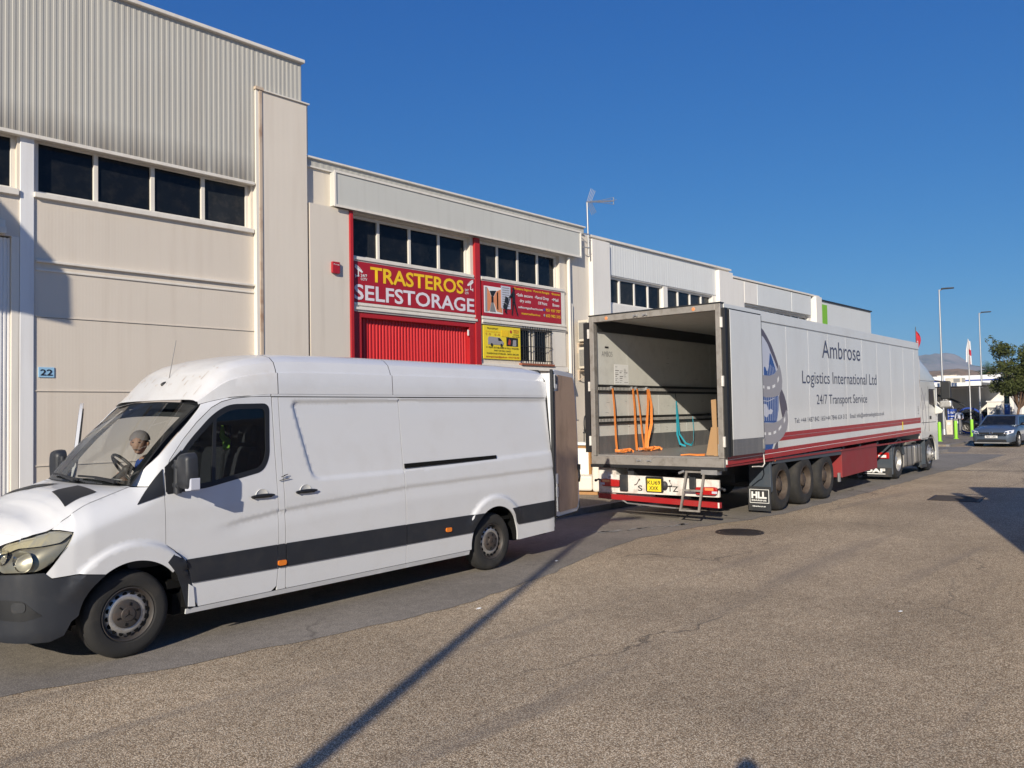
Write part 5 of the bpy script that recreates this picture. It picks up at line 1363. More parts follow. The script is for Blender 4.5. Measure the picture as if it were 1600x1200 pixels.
mb = MB(); mb.box(.10, 7.6, TW - .075, TW - .0585, 1.16, 1.50); mb.box(.10, 7.6, .0585, .075, 1.16, 1.50); mb.build('kick_rail', 'tkick', tr)
box('cove_shade_band', 'railmetal', tr, .12, 7.6, TW - .10, TW - .0595, TT - .27, TT - .05)  # blackish band below the ceiling, its shade put into the colour
# lashing rails with slots
for z0, z1 in ((2.335, 2.49), (1.725, 1.88)):
    rl = MB(); rl.box(.10, 7.6, TW - .078, TW - .059, z0, z1); rl.box(.10, 7.6, TW - .09, TW - .078, z1 - .03, z1); rl.box(.10, 7.6, TW - .09, TW - .078, z0, z0 + .03)
    rl = rl.build('lashing_rail', 'railmetal', tr)
    mb = MB(); zc = (z0 + z1) / 2; random.seed(5)
    for i in range(104):
        x = .14 + i * .05; mb.box(x, x + .022, TW - .0805, TW - .0785, zc - .030, zc + .028)
        if i % 2: mb.box(x - .012, x + .034, TW - .0805, TW - .0785, zc - .030, zc - .024)
    mb.build('slots', 'raillight', rl)
mb = MB()
for x in (1.22, 2.44, 3.66, 4.88): mb.box(x, x + .006, TW - .0605, TW - .0586, 1.5, 3.63)
mb.build('panel_joint', 'twhite', tr)
# scribbles and paper left on the lining (mirrored reading side faces the street)
def wtext(s_, x, z, c, w, m, nm='lettering'): return text(s_, tr, (x, TW - .0595, z), (1, 0, 0), (0, 0, 1), c, m, width=w, name=nm, off=.003)
wtext('AMBO5', .30, 3.04, .10, .38, 'grey', 'scrawl')
box('sticker', 'txblack', tr, .42, .55, TW - .0615, TW - .0588, 3.20, 3.235)
pp_ = box('notice', 'white', tr, .74, 1.26, TW - .0615, TW - .0588, 2.50, 2.90)
mb = MB(); random.seed(8)
for i in range(9):
    for j in range(3):
        if random.random() < .8: x = .77 + j * .16; mb.box(x, x + random.uniform(.05, .14), TW - .0625, TW - .0617, 2.54 + i * .038, 2.548 + i * .038 + random.choice((0, .008)))
mb.build('print', 'grey', pp_)
mb = MB(); random.seed(9)
for i in range(26):
    x = random.uniform(.2, 4.6); z = random.choice([random.uniform(1.52, 1.70), random.uniform(1.95, 2.3), random.uniform(2.6, 3.3)]); a = random.uniform(.03, .14); b = random.uniform(-.02, .02)
    mb.add([(x, TW - .0592, z), (x + a, TW - .0592, z + b), (x + a, TW - .0592, z + b + .006), (x, TW - .0592, z + .006)], [(0, 1, 2, 3)])
mb.build('scuff_marks', 'grey', tr)
# rear frame
mb = MB()
mb.box(-.02, .10, 0, .095, 1.14, TT); mb.box(-.02, .10, TW - .095, TW, 1.14, TT); mb.box(-.02, .10, .095, TW - .095, 3.665, TT)
mb.box(-.03, .05, .0, TW, .985, 1.135)
mb.build('rear_frame', 'tframe', tr, bevel=.006)
box('roof_seal', 'black', tr, -.03, .12, -.01, TW + .01, TT + .001, TT + .022)
box('sill_buffer', 'black', tr, -.04, .08, -.01, TW + .02, .925, .983, bevel=.01)
mb = MB()
for y, z in ((1.44, 1.07), (1.65, 1.07), (1.46, 3.71), (1.66, 3.71)):
    mb.box(-.045, -.031 if z < 2 else -.021, y - .05, y - .02, z - .02, z + .02); mb.box(-.045, -.031 if z < 2 else -.021, y + .02, y + .05, z - .02, z + .02); mb.cyl((-.05, y - .04, z), (-.05, y + .04, z), .008, n=6)
mb.build('lock_keeper', 'galv', tr)
for y in (.5, 2.3):
    mb = MB(); mb.lathe([(0, 0), (.028, 0), (.034, .004)], (-.024, y, 3.72), 'x', 12); mb.build('marker_lamp', 'amber', tr)
mb = MB()
for y in (-.035, TW - .005):
    for z in (1.42, 2.45, 3.45): mb.box(-.045, .0, y, y + .04, z - .09, z + .09)
mb.build('hinge', 'twhite2', tr, bevel=.006)
mb = MB(); mb.box(.0, .11, -.075, -.012, 1.16, 3.70); mb.build('door_seal', 'black', tr)
# street side door folded flat against the side wall
dr = box('rear_door', 'twhite', tr, .13, 1.43, -.105, -.045, 1.45, 3.675, bevel=.008)
box('kick_plate', 'tkick', dr, .13, 1.43, -.110, -.042, 1.18, 1.448, bevel=.003)
mb = MB(); mb.box(1.43, 1.455, -.10, -.05, 1.18, 3.67); mb.box(.13, 1.43, -.10, -.05, 3.676, 3.695); mb.box(.115, .128, -.10, -.05, 1.18, 3.67); mb.build('door_edge', 'black', dr)
mb = MB()
for k in range(3): mb.box(.14, 1.42, -.1115, -.110, 1.24 + k * .07, 1.243 + k * .07)
mb.build('kick_rib', 'tframe', dr)
mb = MB(); mb.box(1.37, 1.42, -.125, -.111, 1.25, 1.42); mb.tube([(1.36, -.13, 1.42), (1.41, -.13, 1.42)], .01, 5); mb.build('door_clamp', 'galv', dr)
mb = MB(); mb.tube([(1.47, -.06, 1.20), (1.49, -.07, .97), (1.40, -.07, .92), (1.30, -.05, .93), (1.05, -.03, .94)], .011, 6)
mb.build('door_holder', 'twhite2', tr)
mb = MB()
for k in range(5): mb.box(1.46, 1.49, -.07, -.04, 1.22 + k * .055, 1.25 + k * .055)
mb.build('lock_rod_end', 'tred', tr)
# far side door seen edge on
mb = MB(); mb.box(.02, 1.38, TW + .05, TW + .115, 1.20, 3.68); fd2 = mb.build('rear_door', 'chassis', tr, bevel=.008)
mb = MB(); mb.box(-.01, .03, TW + .02, TW + .14, 1.20, 3.67); mb.build('door_seal', 'black', fd2)
# stripes on both sides (thin vinyl, follows the sloping lower edge)
def stripe(name, m, x0, x1, a, b, par, y=-.004, cut=0):
    mb = MB(); mb.prism([(x0, zb(x0) + a), (x1, zb(x1) + a), (x1, zb(x1) + b), (x0 + cut, zb(x0) + b)], 'y', y, -.0005 if y < 0 else y); return mb.build(name, m, par)
stripe('stripe', 'tred', .12, LN - .005, -.01, .155, tr, cut=0)
stripe('stripe', 'tred', 2.33, LN - .005, .290, .445, tr, cut=.22)
stripe('stripe_line', 'white', .12, LN - .005, .072, .080, tr, y=-.006)
stripe('stripe_line', 'logogrey', 2.42, LN - .005, .362, .369, tr, y=-.006)
box('bottom_rail', 'tredmatt', tr, .1, LN - .02, .01, .05, .985, 1.02)
mb = MB()
for x in [1.45, 2.86, 4.05, 5.23, 6.42, 7.6, 8.8, 9.98, 11.2, 12.3]: mb.box(x, x + .010, -.0018, -.0004, zb(x) + .45, 3.60)
mb.build('panel_joint', 'white', tr)
mb = MB(); mb.box(.12, LN, -.0145, -.0125, 3.592, 3.600); mb.build('edge_shadow_gap', 'grey', tr)
# lettering on the side
tx = (1, 0, .008); tz = (0, 0, 1)
text('Ambrose', tr, (4.86, -.001, 3.045), tx, tz, .385, 'txdark', width=2.60)
text('Logistics International Ltd', tr, (3.66, -.001, 2.475), tx, tz, .262, 'txdark', width=5.04)
text('24/7 Transport Service', tr, (4.45, -.001, 2.045), tx, tz, .205, 'txdark', width=3.44)
text('Tel: +44 1487 842 165/+44 7846 624 312    Email: info@ambroselogistics.co.uk', tr, (3.18, -.001, 1.672), (1, 0, .013), tz, .098, 'txdark', width=6.08)
text('2 AM', tr, (12.66, -.001, 1.73), (0, 0, 1), (-1, 0, 0), .10, 'txblack', width=.22)
box('hazard_label', 'signyellow', tr, 10.9, 10.98, -.008, -.0045, zb(11) + .15, zb(11) + .38)
# globe and road emblem
EM = [
 ('logo_arc', 'logodark', 1, [(1.57, 3.50), (1.76, 3.44), (1.94, 3.32), (2.14, 3.16), (2.31, 2.97), (2.44, 2.80), (2.39, 2.72), (2.27, 2.86), (2.09, 3.03), (1.94, 3.19), (1.75, 3.31), (1.56, 3.36)]),
 ('logo_globe', 'logopale', 1, [(1.45, 3.36), (1.56, 3.36), (1.75, 3.31), (1.94, 3.19), (2.09, 3.03), (2.27, 2.86), (2.39, 2.72), (2.42, 2.4), (2.4, 1.95), (2.3, 1.7), (2.05, 1.19), (1.45, 1.19)]),
 ('logo_sea', 'logoblue', 2, [(1.74, 2.74), (1.80, 2.76), (1.88, 2.66), (1.95, 2.72), (2.0, 2.86), (2.04, 3.03), (2.10, 2.98), (2.34, 2.66), (2.03, 2.58), (1.74, 2.58)]),
 ('logo_sea', 'logoblue', 2, [(1.47, 2.22), (2.40, 2.21), (2.38, 1.95), (2.26, 1.70), (1.47, 1.72)]),
 ('logo_sea', 'logoblue', 2, [(1.47, 1.33), (2.10, 1.31), (2.00, 1.19), (1.47, 1.18)]),
 ('logo_land', 'logopale', 3, [(1.50, 2.08), (1.62, 2.06), (1.83, 2.05), (1.90, 1.93), (2.0, 1.97), (2.12, 1.93), (2.03, 1.86), (1.9, 1.87), (1.82, 1.80), (1.70, 1.84), (1.50, 1.93)]),
 ('logo_road', 'logogrey', 4, [(1.45, 2.62), (1.76, 2.59), (2.0, 2.59), (2.21, 2.62), (2.35, 2.69), (2.47, 2.82), (2.56, 2.68), (2.60, 2.5), (2.57, 2.34), (2.4, 2.22), (2.11, 2.18), (1.78, 2.18), (1.45, 2.24)]),
 ('logo_arc', 'logodark', 3, [(2.56, 2.35), (2.69, 2.22), (2.79, 2.06), (2.83, 1.92), (2.75, 1.86), (2.57, 1.78), (2.50, 1.93), (2.44, 2.09), (2.42, 2.2)]),
 ('logo_road', 'logogrey', 5, [(1.45, 1.74), (1.8, 1.70), (2.13, 1.70), (2.42, 1.74), (2.63, 1.81), (2.76, 1.95), (2.83, 1.86), (2.84, 1.72), (2.76, 1.56), (2.57, 1.43), (2.33, 1.34), (1.99, 1.30), (1.67, 1.31), (1.45, 1.35)]),
 ('logo_tail', 'logodark', 5, [(2.09, 1.20), (2.19, 1.30), (2.30, 1.345), (2.30, 1.20)])]
for nm, m, lv, pg in EM: MB().prism(roundpoly(pg, .03, 2), 'y', -.0015 - .0012 * lv, -.0004 - .0012 * (lv - 1)).build(nm, m, tr)
mb = MB()
for i in range(9):
    x = 1.60 + i * .09; mb.prism([(x, 1.74), (x + .012, 1.74), (x + .07 - i * .004, 2.20), (x + .058 - i * .004, 2.20)], 'y', -.0062, -.0052)
for i in range(6):
    x = 1.86 + i * .075; mb.prism([(x + .05, 2.60), (x + .06, 2.60), (x + .035, 2.84 - i * .02), (x + .025, 2.84 - i * .02)], 'y', -.0062, -.0052)
mb.prism([(1.5, 2.12), (1.9, 2.10), (2.2, 2.16), (2.2, 2.175), (1.9, 2.115), (1.5, 2.135)], 'y', -.0062, -.0052)
mb.build('logo_meridians', 'logopale', tr)
mb = MB()
for x, z, w, h, s_ in [(1.60, 2.36, .13, .055, -.02), (1.86, 2.33, .13, .055, 0), (2.11, 2.35, .13, .055, .03), (2.36, 2.46, .07, .08, .05), (1.62, 1.49, .12, .05, -.01), (1.86, 1.475, .12, .05, 0), (2.10, 1.485, .12, .05, .02), (2.35, 1.54, .13, .055, .06), (2.62, 1.68, .07, .08, .05)]:
    mb.prism([(x, z), (x + w, z + s_), (x + w, z + s_ + h), (x, z + h)], 'y', -.0090, -.0080)
mb.build('logo_road_marking', 'white', tr)
# bumper board, lamps, plate, under-run bar
bp_ = MB(); bp_.prism(roundpoly([(.14, .47), (2.54, .455), (2.54, .80), (.14, .765)], .012), 'x', .05, .10); bp_ = bp_.build('bumper_board', 'twhite2', tr, bevel=.004)
box('mud_guard', 'twhite2', tr, .10, .55, TW - .45, TW - .05, .36, .92, bevel=.03)
mb = MB(); mb.prism(roundpoly([(.10, .295), (2.56, .345), (2.56, .44), (.10, .39)], .004), 'x', -.02, .06); mb.build('under_run_bar', 'tred', tr, bevel=.006)
box('bar_end', 'twhite2', tr, -.024, -.0205, .105, .135, .30, .39)
mb = MB(); mb.tube([(.0, 2.05, .335), (.02, 1.95, .28), (.03, .95, .245)], .014, 6); mb.build('stay_rod', 'galv', tr)
def ryt(s_, y, z, c, w, m, par, x=.049): return text(s_, par, (x, y, z), (0, -1, 0), (0, 0, 1), c, m, width=w, bold=.01)
ryt('S', 1.735, .515, .098, .095, 'txblack', bp_); ryt('TZ', 1.125, .53, .098, .21, 'txblack', bp_)
mb = MB(); mb.lathe([(0, 0), (.055, 0), (.062, .003)], (.044, 2.34, .745), 'x', 20); mb.build('country_oval', 'white', bp_)
ryt('UK', 2.375, .733, .026, .07, 'txblack', bp_, .040)
pl = MB(); pl.prism(roundpoly([(1.20, .505), (1.55, .505), (1.56, .785), (1.20, .785)], .03), 'x', .015, .045); pl = pl.build('plate_holder', 'black', tr, bevel=.008)
box('number_plate', 'signyellow', pl, .008, .0145, 1.235, 1.52, .52, .745, bevel=.002)
ryt('KU69', 1.508, .645, .070, .26, 'txblack', pl, .008); ryt('XXK', 1.475, .545, .070, .19, 'txblack', pl, .008)
mb = MB(); mb.sphere((-.0, 1.155, .64), (.05, .055, .075), 12, 8); mb.build('socket', 'chassis', bp_, smooth=60)
mb = MB()
for y0, y1 in ((1.94, 2.10), (.56, .68)): mb.box(.0, .05, y0, y1, .50 if y0 > 1 else .60, .80)
mb.build('rubber_buffer', 'chassis', tr, bevel=.01)
mb = MB()
for y in (1.08, 1.70):
    mb.tube([(.03, y, .72), (.03, y - .05 * (1 if y < 1.2 else -1), .64), (.03, y + .1, .62)], .006, 5); mb.lathe([(0, 0), (.018, 0)], (.045, y, .72), 'x', 10)
mb.build('cable', 'rust', bp_)
for y0 in (2.10, .17):
    pts = roundpoly([(y0, .575), (y0 + .37, .575), (y0 + .40, .62), (y0 + .40, .70), (y0 + .33, .715), (y0, .70)], .03)
    if y0 < 1: pts = [(y0 * 2 + .37 - a + .01, b - .065) for a, b in pts]
    else: pts = [(a, b) for a, b in pts]
    c_ = sum(p[0] for p in pts) / len(pts); zc = sum(p[1] for p in pts) / len(pts)
    l_ = MB().prism(pts, 'x', -.02, .045).build('tail_lamp', 'redlens', tr, bevel=.012)
    sg = 1 if y0 > 1 else -1
    box('indicator_lens', 'amber', l_, -.024, -.0205, c_ + sg * .02 - .07, c_ + sg * .02 + .09, zc + .005, zc + .05, bevel=.002)
    box('reversing_lens', 'logopale', l_, -.024, -.0205, c_ + sg * .11 - .05, c_ + sg * .11 + .05, zc - .045, zc - .005, bevel=.002)
    mb = MB(); yy = 2.56 if y0 > 1 else .06; mb.tube([(.03, yy - sg * .08, zc + .03), (.0, yy, zc + .05), (-.02, yy + sg * .04, zc + .03)], .018, 7); mb.sphere((-.02, yy + sg * .05, zc + .03), .028, 10, 6); mb.build('outline_lamp', 'chassis', l_)
# folding step ladder
mb = MB()
for a, b in (((-.03, .70, .90), (-.10, .80, .225)), ((-.03, .37, .90), (-.10, .45, .235))):
    a = Vector(a); b = Vector(b); mb.tube([a, b], .024, 4)
lad = mb.build('ladder', 'tframe', tr)
for z, k in ((.90, 0), (.58, .47), (.235, 1)):
    y0 = .37 + .08 * k; y1 = .70 + .10 * k; x = -.03 - .07 * k; MB().tube([(x, y0 - .02, z), (x, y1 + .02, z)], .022, 4).build('rung', 'tframe', lad)
box('ladder_bracket', 'galv', tr, -.05, .12, .12, .42, .86, .94)
MB().tube([(-.04, .74, .91), (-.06, .84, .87)], .02, 6).build('ladder_hook', 'galv', tr)
# chassis
mb = MB()
for y in (.72, TW - .84): mb.prism([(.10, .72), (7.6, .80), (9.0, 1.0), (12.6, 1.1), (12.6, 1.16), (.1, 1.09)], 'y', y, y + .12)
for x in (.3, 1.4, 2.5, 3.8, 5.1, 6.2, 7.4, 8.8): mb.box(x, x + .08, .05, TW - .05, .98, 1.09)
mb.box(2.0, 5.8, .75, TW - .75, .55, .8)
for x in (2.55, 3.80, 5.04): mb.cyl((x, .15, .5), (x, TW - .15, .5), .07, n=10)
mb.cyl((1.5, 1.0, .62), (1.5, TW - 1.0, .62), .17, n=16); mb.cyl((6.4, .9, .7), (6.4, TW - .5, .7), .2, n=16)
mb.build('chassis', 'chassis', tr)
mb = MB(); mb.box(8.75, 8.87, .55, .70, .22, 1.0); mb.box(8.75, 8.87, TW - .7, TW - .55, .22, 1.0); mb.box(8.65, 8.97, .5, .75, .18, .22); mb.build('landing_leg', 'chassis', tr)
mb = MB(); mb.prism([(2.10, .92), (6.02, .905), (6.02, 1.045), (2.10, 1.045)], 'y', .03, .46)
mb.build('axle_fender', 'fenderblue', tr, bevel=.008)
mf = MB(); mf.box(1.99, 2.06, .03, .46, .40, .96); mf.prism([(.03, .42), (.46, .42), (.42, .98), (.06, .98)], 'x', 2.06, 2.10); mf = mf.build('mud_wing', 'fenderblue', tr, bevel=.01)
fl = box('mud_flap', 'chassis', tr, 1.965, 1.985, .03, .47, .045, .50)
mb = MB()
for a, b, c, e in ((.06, .44, .44, .45), (.06, .44, .19, .20), (.06, .07, .20, .44), (.43, .44, .20, .44)): mb.box(1.961, 1.9645, a, b, c, e)
mb.build('emblem_frame', 'white', fl)
text('HLL', fl, (1.964, .405, .285), (0, -1, 0), (0, 0, 1), .115, 'white', width=.30, bold=.05)
text('MARINE', fl, (1.964, .40, .228), (0, -1, 0), (0, 0, 1), .028, 'white', width=.29, bold=.02)
text('hllmarine.co.uk', fl, (1.964, .385, .12), (0, -1, 0), (0, 0, 1), .024, 'white', width=.26, bold=.03)
lk = MB(); lk.prism([(6.02, .39), (8.66, .44), (8.66, 1.055), (6.02, 1.0)], 'y', .03, .50); lk.build('side_locker', 'tredmatt', tr, bevel=.006)
box('locker_bracket', 'galv', tr, 5.92, 6.0, .06, .10, .30, .50)
mb = MB()
for x in (2.2, 5.95, 9.6): mb.sphere((x, .02, 1.0 if x > 3 else .985), (.03, .012, .02), 10, 6)
mb.build('side_lamp', 'orange', tr)
def big_wheel(parent, x, y0, side, r=.5, w=.36, style='rust', z=None, deep=.085):
    s = side; z = r if z is None else z
    t = MB(); t.lathe([(.285, .02), (.30, .004), (.36, -.004), (.42, .0), (.455, .012), (.478, .035), (r, .075), (r, w - .07), (.478, w - .03), (.44, w), (.285, w)], (x, y0, z), 'y', 48, 0, s)
    for g in (.10, .16, .20, .26): t.lathe([(r + .001, g - .009), (r - .008, g - .007), (r - .008, g + .007), (r + .001, g + .009)], (x, y0, z), 'y', 48, 0, s)
    wh = t.build('wheel', 'tyre', parent, smooth=35)
    m = MB()
    if style == 'front':
        m.lathe([(.292, .01), (.283, .005), (.272, .02), (.262, .03), (.24, .02), (.20, -.02), (.175, -.06), (.165, -.075), (.10, -.08), (.095, -.13), (.06, -.14), (0, -.14)], (x, y0, z), 'y', 40, 0, s)
    else:
        m.lathe([(.292, .01), (.283, .004), (.272, .02), (.262, .06), (.25, deep + .03), (.21, deep + .04), (.165, deep + .02), (.13, deep + .02), (.12, deep - .03), (.09, deep - .05), (0, deep - .05)], (x, y0, z), 'y', 40, 0, s)
    m.build('rim', 'rust' if style == 'rust' else 'steel', wh, smooth=40)
    h = MB(); dd = (deep + .026) if style != 'front' else -.035
    for k in range(10):
        a = k * math.pi / 5; rr = .20 if style != 'front' else .215
        h.lathe([(0, -.002), (.031, -.002)], (x + rr * math.cos(a), y0 + (dd - .004 if style != 'front' else -.012) * s, z + rr * math.sin(a)), 'y', 10, 0, s)
    h.build('vent_hole', 'vdark', wh)
    h = MB()
    for k in range(10):
        a = k * math.pi / 5 + .3; c = Vector((x + .145 * math.cos(a), 0, z + .145 * math.sin(a)))
        yy = y0 + ((deep + .02) if style != 'front' else -.076) * s
        h.cyl((c.x, yy, c.z), (c.x, yy - .025 * s, c.z), .012, n=6)
    h.build('wheel_nut', 'chassis' if style == 'rust' else 'chrome', wh)
    return wh
for x in (2.55, 3.80, 5.04):
    big_wheel(tr, x, .035, 1); big_wheel(tr, x, TW - .035, -1)
random.seed(4)

# ---- load left inside the trailer: straps and cardboard
def ribbon(pts, w, tw=0.0, th=.004, wd=(1, 0, 0)):
    """flat webbing along pts, width w, optionally twisting"""
    mb = MB(); vs = []; n = len(pts)
    for i, p in enumerate(pts):
        p = Vector(p); a = tw * i / max(1, n - 1)
        t = (Vector(pts[min(i + 1, n - 1)]) - Vector(pts[max(i - 1, 0)])).normalized()
        b = Vector(wd); b = (b - t * b.dot(t)).normalized(); c = t.cross(b)
        d_ = b * math.cos(a) + c * math.sin(a); e = t.cross(d_)
        vs += [p - d_ * w / 2 - e * th / 2, p + d_ * w / 2 - e * th / 2, p + d_ * w / 2 + e * th / 2, p - d_ * w / 2 + e * th / 2]
    fs = [(4 * i + k, 4 * i + (k + 1) % 4, 4 * i + 4 + (k + 1) % 4, 4 * i + 4 + k) for i in range(n - 1) for k in range(4)]
    fs += [(3, 2, 1, 0), (4 * n - 4, 4 * n - 3, 4 * n - 2, 4 * n - 1)]
    return mb.add(vs, fs)
def at_tr(o): o.location = TL; o.rotation_euler = (0, 0, TA); return o
yw = TW - .10
def strap_thing(lab, x0, x1, pile, double=False, w=.052):
    t = at_tr(thing('ratchet_strap', lab, 'strap', group='orange straps hung in the trailer'))
    box('hook', 'galv', t, x0 - .02, x0 + .02, yw - .03, yw + .02, 2.40, 2.46)
    ribbon([(x0, yw - .03, 2.42), (x0 + (x1 - x0) * .2 + .01, yw - .045, 2.1), (x0 + (x1 - x0) * .5, yw - .05, 1.75), (x0 + (x1 - x0) * .8, yw - .05, 1.4), (x1, yw - .06, 1.18)], w, .7 if double else .25).build('webbing', 'strap', t)
    if double: ribbon([(x0 + .03, yw - .035, 2.42), (x0 + .10, yw - .05, 2.1), (x0 + .07, yw - .06, 1.7), (x1 + .07, yw - .06, 1.35), (x1 + .02, yw - .08, 1.185)], w, 1.1).build('webbing', 'strap', t)
    if pile:
        pts = []; random.seed(int(x0 * 100)); n = 26
        for k in range(n):
            a = k * .9; r_ = .05 + .07 * random.random()
            pts.append((x1 + pile * .10 + r_ * math.cos(a) * 1.7 - .012 * k * pile, yw - .22 - .10 * random.random() + r_ * math.sin(a), 1.175 + .035 * abs(math.sin(a * 1.3)) + random.uniform(0, .03)))
        ribbon(pts, .045, 5, .006, (0, .3, 1)).build('coil', 'strap', t)
        box('ratchet', 'galv', t, x1 - .10, x1 + .0, yw - .22, yw - .14, 1.17, 1.24, bevel=.008)
strap_thing('orange strap hanging nearest the rear doors, ending in a tangled coil', .55, .62, 1)
strap_thing('orange strap hanging second from the rear doors, straight and doubled', 1.30, 1.36, -1, False, .062)
strap_thing('thin twisted orange strap between the two wider hanging straps', 1.46, 1.64, 0, False, .042)
strap_thing('widest orange strap, hung in two lengths farthest inside', 1.88, 1.70, .6, True, .062)
bs = at_tr(thing('ratchet_strap', 'blue strap looped from the wall rails inside the trailer', 'strap'))
ribbon([(3.05, yw - .03, 2.33), (3.05, yw - .05, 2.15)], .02).build('cord', 'railmetal', bs)
ribbon([(3.05, yw - .05, 2.17), (3.04, yw - .06, 1.8), (3.02, yw - .07, 1.45), (3.04, yw - .12, 1.24), (3.14, yw - .2, 1.19)], .05, .5).build('webbing', 'bstrap', bs)
ribbon([(3.06, yw - .05, 2.1), (3.09, yw - .07, 1.7), (3.10, yw - .08, 1.45), (3.22, yw - .16, 1.25), (3.40, yw - .2, 1.20), (3.62, yw - .14, 1.27), (3.76, yw - .08, 1.5), (3.80, yw - .04, 1.82)], .045, .8).build('webbing', 'bstrap', bs)
c1 = at_tr(thing('cardboard_sheet', 'tall cardboard strip leaning just inside the trailer door post', 'cardboard'))
MB().prism([(.26, 1.165), (.33, 1.165), (.36, 2.14), (.27, 2.15)], 'x', .28, .30).build('sheet', 'card', c1)
c2 = at_tr(thing('cardboard_sheet', 'wide folded cardboard piece standing on the trailer floor', 'cardboard'))
mb = MB(); mb.prism([(.24, 1.165), (.55, 1.165), (.44, 1.66), (.26, 1.66)], 'x', .42, .44); mb.build('sheet', 'card', c2)
box('foam_block', 'white', c2, .38, .415, .30, .33, 1.165, 1.36)
ob = ribbon([(.25, .95, 1.172), (.27, .80, 1.185), (.26, .65, 1.178), (.28, .50, 1.182)], .05, 0.3, .02).build('strap_offcut', 'strap'); at_tr(ob)
tag(ob, 'folded orange strap lying alone on the trailer floor edge', 'strap')

# ================================================================ tractor unit
tk = thing('truck_tractor', 'white truck tractor unit with high roof coupled to the box trailer', 'truck', TL, TA)
y0, y1 = .10, 2.59
def cabsec(x):   # roof height along the cab
    return lerp([(13.35, 3.52), (13.6, 3.56), (14.0, 3.52), (14.5, 3.36), (14.95, 3.08), (15.15, 2.90), (15.2, 2.80)], x)
mb = MB(); xs = [13.35, 13.5, 13.7, 14.0, 14.25, 14.5, 14.75, 14.95, 15.08, 15.16]; vs = []
prof = [(0, 0), (.0, .35), (.06, .62), (.16, .85), (.34, .97), (.7, 1.0), (1.245, 1.0)]
for x in xs:
    h = cabsec(x) - 2.72; k = .04 + .5 * sst((x - 13.5) / 1.9) * .4
    row = [(x, y0 + .01 + a * (1 + k) if a < 1.2 else 1.345, 2.72 + h * b) for a, b in prof]
    vs += row + [(a, 2.69 - b, c) for a, b, c in reversed(row[:-1])]
n = 13
mb.add(vs, [(i * n + k, (i + 1) * n + k, (i + 1) * n + k + 1, i * n + k + 1) for i in range(len(xs) - 1) for k in range(n - 1)] + [tuple(range(n)), tuple(range((len(xs) - 1) * n, len(xs) * n))])
mb.build('roof_cap', 'cabwhite', tk, smooth=50)
mb = MB(); mb.prism(roundpoly([(13.36, y0 + .01), (15.12, y0 + .01), (15.26, y0 + .25), (15.26, y1 - .25), (15.12, y1 - .01), (13.36, y1 - .01)], .05), 'z', 2.58, 2.715); mb.build('sun_visor', 'cabwhite', tk, bevel=.02)
# cab sides with door window and wheel arch cut out
side = [(13.32, .98), (13.30, 2.60), (15.12, 2.60), (15.24, 2.0), (15.26, 1.45), (15.27, .30), (14.98, .30), (14.98, .5)] + arc(14.40, .48, .62, 0, 128, 16)[1:]
dw = roundpoly([(14.30, 2.02), (14.30, 2.48), (15.04, 2.48), (15.15, 1.86), (14.62, 1.98)], .05)
for far in (False, True):
    fm = lambda a, b, d_, far=far: (a, (y1 - d_) if far else (y0 + d_), b)
    panel(side, [dw], .15, fm, .04).build('cab_side', 'cabwhite', tk)
    panel(dw, [], .3, lambda a, b, d_, far=far: (a, (y1 - .02) if far else (y0 + .02), b), 0).build('door_glass', 'winglass', tk)
mb = MB(); mb.prism([(13.32, .98), (13.36, .98), (13.34, 2.6), (13.30, 2.6)], 'y', y0 + .041, y1 - .041); mb.build('cab_back', 'cabwhite', tk)
mb = MB(); mb.box(13.4, 15.2, y0 + .05, y1 - .05, 1.15, 1.7); mb.box(15.20, 15.30, y0 + .04, y1 - .04, 1.0, 1.9); mb.box(13.4, 14.1, y0 + .06, y1 - .06, 1.7, 2.58); mb.build('cab_interior', 'chassis', tk)
mb = MB(); mb.prism([(y0 + .08, 1.9), (y1 - .08, 1.9), (y1 - .14, 2.56), (y0 + .14, 2.56)], 'x', 15.18, 15.21); mb.build('windscreen', 'winglass', tk)
mb = MB(); mb.box(15.16, 15.34, y0 + .02, y1 - .02, .28, .95); mb.build('front_bumper', 'cabwhite', tk, bevel=.04)
mb = MB(); mb.box(13.34, 15.10, y0 - .004, y0 - .0005, 1.46, 1.475); mb.box(14.22, 14.235, y0 - .004, y0 - .0005, 1.2, 2.55); mb.box(13.34, 14.20, y0 - .004, y0 - .0005, 1.0, 1.012); mb.build('door_gap', 'chassis', tk)
box('door_handle', 'black', tk, 14.34, 14.46, y0 - .025, y0 - .001, 1.56, 1.66, bevel=.006)
mb = MB()
for pts in ([(13.45, 2.50), (13.62, 2.30), (13.85, 1.95), (13.92, 1.6), (13.80, 1.35), (13.68, 1.22)], [(13.42, 2.3), (13.52, 2.0), (13.50, 1.7), (13.60, 1.4)], [(13.9, 2.35), (13.72, 2.1), (13.60, 1.85)]):
    ln = ribbon([(a, y0 - .003, b) for a, b in pts], .05, 0, .002, (1, 0, 0)); mb.add(ln.v, ln.f)
mb.build('swirl_graphic', 'logogrey', tk)
# white side deflector behind the cab
mb = MB(); mb.prism([(12.98, 1.0), (13.24, .98), (13.24, 3.30), (13.02, 3.62), (12.98, 3.62)], 'y', y0 - .03, y0 + .01); mb.build('side_deflector', 'twhite2', tk, bevel=.01)
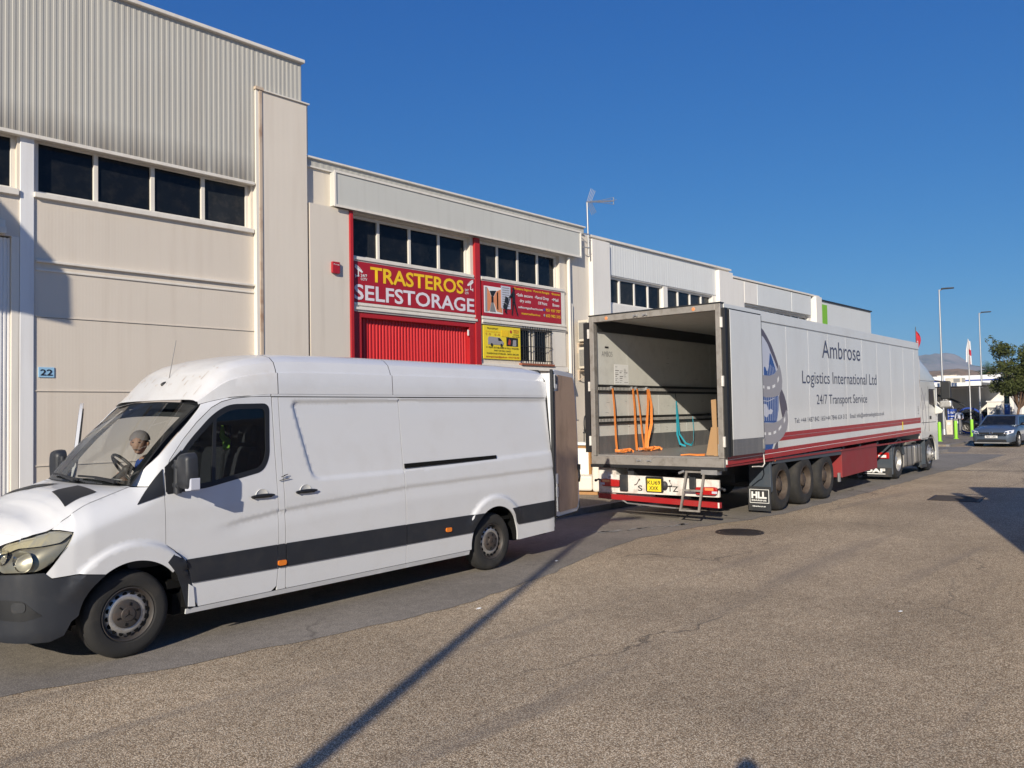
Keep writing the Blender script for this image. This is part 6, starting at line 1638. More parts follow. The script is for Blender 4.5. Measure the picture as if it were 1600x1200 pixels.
# mirrors
mb = MB(); mb.prism(roundpoly([(-.34, 2.16), (-.06, 2.16), (-.06, 2.72), (-.34, 2.72)], .06), 'x', 15.05, 15.20); mr = mb.build('mirror', 'black', tk, bevel=.03)
mb = MB(); mb.prism(roundpoly([(-.36, 1.90), (-.02, 1.90), (-.02, 2.12), (-.36, 2.12)], .07), 'x', 15.03, 15.20); mb.build('wide_mirror', 'steel', mr, bevel=.04)
mb = MB(); mb.tube([(15.1, -.10, 2.2), (15.12, -.06, 1.86), (15.1, .12, 1.78)], .03, 8); mb.tube([(15.1, .1, 2.74), (15.1, -.12, 2.70)], .022, 8); mb.build('mirror_arm', 'black', mr)
mb = MB(); mb.prism([(.10, 1.70), (-.10, 1.74), (-.14, 1.82), (.10, 2.0)], 'x', 14.98, 15.12); mb.build('mirror_foot', 'cabwhite', tk, bevel=.02)
# wheels, tanks, chassis, rear wings
big_wheel(tk, 10.90, .12, 1, .5, .52, 'steel', deep=.10); big_wheel(tk, 10.90, y1 - .02, -1, .5, .52, 'steel', deep=.10)
big_wheel(tk, 14.40, .16, 1, .5, .32, 'front'); big_wheel(tk, 14.40, y1 - .06, -1, .5, .32, 'front')
mb = MB(); mb.box(10.0, 14.9, .85, .97, .55, .85); mb.box(10.0, 14.9, 1.72, 1.84, .55, .85); mb.box(10.2, 14.6, .5, 2.2, .40, .6); mb.box(10.4, 11.4, .8, 1.9, .85, 1.0); mb.cyl((10.9, .4, .5), (10.9, 2.3, .5), .14, n=12); mb.cyl((14.4, .3, .5), (14.4, 2.4, .5), .08, n=10)
mb.box(13.4, 15.2, .45, 2.25, .5, 1.15)
mb.build('chassis', 'chassis', tk)
mb = MB(); ys = (.10, .62)
pts_o = arc(10.90, .5, .585, 15, 175, 18); vs = []
for a, b in pts_o: vs += [(a, .10, b), (a, .64, b)]
for a, b in [(10.9 + (p[0] - 10.9) * .955, .5 + (p[1] - .5) * .955) for p in pts_o]: vs += [(a, .10, b), (a, .64, b)]
k = len(pts_o); fs = [(2 * i, 2 * i + 1, 2 * i + 3, 2 * i + 2) for i in range(k - 1)] + [(2 * (k + i), 2 * (k + i) + 2, 2 * (k + i) + 3, 2 * (k + i) + 1) for i in range(k - 1)] + [(2 * i, 2 * i + 2, 2 * (k + i) + 2, 2 * (k + i)) for i in range(k - 1)]
mb.add(vs, fs); mb.build('wheel_wing', 'fenderblue', tk, smooth=40)
mb = MB(); mb.box(10.24, 10.32, .10, .68, .16, .78); mb.box(10.28, 10.55, .12, .66, .78, .95); mb.build('rear_guard', 'fenderblue', tk, bevel=.015)
tlm = box('tail_lamp', 'redlens', tk, 10.20, 10.238, .17, .80, .585, .745, bevel=.01)
box('reversing_lens', 'white', tlm, 10.194, 10.199, .24, .44, .61, .68, bevel=.002)
fl2 = box('mud_flap', 'chassis', tk, 10.215, 10.235, .12, .85, .10, .34)
text('DAF', fl2, (10.214, .80, .215), (0, -1, 0), (0, 0, 1), .095, 'white', width=.52, bold=.05)
box('flap_bar', 'white', fl2, 10.210, 10.214, .28, .80, .165, .185)
tank = MB(); tank.prism(roundpoly([(.14, .26), (.72, .26), (.72, .86), (.14, .86)], .09), 'x', 11.52, 12.62); tank.build('fuel_tank', 'alu', tk, bevel=.02, smooth=40)
tank = MB(); tank.prism(roundpoly([(.14, .30), (.72, .30), (.72, .85), (.14, .85)], .09), 'x', 12.70, 13.42); tank.build('air_tank', 'alu', tk, bevel=.02, smooth=40)
mb = MB()
for x in (11.80, 12.30, 12.95, 13.25): mb.prism([(.132, .28), (.137, .28), (.137, .84), (.132, .84)], 'x', x, x + .05)
mb.build('tank_strap', 'chassis', tk)
mb = MB(); mb.box(12.0, 12.5, .2, .8, .88, .95); mb.tube([(12.1, .2, .93), (12.6, .15, .95), (13.0, .2, .92)], .02, 6); mb.build('catwalk', 'alu', tk)
box('front_mud_flap', 'fenderblue', tk, 13.72, 13.76, .12, .48, .15, .95)
mb = MB(); mb.box(13.3, 13.9, .12, .16, .15, .24); mb.build('step', 'chassis', tk)
mb = MB()
for k in range(5): mb.box(15.345, 15.35, .12, .18, 1.05 + k * .12, 1.11 + k * .12)
mb.build('front_chevron', 'txblack', tk)
fp = thing('flag', 'red flag on a short stick above the truck cab rear corner', 'flag', TL, TA)
MB().cyl((13.05, .10, 3.60), (13.05, .10, 4.28), .010, n=6).build('stick', 'railmetal', fp)
mb = MB(); vs = []
for i in range(7):
    for j in range(5):
        u, v = i / 6, j / 4; vs.append((13.05 + .34 * v * u ** .7 + .02 * math.sin(5 * u), .10 - .10 * v * math.sin(3 * u + 1), 4.18 - .56 * u - .10 * v))
mb.add(vs, [(i * 5 + j, i * 5 + j + 1, (i + 1) * 5 + j + 1, (i + 1) * 5 + j) for i in range(6) for j in range(4)])
cl = mb.build('cloth', 'flagred', fp)
sm = cl.modifiers.new('thick', 'SOLIDIFY'); sm.thickness = .004
mb = MB(); mb.box(13.08, 13.26, .075, .079, 3.84, 3.87); mb.box(13.14, 13.17, .070, .074, 3.74, 3.94); mb.build('cross', 'flagwhite', fp)

# ================================================================ far end of the street
def street_lamp(x, y, h, rz, lab, grp='street lamps', r0=.085, r1=.042):
    t = thing('street_lamp', lab, 'street lamp', (x, y, 0), rz, grp)
    MB().cyl((0, 0, 0), (0, 0, .45), r0 * 1.9, r0 * 1.5, 14).build('base', 'galv', t, smooth=40)
    MB().tube([(0, 0, .4), (0, 0, h * .5), (0, 0, h)], [r0, (r0 + r1) / 2, r1], 12).build('pole', 'galv', t, smooth=60)
    MB().tube([(0, 0, h - .06), (0, -.18, h + .02)], .035, 8).build('arm', 'galv', t)
    MB().prism(roundpoly([(-.12, -.12), (.12, -.12), (.14, -.5), (.10, -.85), (-.10, -.85), (-.14, -.5)], .05), 'z', h + .01, h + .09).build('lamp_head', 'chassis', t, bevel=.02)
    return t
street_lamp(57.75, 14.85, 9.4, 0.2, 'nearer tall street lamp rising behind the truck cab')
street_lamp(75.1, 16.4, 9.4, 0.2, 'farther tall street lamp rising behind the parked blue car')
street_lamp(-4.9, .20, 8.0, 1.2, 'street lamp whose long shadow crosses the road towards the van rear', r0=.085, r1=.05)
for x, y, l in ((46.97, 12.3, 'lime green post nearest the truck front'), (50.57, 12.41, 'lime green post in the middle of the three at the kerb'), (54.65, 12.54, 'lime green post beside the parked blue car')):
    t = thing('bollard', l, 'bollard', (x, y, .10), 0, 'lime green posts at the kerb')
    MB().lathe([(0, 0), (.085, 0), (.085, .94), (.07, 1.0), (0, 1.02)], (0, 0, 0), 'z', 16).build('post', 'lime', t, smooth=40)
    MB().lathe([(.135, 0), (.135, .025), (.10, .035)], (0, 0, 0), 'z', 16).build('collar', 'lime', t)
fp = thing('flagpole', 'tall flagpole with a limp white and red flag', 'flagpole', (55.4, 12.75, .1))
MB().tube([(0, 0, 0), (0, 0, 5.85)], [.045, .025], 8).build('pole', 'galv', fp)
mb = MB(); vs = []
for i in range(9):
    for j in range(6):
        u, v = i / 8, j / 5; vs.append((.06 * math.sin(v * 7 + u), -.02 - .13 * v * (.75 + .25 * u), 5.78 - 1.40 * u - .10 * v))
mb.add(vs, [(i * 6 + j, i * 6 + j + 1, (i + 1) * 6 + j + 1, (i + 1) * 6 + j) for i in range(8) for j in range(5)], 0)
for k, (i, j) in enumerate([(i, j) for i in range(8) for j in range(5)]):
    if i in (3, 4) or j == 2: mb.m[k] = 1
cl = mb.build('flag', ['flagwhite', 'flagred'], fp); sm = cl.modifiers.new('thick', 'SOLIDIFY'); sm.thickness = .006
mb = MB(); mb.tube([(0, .01, 5.75), (.02, .09, 5.2), (.03, .12, 4.45)], [.01, .05, .05], 6); mb.build('flag_fold', 'flagwhite', fp)

# car wash booth
cw = thing('car_wash', 'open car wash booth with grey roof, curved hoops and white walls', 'car wash', (0, 0, 0))
box('roof', 'grey', cw, 58.8, 66.5, 12.9, 20.5, 3.22, 3.40, bevel=.02)
box('roof_edge', 'white', cw, 58.70, 58.79, 12.85, 20.5, 3.18, 3.42)
box('back_wall', 'white_wall', cw, 66.3, 66.5, 12.9, 20.5, .0, 3.2)
box('side_wall', 'white_wall', cw, 60.0, 66.28, 20.3, 20.5, .0, 3.2)
for y in (13.0, 15.55, 18.1): MB().cyl((58.9, y, 0), (58.9, y, 3.21), .06, n=10).build('post', 'galv', cw)
box('dado', 'trim_white', cw, 66.24, 66.29, 12.9, 20.3, 1.55, 1.65)
for y in (14.9, 15.6):
    MB().tube([(60.0, y + .55 - .9 * math.sin(a), 2.35 * math.cos(a) + .05) for a in [k * .105 for k in range(14)]], .045, 7).build('hoop', 'galv', cw)
mb = MB(); mb.tube([(61.0, 13.4 + 3.9 * (1 - math.cos(a)), .1 + 2.7 * math.sin(a)) for a in [.35 + k * .08 for k in range(16)]], .07, 7); mb.build('hoop', 'chassis', cw)
mb = MB(); mb.lathe([(.75, -.04), (.86, -.04), (.86, .04), (.75, .04)], (60.4, 14.0, .95), 'x', 24); mb.build('brush_ring', 'bluesign', cw)
sgn = thing('price_panel', 'blue price panel with white writing in the car wash', 'sign', (0, 0, 0))
box('panel', 'bluesign', sgn, 59.9, 60.0, 14.62, 15.16, .30, 1.72, bevel=.01)
text('Lavado', sgn, (59.895, 15.12, 1.42), (0, -1, 0), (0, 0, 1), .18, 'white', width=.46, bold=.02)
mb = MB()
for k in range(5): mb.box(59.885, 59.895, 14.68, 15.10 - .04 * (k % 3), 1.22 - k * .18, 1.27 - k * .18)
mb.build('writing', 'white', sgn)
for y, h, l in ((14.62, 1.02, 'grey coin machine at the left car wash hoop'), (14.15, 1.10, 'darker grey vacuum machine beside the person at the car wash')):
    t = thing('vacuum_machine', l, 'machine', (58.2, y, 0))
    MB().prism(roundpoly([(-.22, -.2), (.22, -.2), (.22, .2), (-.22, .2)], .06), 'z', .03, h).build('case', 'grey' if y < 14.5 else 'acwhite', t, bevel=.03)
    box('foot', 'chassis', t, -.25, .25, -.23, .23, 0, .03); box('screen', 'white', t, -.235, -.222, -.1, .1, h - .3, h - .15)
    MB().tube([(0, .2, h - .1), (0, .38, h - .3), (0, .34, .4), (0, .25, .15)], .025, 6).build('hose', 'chassis', t)
# person at the wash
p2 = thing('person', 'person in a pale top standing at the distant car wash', 'person', (59.3, 14.32, 0))
P2 = [(0, 0, .92), (0, 0, 1.12), (0, 0, 1.34), (0, 0, 1.46), (0, 0, 1.54), (0, .19, 1.40), (-.02, .24, 1.12), (-.18, .18, .98), (0, -.19, 1.40), (-.02, -.24, 1.12), (-.20, -.16, 1.02), (0, .09, .90), (.0, .11, .48), (.02, .12, .06), (-.12, .12, .03), (0, -.09, .90), (0, -.11, .48), (.02, -.12, .06), (-.12, -.12, .03)]
E2 = [(0, 1), (1, 2), (2, 3), (3, 4), (3, 5), (5, 6), (6, 7), (3, 8), (8, 9), (9, 10), (0, 11), (11, 12), (12, 13), (13, 14), (0, 15), (15, 16), (16, 17), (17, 18)]
R2 = [(.15, .11), (.14, .10), (.17, .11), (.09, .08), .05, .06, .042, .034, .06, .042, .034, .085, .06, .045, .035, .085, .06, .045, .035]
b2 = skinned('body', P2, E2, R2, ['logopale', 'skin', 'txdark'], p2, 0, 1)
for p in b2.data.polygons:
    c = p.center; p.material_index = 1 if (c.z > 1.50 or (c.x < -.10 and .9 < c.z < 1.1)) else (2 if c.z < .95 else 0)
mb = MB(); head_into(mb, (0, 0, 1.66), (-1, 0, 0)); mb.build('head', 'skin', p2, smooth=180)
mb = MB(); mb.sphere((.015, 0, 1.69), (.105, .09, .11), 14, 8); mb.build('hair', 'hair', p2, smooth=180)

# the photographer, behind the viewpoint: only the shadow of the head shows
p3 = thing('person', 'photographer standing behind the viewpoint in the road, out of view', 'person', (-.16, -.09, 0), .45)
b3 = skinned('body', [(x * .9, y * 1.1, z * 1.16) for x, y, z in P2], E2, [tuple(q * .8 for q in r) if isinstance(r, tuple) else r * 1.1 for r in R2], 'txdark', p3, 0, 1)
mb = MB(); head_into(mb, (-.02, 0, 2.02), (1, 0, 0), 1.05); mb.build('head', 'skin', p3, smooth=180)

# service station canopy, kiosk and white boxes
cn = thing('station_canopy', 'white service station canopy with a blue line along its edge', 'canopy', (0, 0, 0))
box('fascia', 'white', cn, 90, 104, 16.6, 40, 4.05, 4.85, bevel=.02)
box('blue_line', 'bluesign', cn, 89.96, 89.995, 16.7, 40, 4.30, 4.42)
for x in (93, 101):
    for y in (19.5, 28, 36): box('column', 'white', cn, x, x + .4, y, y + .4, 0, 4.05)
box('rooftop_unit', 'acwhite', cn, 91.5, 93, 22.2, 24.0, 4.85, 5.0)
ku = thing('kiosk', 'dark fronted kiosk behind the service station canopy', 'kiosk', (0, 0, 0))
box('wall', 'paleblue', ku, 108, 116, 17.5, 44, 0, 3.6); box('shopfront', 'winglass', ku, 107.9, 107.99, 18, 43, .3, 2.7); box('roof', 'grey', ku, 107.5, 116.5, 17, 44.5, 3.6, 3.9)
ru = thing('rooftop_box', 'grey equipment box on the car wash roof', 'equipment box', (60.6, 14.4, 3.40))
box('case', 'acwhite', ru, 0, .9, 0, 1.0, .05, .38, bevel=.02); box('foot', 'grey', ru, .1, .8, .1, .9, 0, .05); box('grille', 'grey', ru, -.01, -.001, .12, .5, .1, .33)
for i, (x, y0_, y1_, h, l) in enumerate([(64, 12.75, 13.7, 2.15, 'low white cabin between the car wash and the tall white cabinet'), (64.5, 12.1, 12.6, 2.65, 'tall narrow white cabinet left of the blue post')]):
    t = thing('white_cabin', l, 'cabin', (x, 0, 0)); y0_ += .1
    box('wall', 'white_wall', t, 0, 2.5, y0_, y1_, 0, h, bevel=.01); box('roof', 'white', t, -.06, 2.56, y0_ - .05, y1_ + .05, h, h + .07)
    box('door', 'grey', t, -.03, -.002, y0_ + .1, y0_ + .3, .1, 1.7); box('vent', 'grey', t, -.03, -.002, y0_ + .34, y1_ - .08, h - .5, h - .38)
gwl = thing('garden_wall', 'low white wall closing the forecourt behind the parked cars', 'wall', (0, 0, 0))
box('wall', 'white_wall', gwl, 70, 70.25, -12, 14.6, 0, 1.88); box('coping', 'trim_white', gwl, 69.95, 70.3, -12, 14.6, 1.88, 1.94)
tp = thing('totem_post', 'blue and green round post, its upper part coloured dark with tree shade', 'post', (59.5, 11.62, 0))
MB().cyl((0, 0, 0), (0, 0, 1.95), .17, n=14).build('lower_sleeve', 'bluedeep', tp, smooth=40); MB().cyl((0, 0, 1.95), (0, 0, 4.0), .15, n=14).build('shaft', 'shadegreen', tp, smooth=40)  # dark tone of the upper shaft is tree shade put into its colour
mb = MB(); mb.lathe([(.155, 1.93), (.185, 1.93), (.185, 2.0), (.155, 2.0)], (0, 0, 0), 'z', 14); mb.build('ring', 'white', tp)

# parked cars
def car(lab, loc, rz, paint, plate, grp):
    t = thing('parked_car', lab, 'car', loc, rz, grp)
    W_, L_ = 1.80, 4.40
    # body: sections along x, each a closed ring in (y, z), mirrored
    def ring(x, hw, zlo, zbelt, bul):
        return [(x, -hw * .80, zlo), (x, -hw * .97, zlo + .10), (x, -hw, zlo + .32), (x, -hw * .985, zbelt - .12), (x, -hw * .93, zbelt - .02), (x, -hw * .5, zbelt + bul), (x, 0, zbelt + bul * 1.2)]
    secs = [(0.0, .60, .30, .62, .01), (.04, .72, .22, .70, .02), (.16, .83, .17, .76, .05), (.40, .89, .17, .83, .07), (.75, .90, .17, .90, .07), (1.05, .90, .17, .96, .05), (1.3, .90, .17, .99, .02), (2.4, .90, .17, 1.01, .01), (3.5, .90, .17, 1.04, .0), (4.1, .87, .2, 1.06, .0), (4.36, .80, .3, 1.0, .0), (4.40, .70, .36, .92, .0)]
    mb = MB(); vs = []; n = 13
    for s_ in secs:
        r_ = ring(*s_); vs += r_ + [(a, -b, c) for a, b, c in reversed(r_[:-1])]
    fs = [(i * n + k, (i + 1) * n + k, (i + 1) * n + k + 1, i * n + k + 1) for i in range(len(secs) - 1) for k in range(n - 1)]
    fs += [(i * n, i * n + n - 1, (i + 1) * n + n - 1, (i + 1) * n) for i in range(len(secs) - 1)] + [tuple(range(n)), tuple(range((len(secs) - 1) * n, len(secs) * n))]
    bd = mb.add(vs, fs).build('body', paint, t, smooth=38)
    # greenhouse
    P0 = [(1.02, .97), (1.72, 1.43), (2.0, 1.475), (3.0, 1.47), (3.95, 1.40), (4.22, 1.03)]
    hwb = .84
    def gy(z): return hwb - .17 * (z - .97) / .5
    mb = MB(); vs = [(x, -gy(z), z) for x, z in P0] + [(x, gy(z), z) for x, z in P0]; k = len(P0)
    mb.add(vs, [tuple(range(k)), tuple(range(2 * k - 1, k - 1, -1))] + [(i, i + 1, k + i + 1, k + i) for i in range(k - 1)] + [(0, k, 2 * k - 1, k - 1)])
    mb.build('cabin', paint, t, bevel=.04, smooth=35)
    g = MB()
    def onf(u0, u1, v0, v1, a, b): # quad on windscreen between base a and top b
        def q(u, v):
            x = a[0] + (b[0] - a[0]) * v; z = a[1] + (b[1] - a[1]) * v; return (x - .012, gy(z) * (2 * u - 1), z + .012)
        g.add([q(u0, v0), q(u1, v0), q(u1, v1), q(u0, v1)], [(0, 1, 2, 3)])
    onf(.07, .93, .06, .93, P0[0], P0[1]); g.build('windscreen', 'winglass', t)
    g = MB()
    for s_ in (-1, 1):
        for pts in ([(1.40, 1.04), (1.86, 1.38), (2.35, 1.40), (2.35, 1.06)], [(2.43, 1.06), (2.43, 1.40), (3.25, 1.40), (3.3, 1.08)], [(3.38, 1.09), (3.33, 1.39), (3.75, 1.36), (3.95, 1.12)]):
            g.add([(x, s_ * (gy(z) + .012), z) for x, z in pts], [(0, 1, 2, 3)])
    g.build('side_window', 'winglass', t)
    mb = MB(); mb.box(-.012, .02, -.60, .60, .60, .68); mb.build('upper_grille', 'black', t)
    mb = MB(); mb.prism(roundpoly([(-.62, .24), (.62, .24), (.58, .36), (-.58, .36)], .03), 'x', -.02, .03); mb.build('lower_grille', 'black', t)
    for s_ in (-1, 1):
        h = MB(); h.add([(-.0, s_ * .50, .62), (.02, s_ * .66, .60), (.17, s_ * .85, .66), (.24, s_ * .875, .80), (.10, s_ * .76, .775), (.015, s_ * .56, .73)], [(0, 1, 2, 3, 4, 5)]); 
        h.v = [(x - .02, y + s_ * .012, z) for x, y, z in h.v]; h.build('headlight', 'logopale', t)
        h = MB(); h.sphere((-.01, s_ * .62, .67), (.03, .06, .045), 10, 6); h.sphere((.06, s_ * .75, .70), (.04, .06, .045), 10, 6); h.build('lamp_reflector', 'chrome', t)
        mrr = MB(); mrr.sphere((1.25, s_ * 1.0, 1.05), (.07, .11, .075), 12, 8); mrr.cyl((1.25, s_ * .85, 1.0), (1.25, s_ * .95, 1.03), .02, n=6); mrr.build('door_mirror', 'black', t, smooth=60)
    mb = MB(); mb.lathe([(.052, -.004), (.062, -.01), (.072, -.004)], (-.03, 0, .655), 'x', 20); mb.lathe([(0, -.002), (.05, -.002)], (-.03, 0, .655), 'x', 20, 1)
    for a, b in (((-.035, -.03, .685), (-.035, -.008, .63)), ((-.035, .03, .685), (-.035, .008, .63)), ((-.035, -.014, .66), (-.035, 0, .69)), ((-.035, .014, .66), (-.035, 0, .69))): mb.cyl(a, b, .005, n=5)
    mb.build('badge', ['chrome', 'black'], t)
    if plate:
        pl_ = box('number_plate', 'white', t, -.05, -.03, -.26, .26, .42, .53, bevel=.004)
        text(plate, pl_, (-.051, .23, .445), (0, -1, 0), (0, 0, 1), .065, 'txblack', width=.45, bold=.02)
    mb = MB(); mb.box(-.01, .03, -.72, .72, .175, .22); mb.build('spoiler_lip', 'galv', t)
    mb = MB(); mb.box(.3, 4.1, -.8, .8, .13, .3); mb.build('underside', 'vdark', t)
    for x in (.86, 3.48):
        for s_ in (-1, 1):
            w = MB(); w.lathe([(.40, .0), (.40, .25)], (x, s_ * .905, .345), 'y', 24, 0, -s_); w.add([(x + .395 * math.cos(k * .2618), s_ * .905, .345 + .395 * math.sin(k * .2618)) for k in range(24)], [tuple(range(24))]); w.build('wheel_arch', 'vdark', t)
            w = MB(); w.lathe([(.0, -.004), (.20, -.004), (.21, -.012), (.29, -.012), (.315, .01), (.32, .04), (.32, .18)], (x, s_ * .905, .32), 'y', 28, 0, -s_); wo = w.build('wheel', 'tyre', t, smooth=35)
            w = MB()
            for k in range(5):
                a = k * 1.2566; w.cyl((x, s_ * .915, .32), (x + .195 * math.cos(a), s_ * .915, .32 + .195 * math.sin(a)), .03, .022, 6)
            w.lathe([(.19, .0), (.205, -.006), (.21, .0)], (x, s_ * .912, .32), 'y', 28, 0, -s_); w.build('rim', 'steel', wo)
    return t
car('blue grey hatchback parked facing the camera at the kerb', (43.2, 9.12, 0), -.06, 'carblue', '7803 LMC', 'parked cars')
car('dark car parked behind the blue grey hatchback', (51.8, 8.9, 0), -.06, 'carblack', None, 'parked cars')
car('dark car parked crosswise by the low white wall under the blue post', (66.0, 11.9, 0), 1.4, 'carblack', None, 'parked cars')

# the lorry standing out of view whose shadow falls on the road
bt = thing('box_truck', 'white box truck parked close to the camera, out of view', 'truck', (11.2, -.05, 0), R(20.5))
box('cargo_box', 'twhite', bt, -6.4, 1.6, -1.5, .9, 1.0, 3.22, bevel=.02)
mb = MB(); mb.prism([(1.75, .5), (1.75, 3.05), (2.6, 3.2), (4.5, 3.2), (5.3, 2.85), (5.6, 1.7), (5.75, .55)], 'y', -1.4, .30); mb.build('cab', 'cabwhite', bt, bevel=.08)
mb = MB(); mb.prism([(5.36, 2.72), (5.60, 1.85), (5.64, 1.85), (5.40, 2.72)], 'y', -1.25, .15); mb.build('windscreen', 'winglass', bt)
box('chassis', 'chassis', bt, -6.3, 5.2, -1.1, .2, .55, .98)
mb = MB(); mb.tube([(4.3, .30, 2.4), (4.4, .85, 2.5)], .03, 6); mb.box(4.3, 4.42, .8, 1.0, 2.0, 2.55); mb.build('mirror', 'black', bt)
for x in (-4.2, 3.0):
    for y, s_ in ((.72 if x < 0 else .26, -1), (-1.42, 1)): big_wheel(bt, x, y, s_, .45, .30, 'steel')
# unseen board on a post, added and shaped to cast the left facade shadow
bn = thing('shadow_board', 'unseen board on a post, added to cast a shadow on the warehouse', 'shadow caster', (0, 10.0, .118))
MB().cyl((-2.2, 0, 0), (-2.2, 0, 7.6), .06, n=10).build('post', 'galv', bn)
mb = MB(); mb.prism([(-2.1, 8.1), (-.16, 6.03), (-.14, 5.37), (-.97, 5.50), (-2.1, 5.7)], 'y', -.03, .03); mb.build('board', 'white', bn)

# ---------------------------------------------------------------- trees
def leaf_cloud(clumps, n, size, seed, flat=.6, droop=.0):
    random.seed(seed); mb = MB(); tot = sum(c[3] ** 3 for c in clumps)
    for (cx, cy, cz, r) in clumps:
        k = int(n * r ** 3 / tot) + 1
        for _ in range(k):
            a = Vector((random.gauss(0, 1), random.gauss(0, 1), random.gauss(0, 1))).normalized() * r * (random.random() ** .42)
            p = Vector((cx, cy, cz)) + Vector((a.x, a.y, a.z * flat))
            u = Vector((random.gauss(0, 1), random.gauss(0, 1), random.gauss(0, .6))).normalized(); v = u.orthogonal().normalized(); v.rotate(Matrix.Rotation(random.uniform(0, 6.28), 3, u))
            s_ = size * random.uniform(.6, 1.4)
            mb.add([p - u * s_, p - v * s_ * .45, p + u * s_, p + v * s_ * .45], [(0, 1, 2, 3)])
    return mb
def tree(lab, x, y, h, clumps, n, size, seed, trunk_r=.14, lean=(0, 0)):
    t = thing('tree', lab, 'tree', (x, y, 0), 0, 'street trees')
    mb = MB(); top = Vector((lean[0], lean[1], h * .5))
    mb.tube([(0, 0, 0), (lean[0] * .4, lean[1] * .4, h * .25), top], [trunk_r, trunk_r * .8, trunk_r * .65], 9)
    for c in clumps: mb.tube([top * .75, top.lerp(Vector(c[:3]), .5) + Vector((0, 0, .1)), Vector(c[:3])], [trunk_r * .22, trunk_r * .12, .008], 6)
    mb.build('trunk', 'bark', t, smooth=60)
    leaf_cloud(clumps, n, size, seed, .75).build('crown', 'leaf', t, recalc=False)
    return t
random.seed(21)
def clumps(cx, cy, cz, rx, ry, rz, k, r0, r1, seed):
    random.seed(seed); out = []
    for _ in range(k):
        a = Vector((random.gauss(0, 1), random.gauss(0, 1), random.gauss(0, 1))).normalized() * random.random() ** .4
        out.append((cx + a.x * rx, cy + a.y * ry, cz + a.z * rz, random.uniform(r0, r1)))
    return out
tree('leafy tree with a low olive crown overhanging the parked cars', 52.5, 9.95, 4.4,
     clumps(0, -.75, 3.75, 1.6, 1.8, 1.85, 64, .30, .62, 3) + [(0, .75, 3.2, .35), (0, .95, 3.7, .3), (0, .6, 4.2, .4), (0, .2, 2.6, .4)] + [(0, 1.25, 5.6, .16), (0, .95, 5.75, .17), (0, .75, 5.5, .20), (0, .5, 5.45, .15), (0, .95, 5.25, .16), (0, .25, 5.25, .2), (.1, .35, 3.5, .3), (0, .5, 3.0, .25)], 19000, .07, 5, .09, (0, -.35))
tree('loose bushy tree standing behind the parked cars, farther from the camera', 58, 9.6, 4.2, clumps(0, .2, 3.2, 1.8, 1.7, 1.3, 20, .4, .8, 8), 6000, .09, 6, .15)
pm_ = thing('palm_tree', 'palm with a bushy dark crown behind the service station canopy', 'palm', (96, 20.3, 0))
MB().tube([(0, 0, 0), (.05, 0, 2.5), (0, .05, 5.3)], [.26, .22, .24], 12).build('trunk', 'palmtrunk', pm_, smooth=60)
mb = MB(); random.seed(13)
for k in range(64):
    a = random.uniform(0, 6.28); el = random.uniform(-.5, 1.4); L = random.uniform(.9, 1.5); d0 = Vector((math.cos(a) * math.cos(el), math.sin(a) * math.cos(el), math.sin(el)))
    side_ = d0.cross(Vector((0, 0, 1))).normalized(); p = Vector((0, 0, 5.35))
    for j in range(6):
        q = p + d0 * L / 6; d0 = (d0 + Vector((0, 0, -.13))).normalized()
        w = .05 + .20 * math.sin(math.pi * (j + 1) / 7)
        for s_ in (-1, 1):
            for m_ in (0, .5):
                b = p.lerp(q, m_); mb.add([b, b + d0 * .03, b + side_ * s_ * w + d0 * w * .6 + Vector((0, 0, -.03)), b + side_ * s_ * w * .95 + d0 * w * .5], [(0, 1, 2, 3)])
        p = q
mb.build('crown', 'palmleaf', pm_, recalc=False)
leaf = leaf_cloud([(84, 14.0, 1.5, 1.8), (84, 11.5, 1.8, 2.0), (86, 8.5, 2.0, 2.4), (84, 5, 1.8, 2.2), (86, 2, 2, 2.5)], 7000, .16, 17, .8).build('hedge', 'leaf', recalc=False)
tag(leaf, 'dark overgrown hedge behind the low white wall', 'hedge'); 

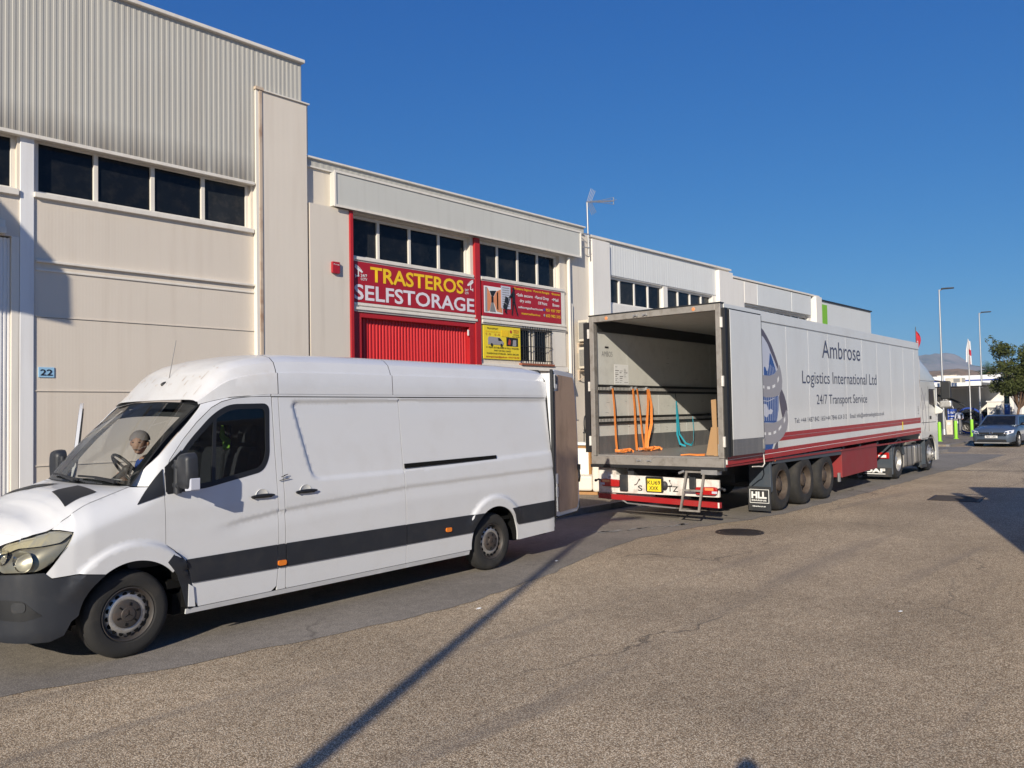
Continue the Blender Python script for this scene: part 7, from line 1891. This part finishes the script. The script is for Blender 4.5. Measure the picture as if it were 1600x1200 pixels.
# ---------------------------------------------------------------- hills
from mathutils import noise
def ridge(name, x0, x1, prof, m, ny=120, nx=26, amp=.12, fs_=.004, seed=0.0):
    """prof: (y, height) along the crest; the land rises from x0 to the crest and falls to x1"""
    ya, yb = prof[0][0], prof[-1][0]; mb = MB(); vs = []
    for i in range(nx + 1):
        u = i / nx; x = x0 + (x1 - x0) * u; f = math.sin(math.pi * min(1, u / 1.1)) ** .9
        for j in range(ny + 1):
            y = ya + (yb - ya) * j / ny; h = lerp(prof, y)
            nz_ = noise.fractal(Vector((x * fs_, y * fs_, seed)), 1.0, 2.1, 6) 
            vs.append((x, y, max(-4, h * f * (1 + amp * nz_ * 2) + (amp * 110 * nz_ * f if h > 100 else amp * 12 * nz_ * f) - 2)))
    k = ny + 1
    fs = [(i * k + j, (i + 1) * k + j, (i + 1) * k + j + 1, i * k + j + 1) for i in range(nx) for j in range(ny)]
    return mb.add(vs, fs).build(name, m, smooth=180, kind='structure')
ridge('mountain', 2450, 3500, [(-1500, 60), (-200, 90), (150, 105), (380, 118), (480, 128), (560, 117), (650, 120), (720, 135), (780, 158), (830, 166), (900, 145), (1050, 160), (1500, 120), (2500, 60)], 'mount', 300, 60, .16, .0030, 3)
ridge('hill', 620, 980, [(-600, 14), (60, 20), (120, 26), (165, 29), (200, 33), (240, 34), (300, 30), (500, 22), (900, 14)], 'hill', 160, 22, .10, .012, 1)

# ---------------------------------------------------------------- air
HZ = 1
if HZ:
    hz = MB().box(-300, 3900, -1900, 2900, -6, 215).build('haze', 'white', recalc=True, kind='stuff')
    hm = bpy.data.materials.new('haze'); hm.use_nodes = True; nt = hm.node_tree
    nt.nodes.remove(nt.nodes['Principled BSDF'])
    pv = nt.nodes.new('ShaderNodeVolumePrincipled'); pv.inputs['Color'].default_value = (0.50, 0.74, 1.0, 1); pv.inputs['Density'].default_value = 0.00017; pv.inputs['Anisotropy'].default_value = 0.0
    nt.links.new(pv.outputs[0], nt.nodes['Material Output'].inputs['Volume'])
    hz.data.materials.clear(); hz.data.materials.append(hm)
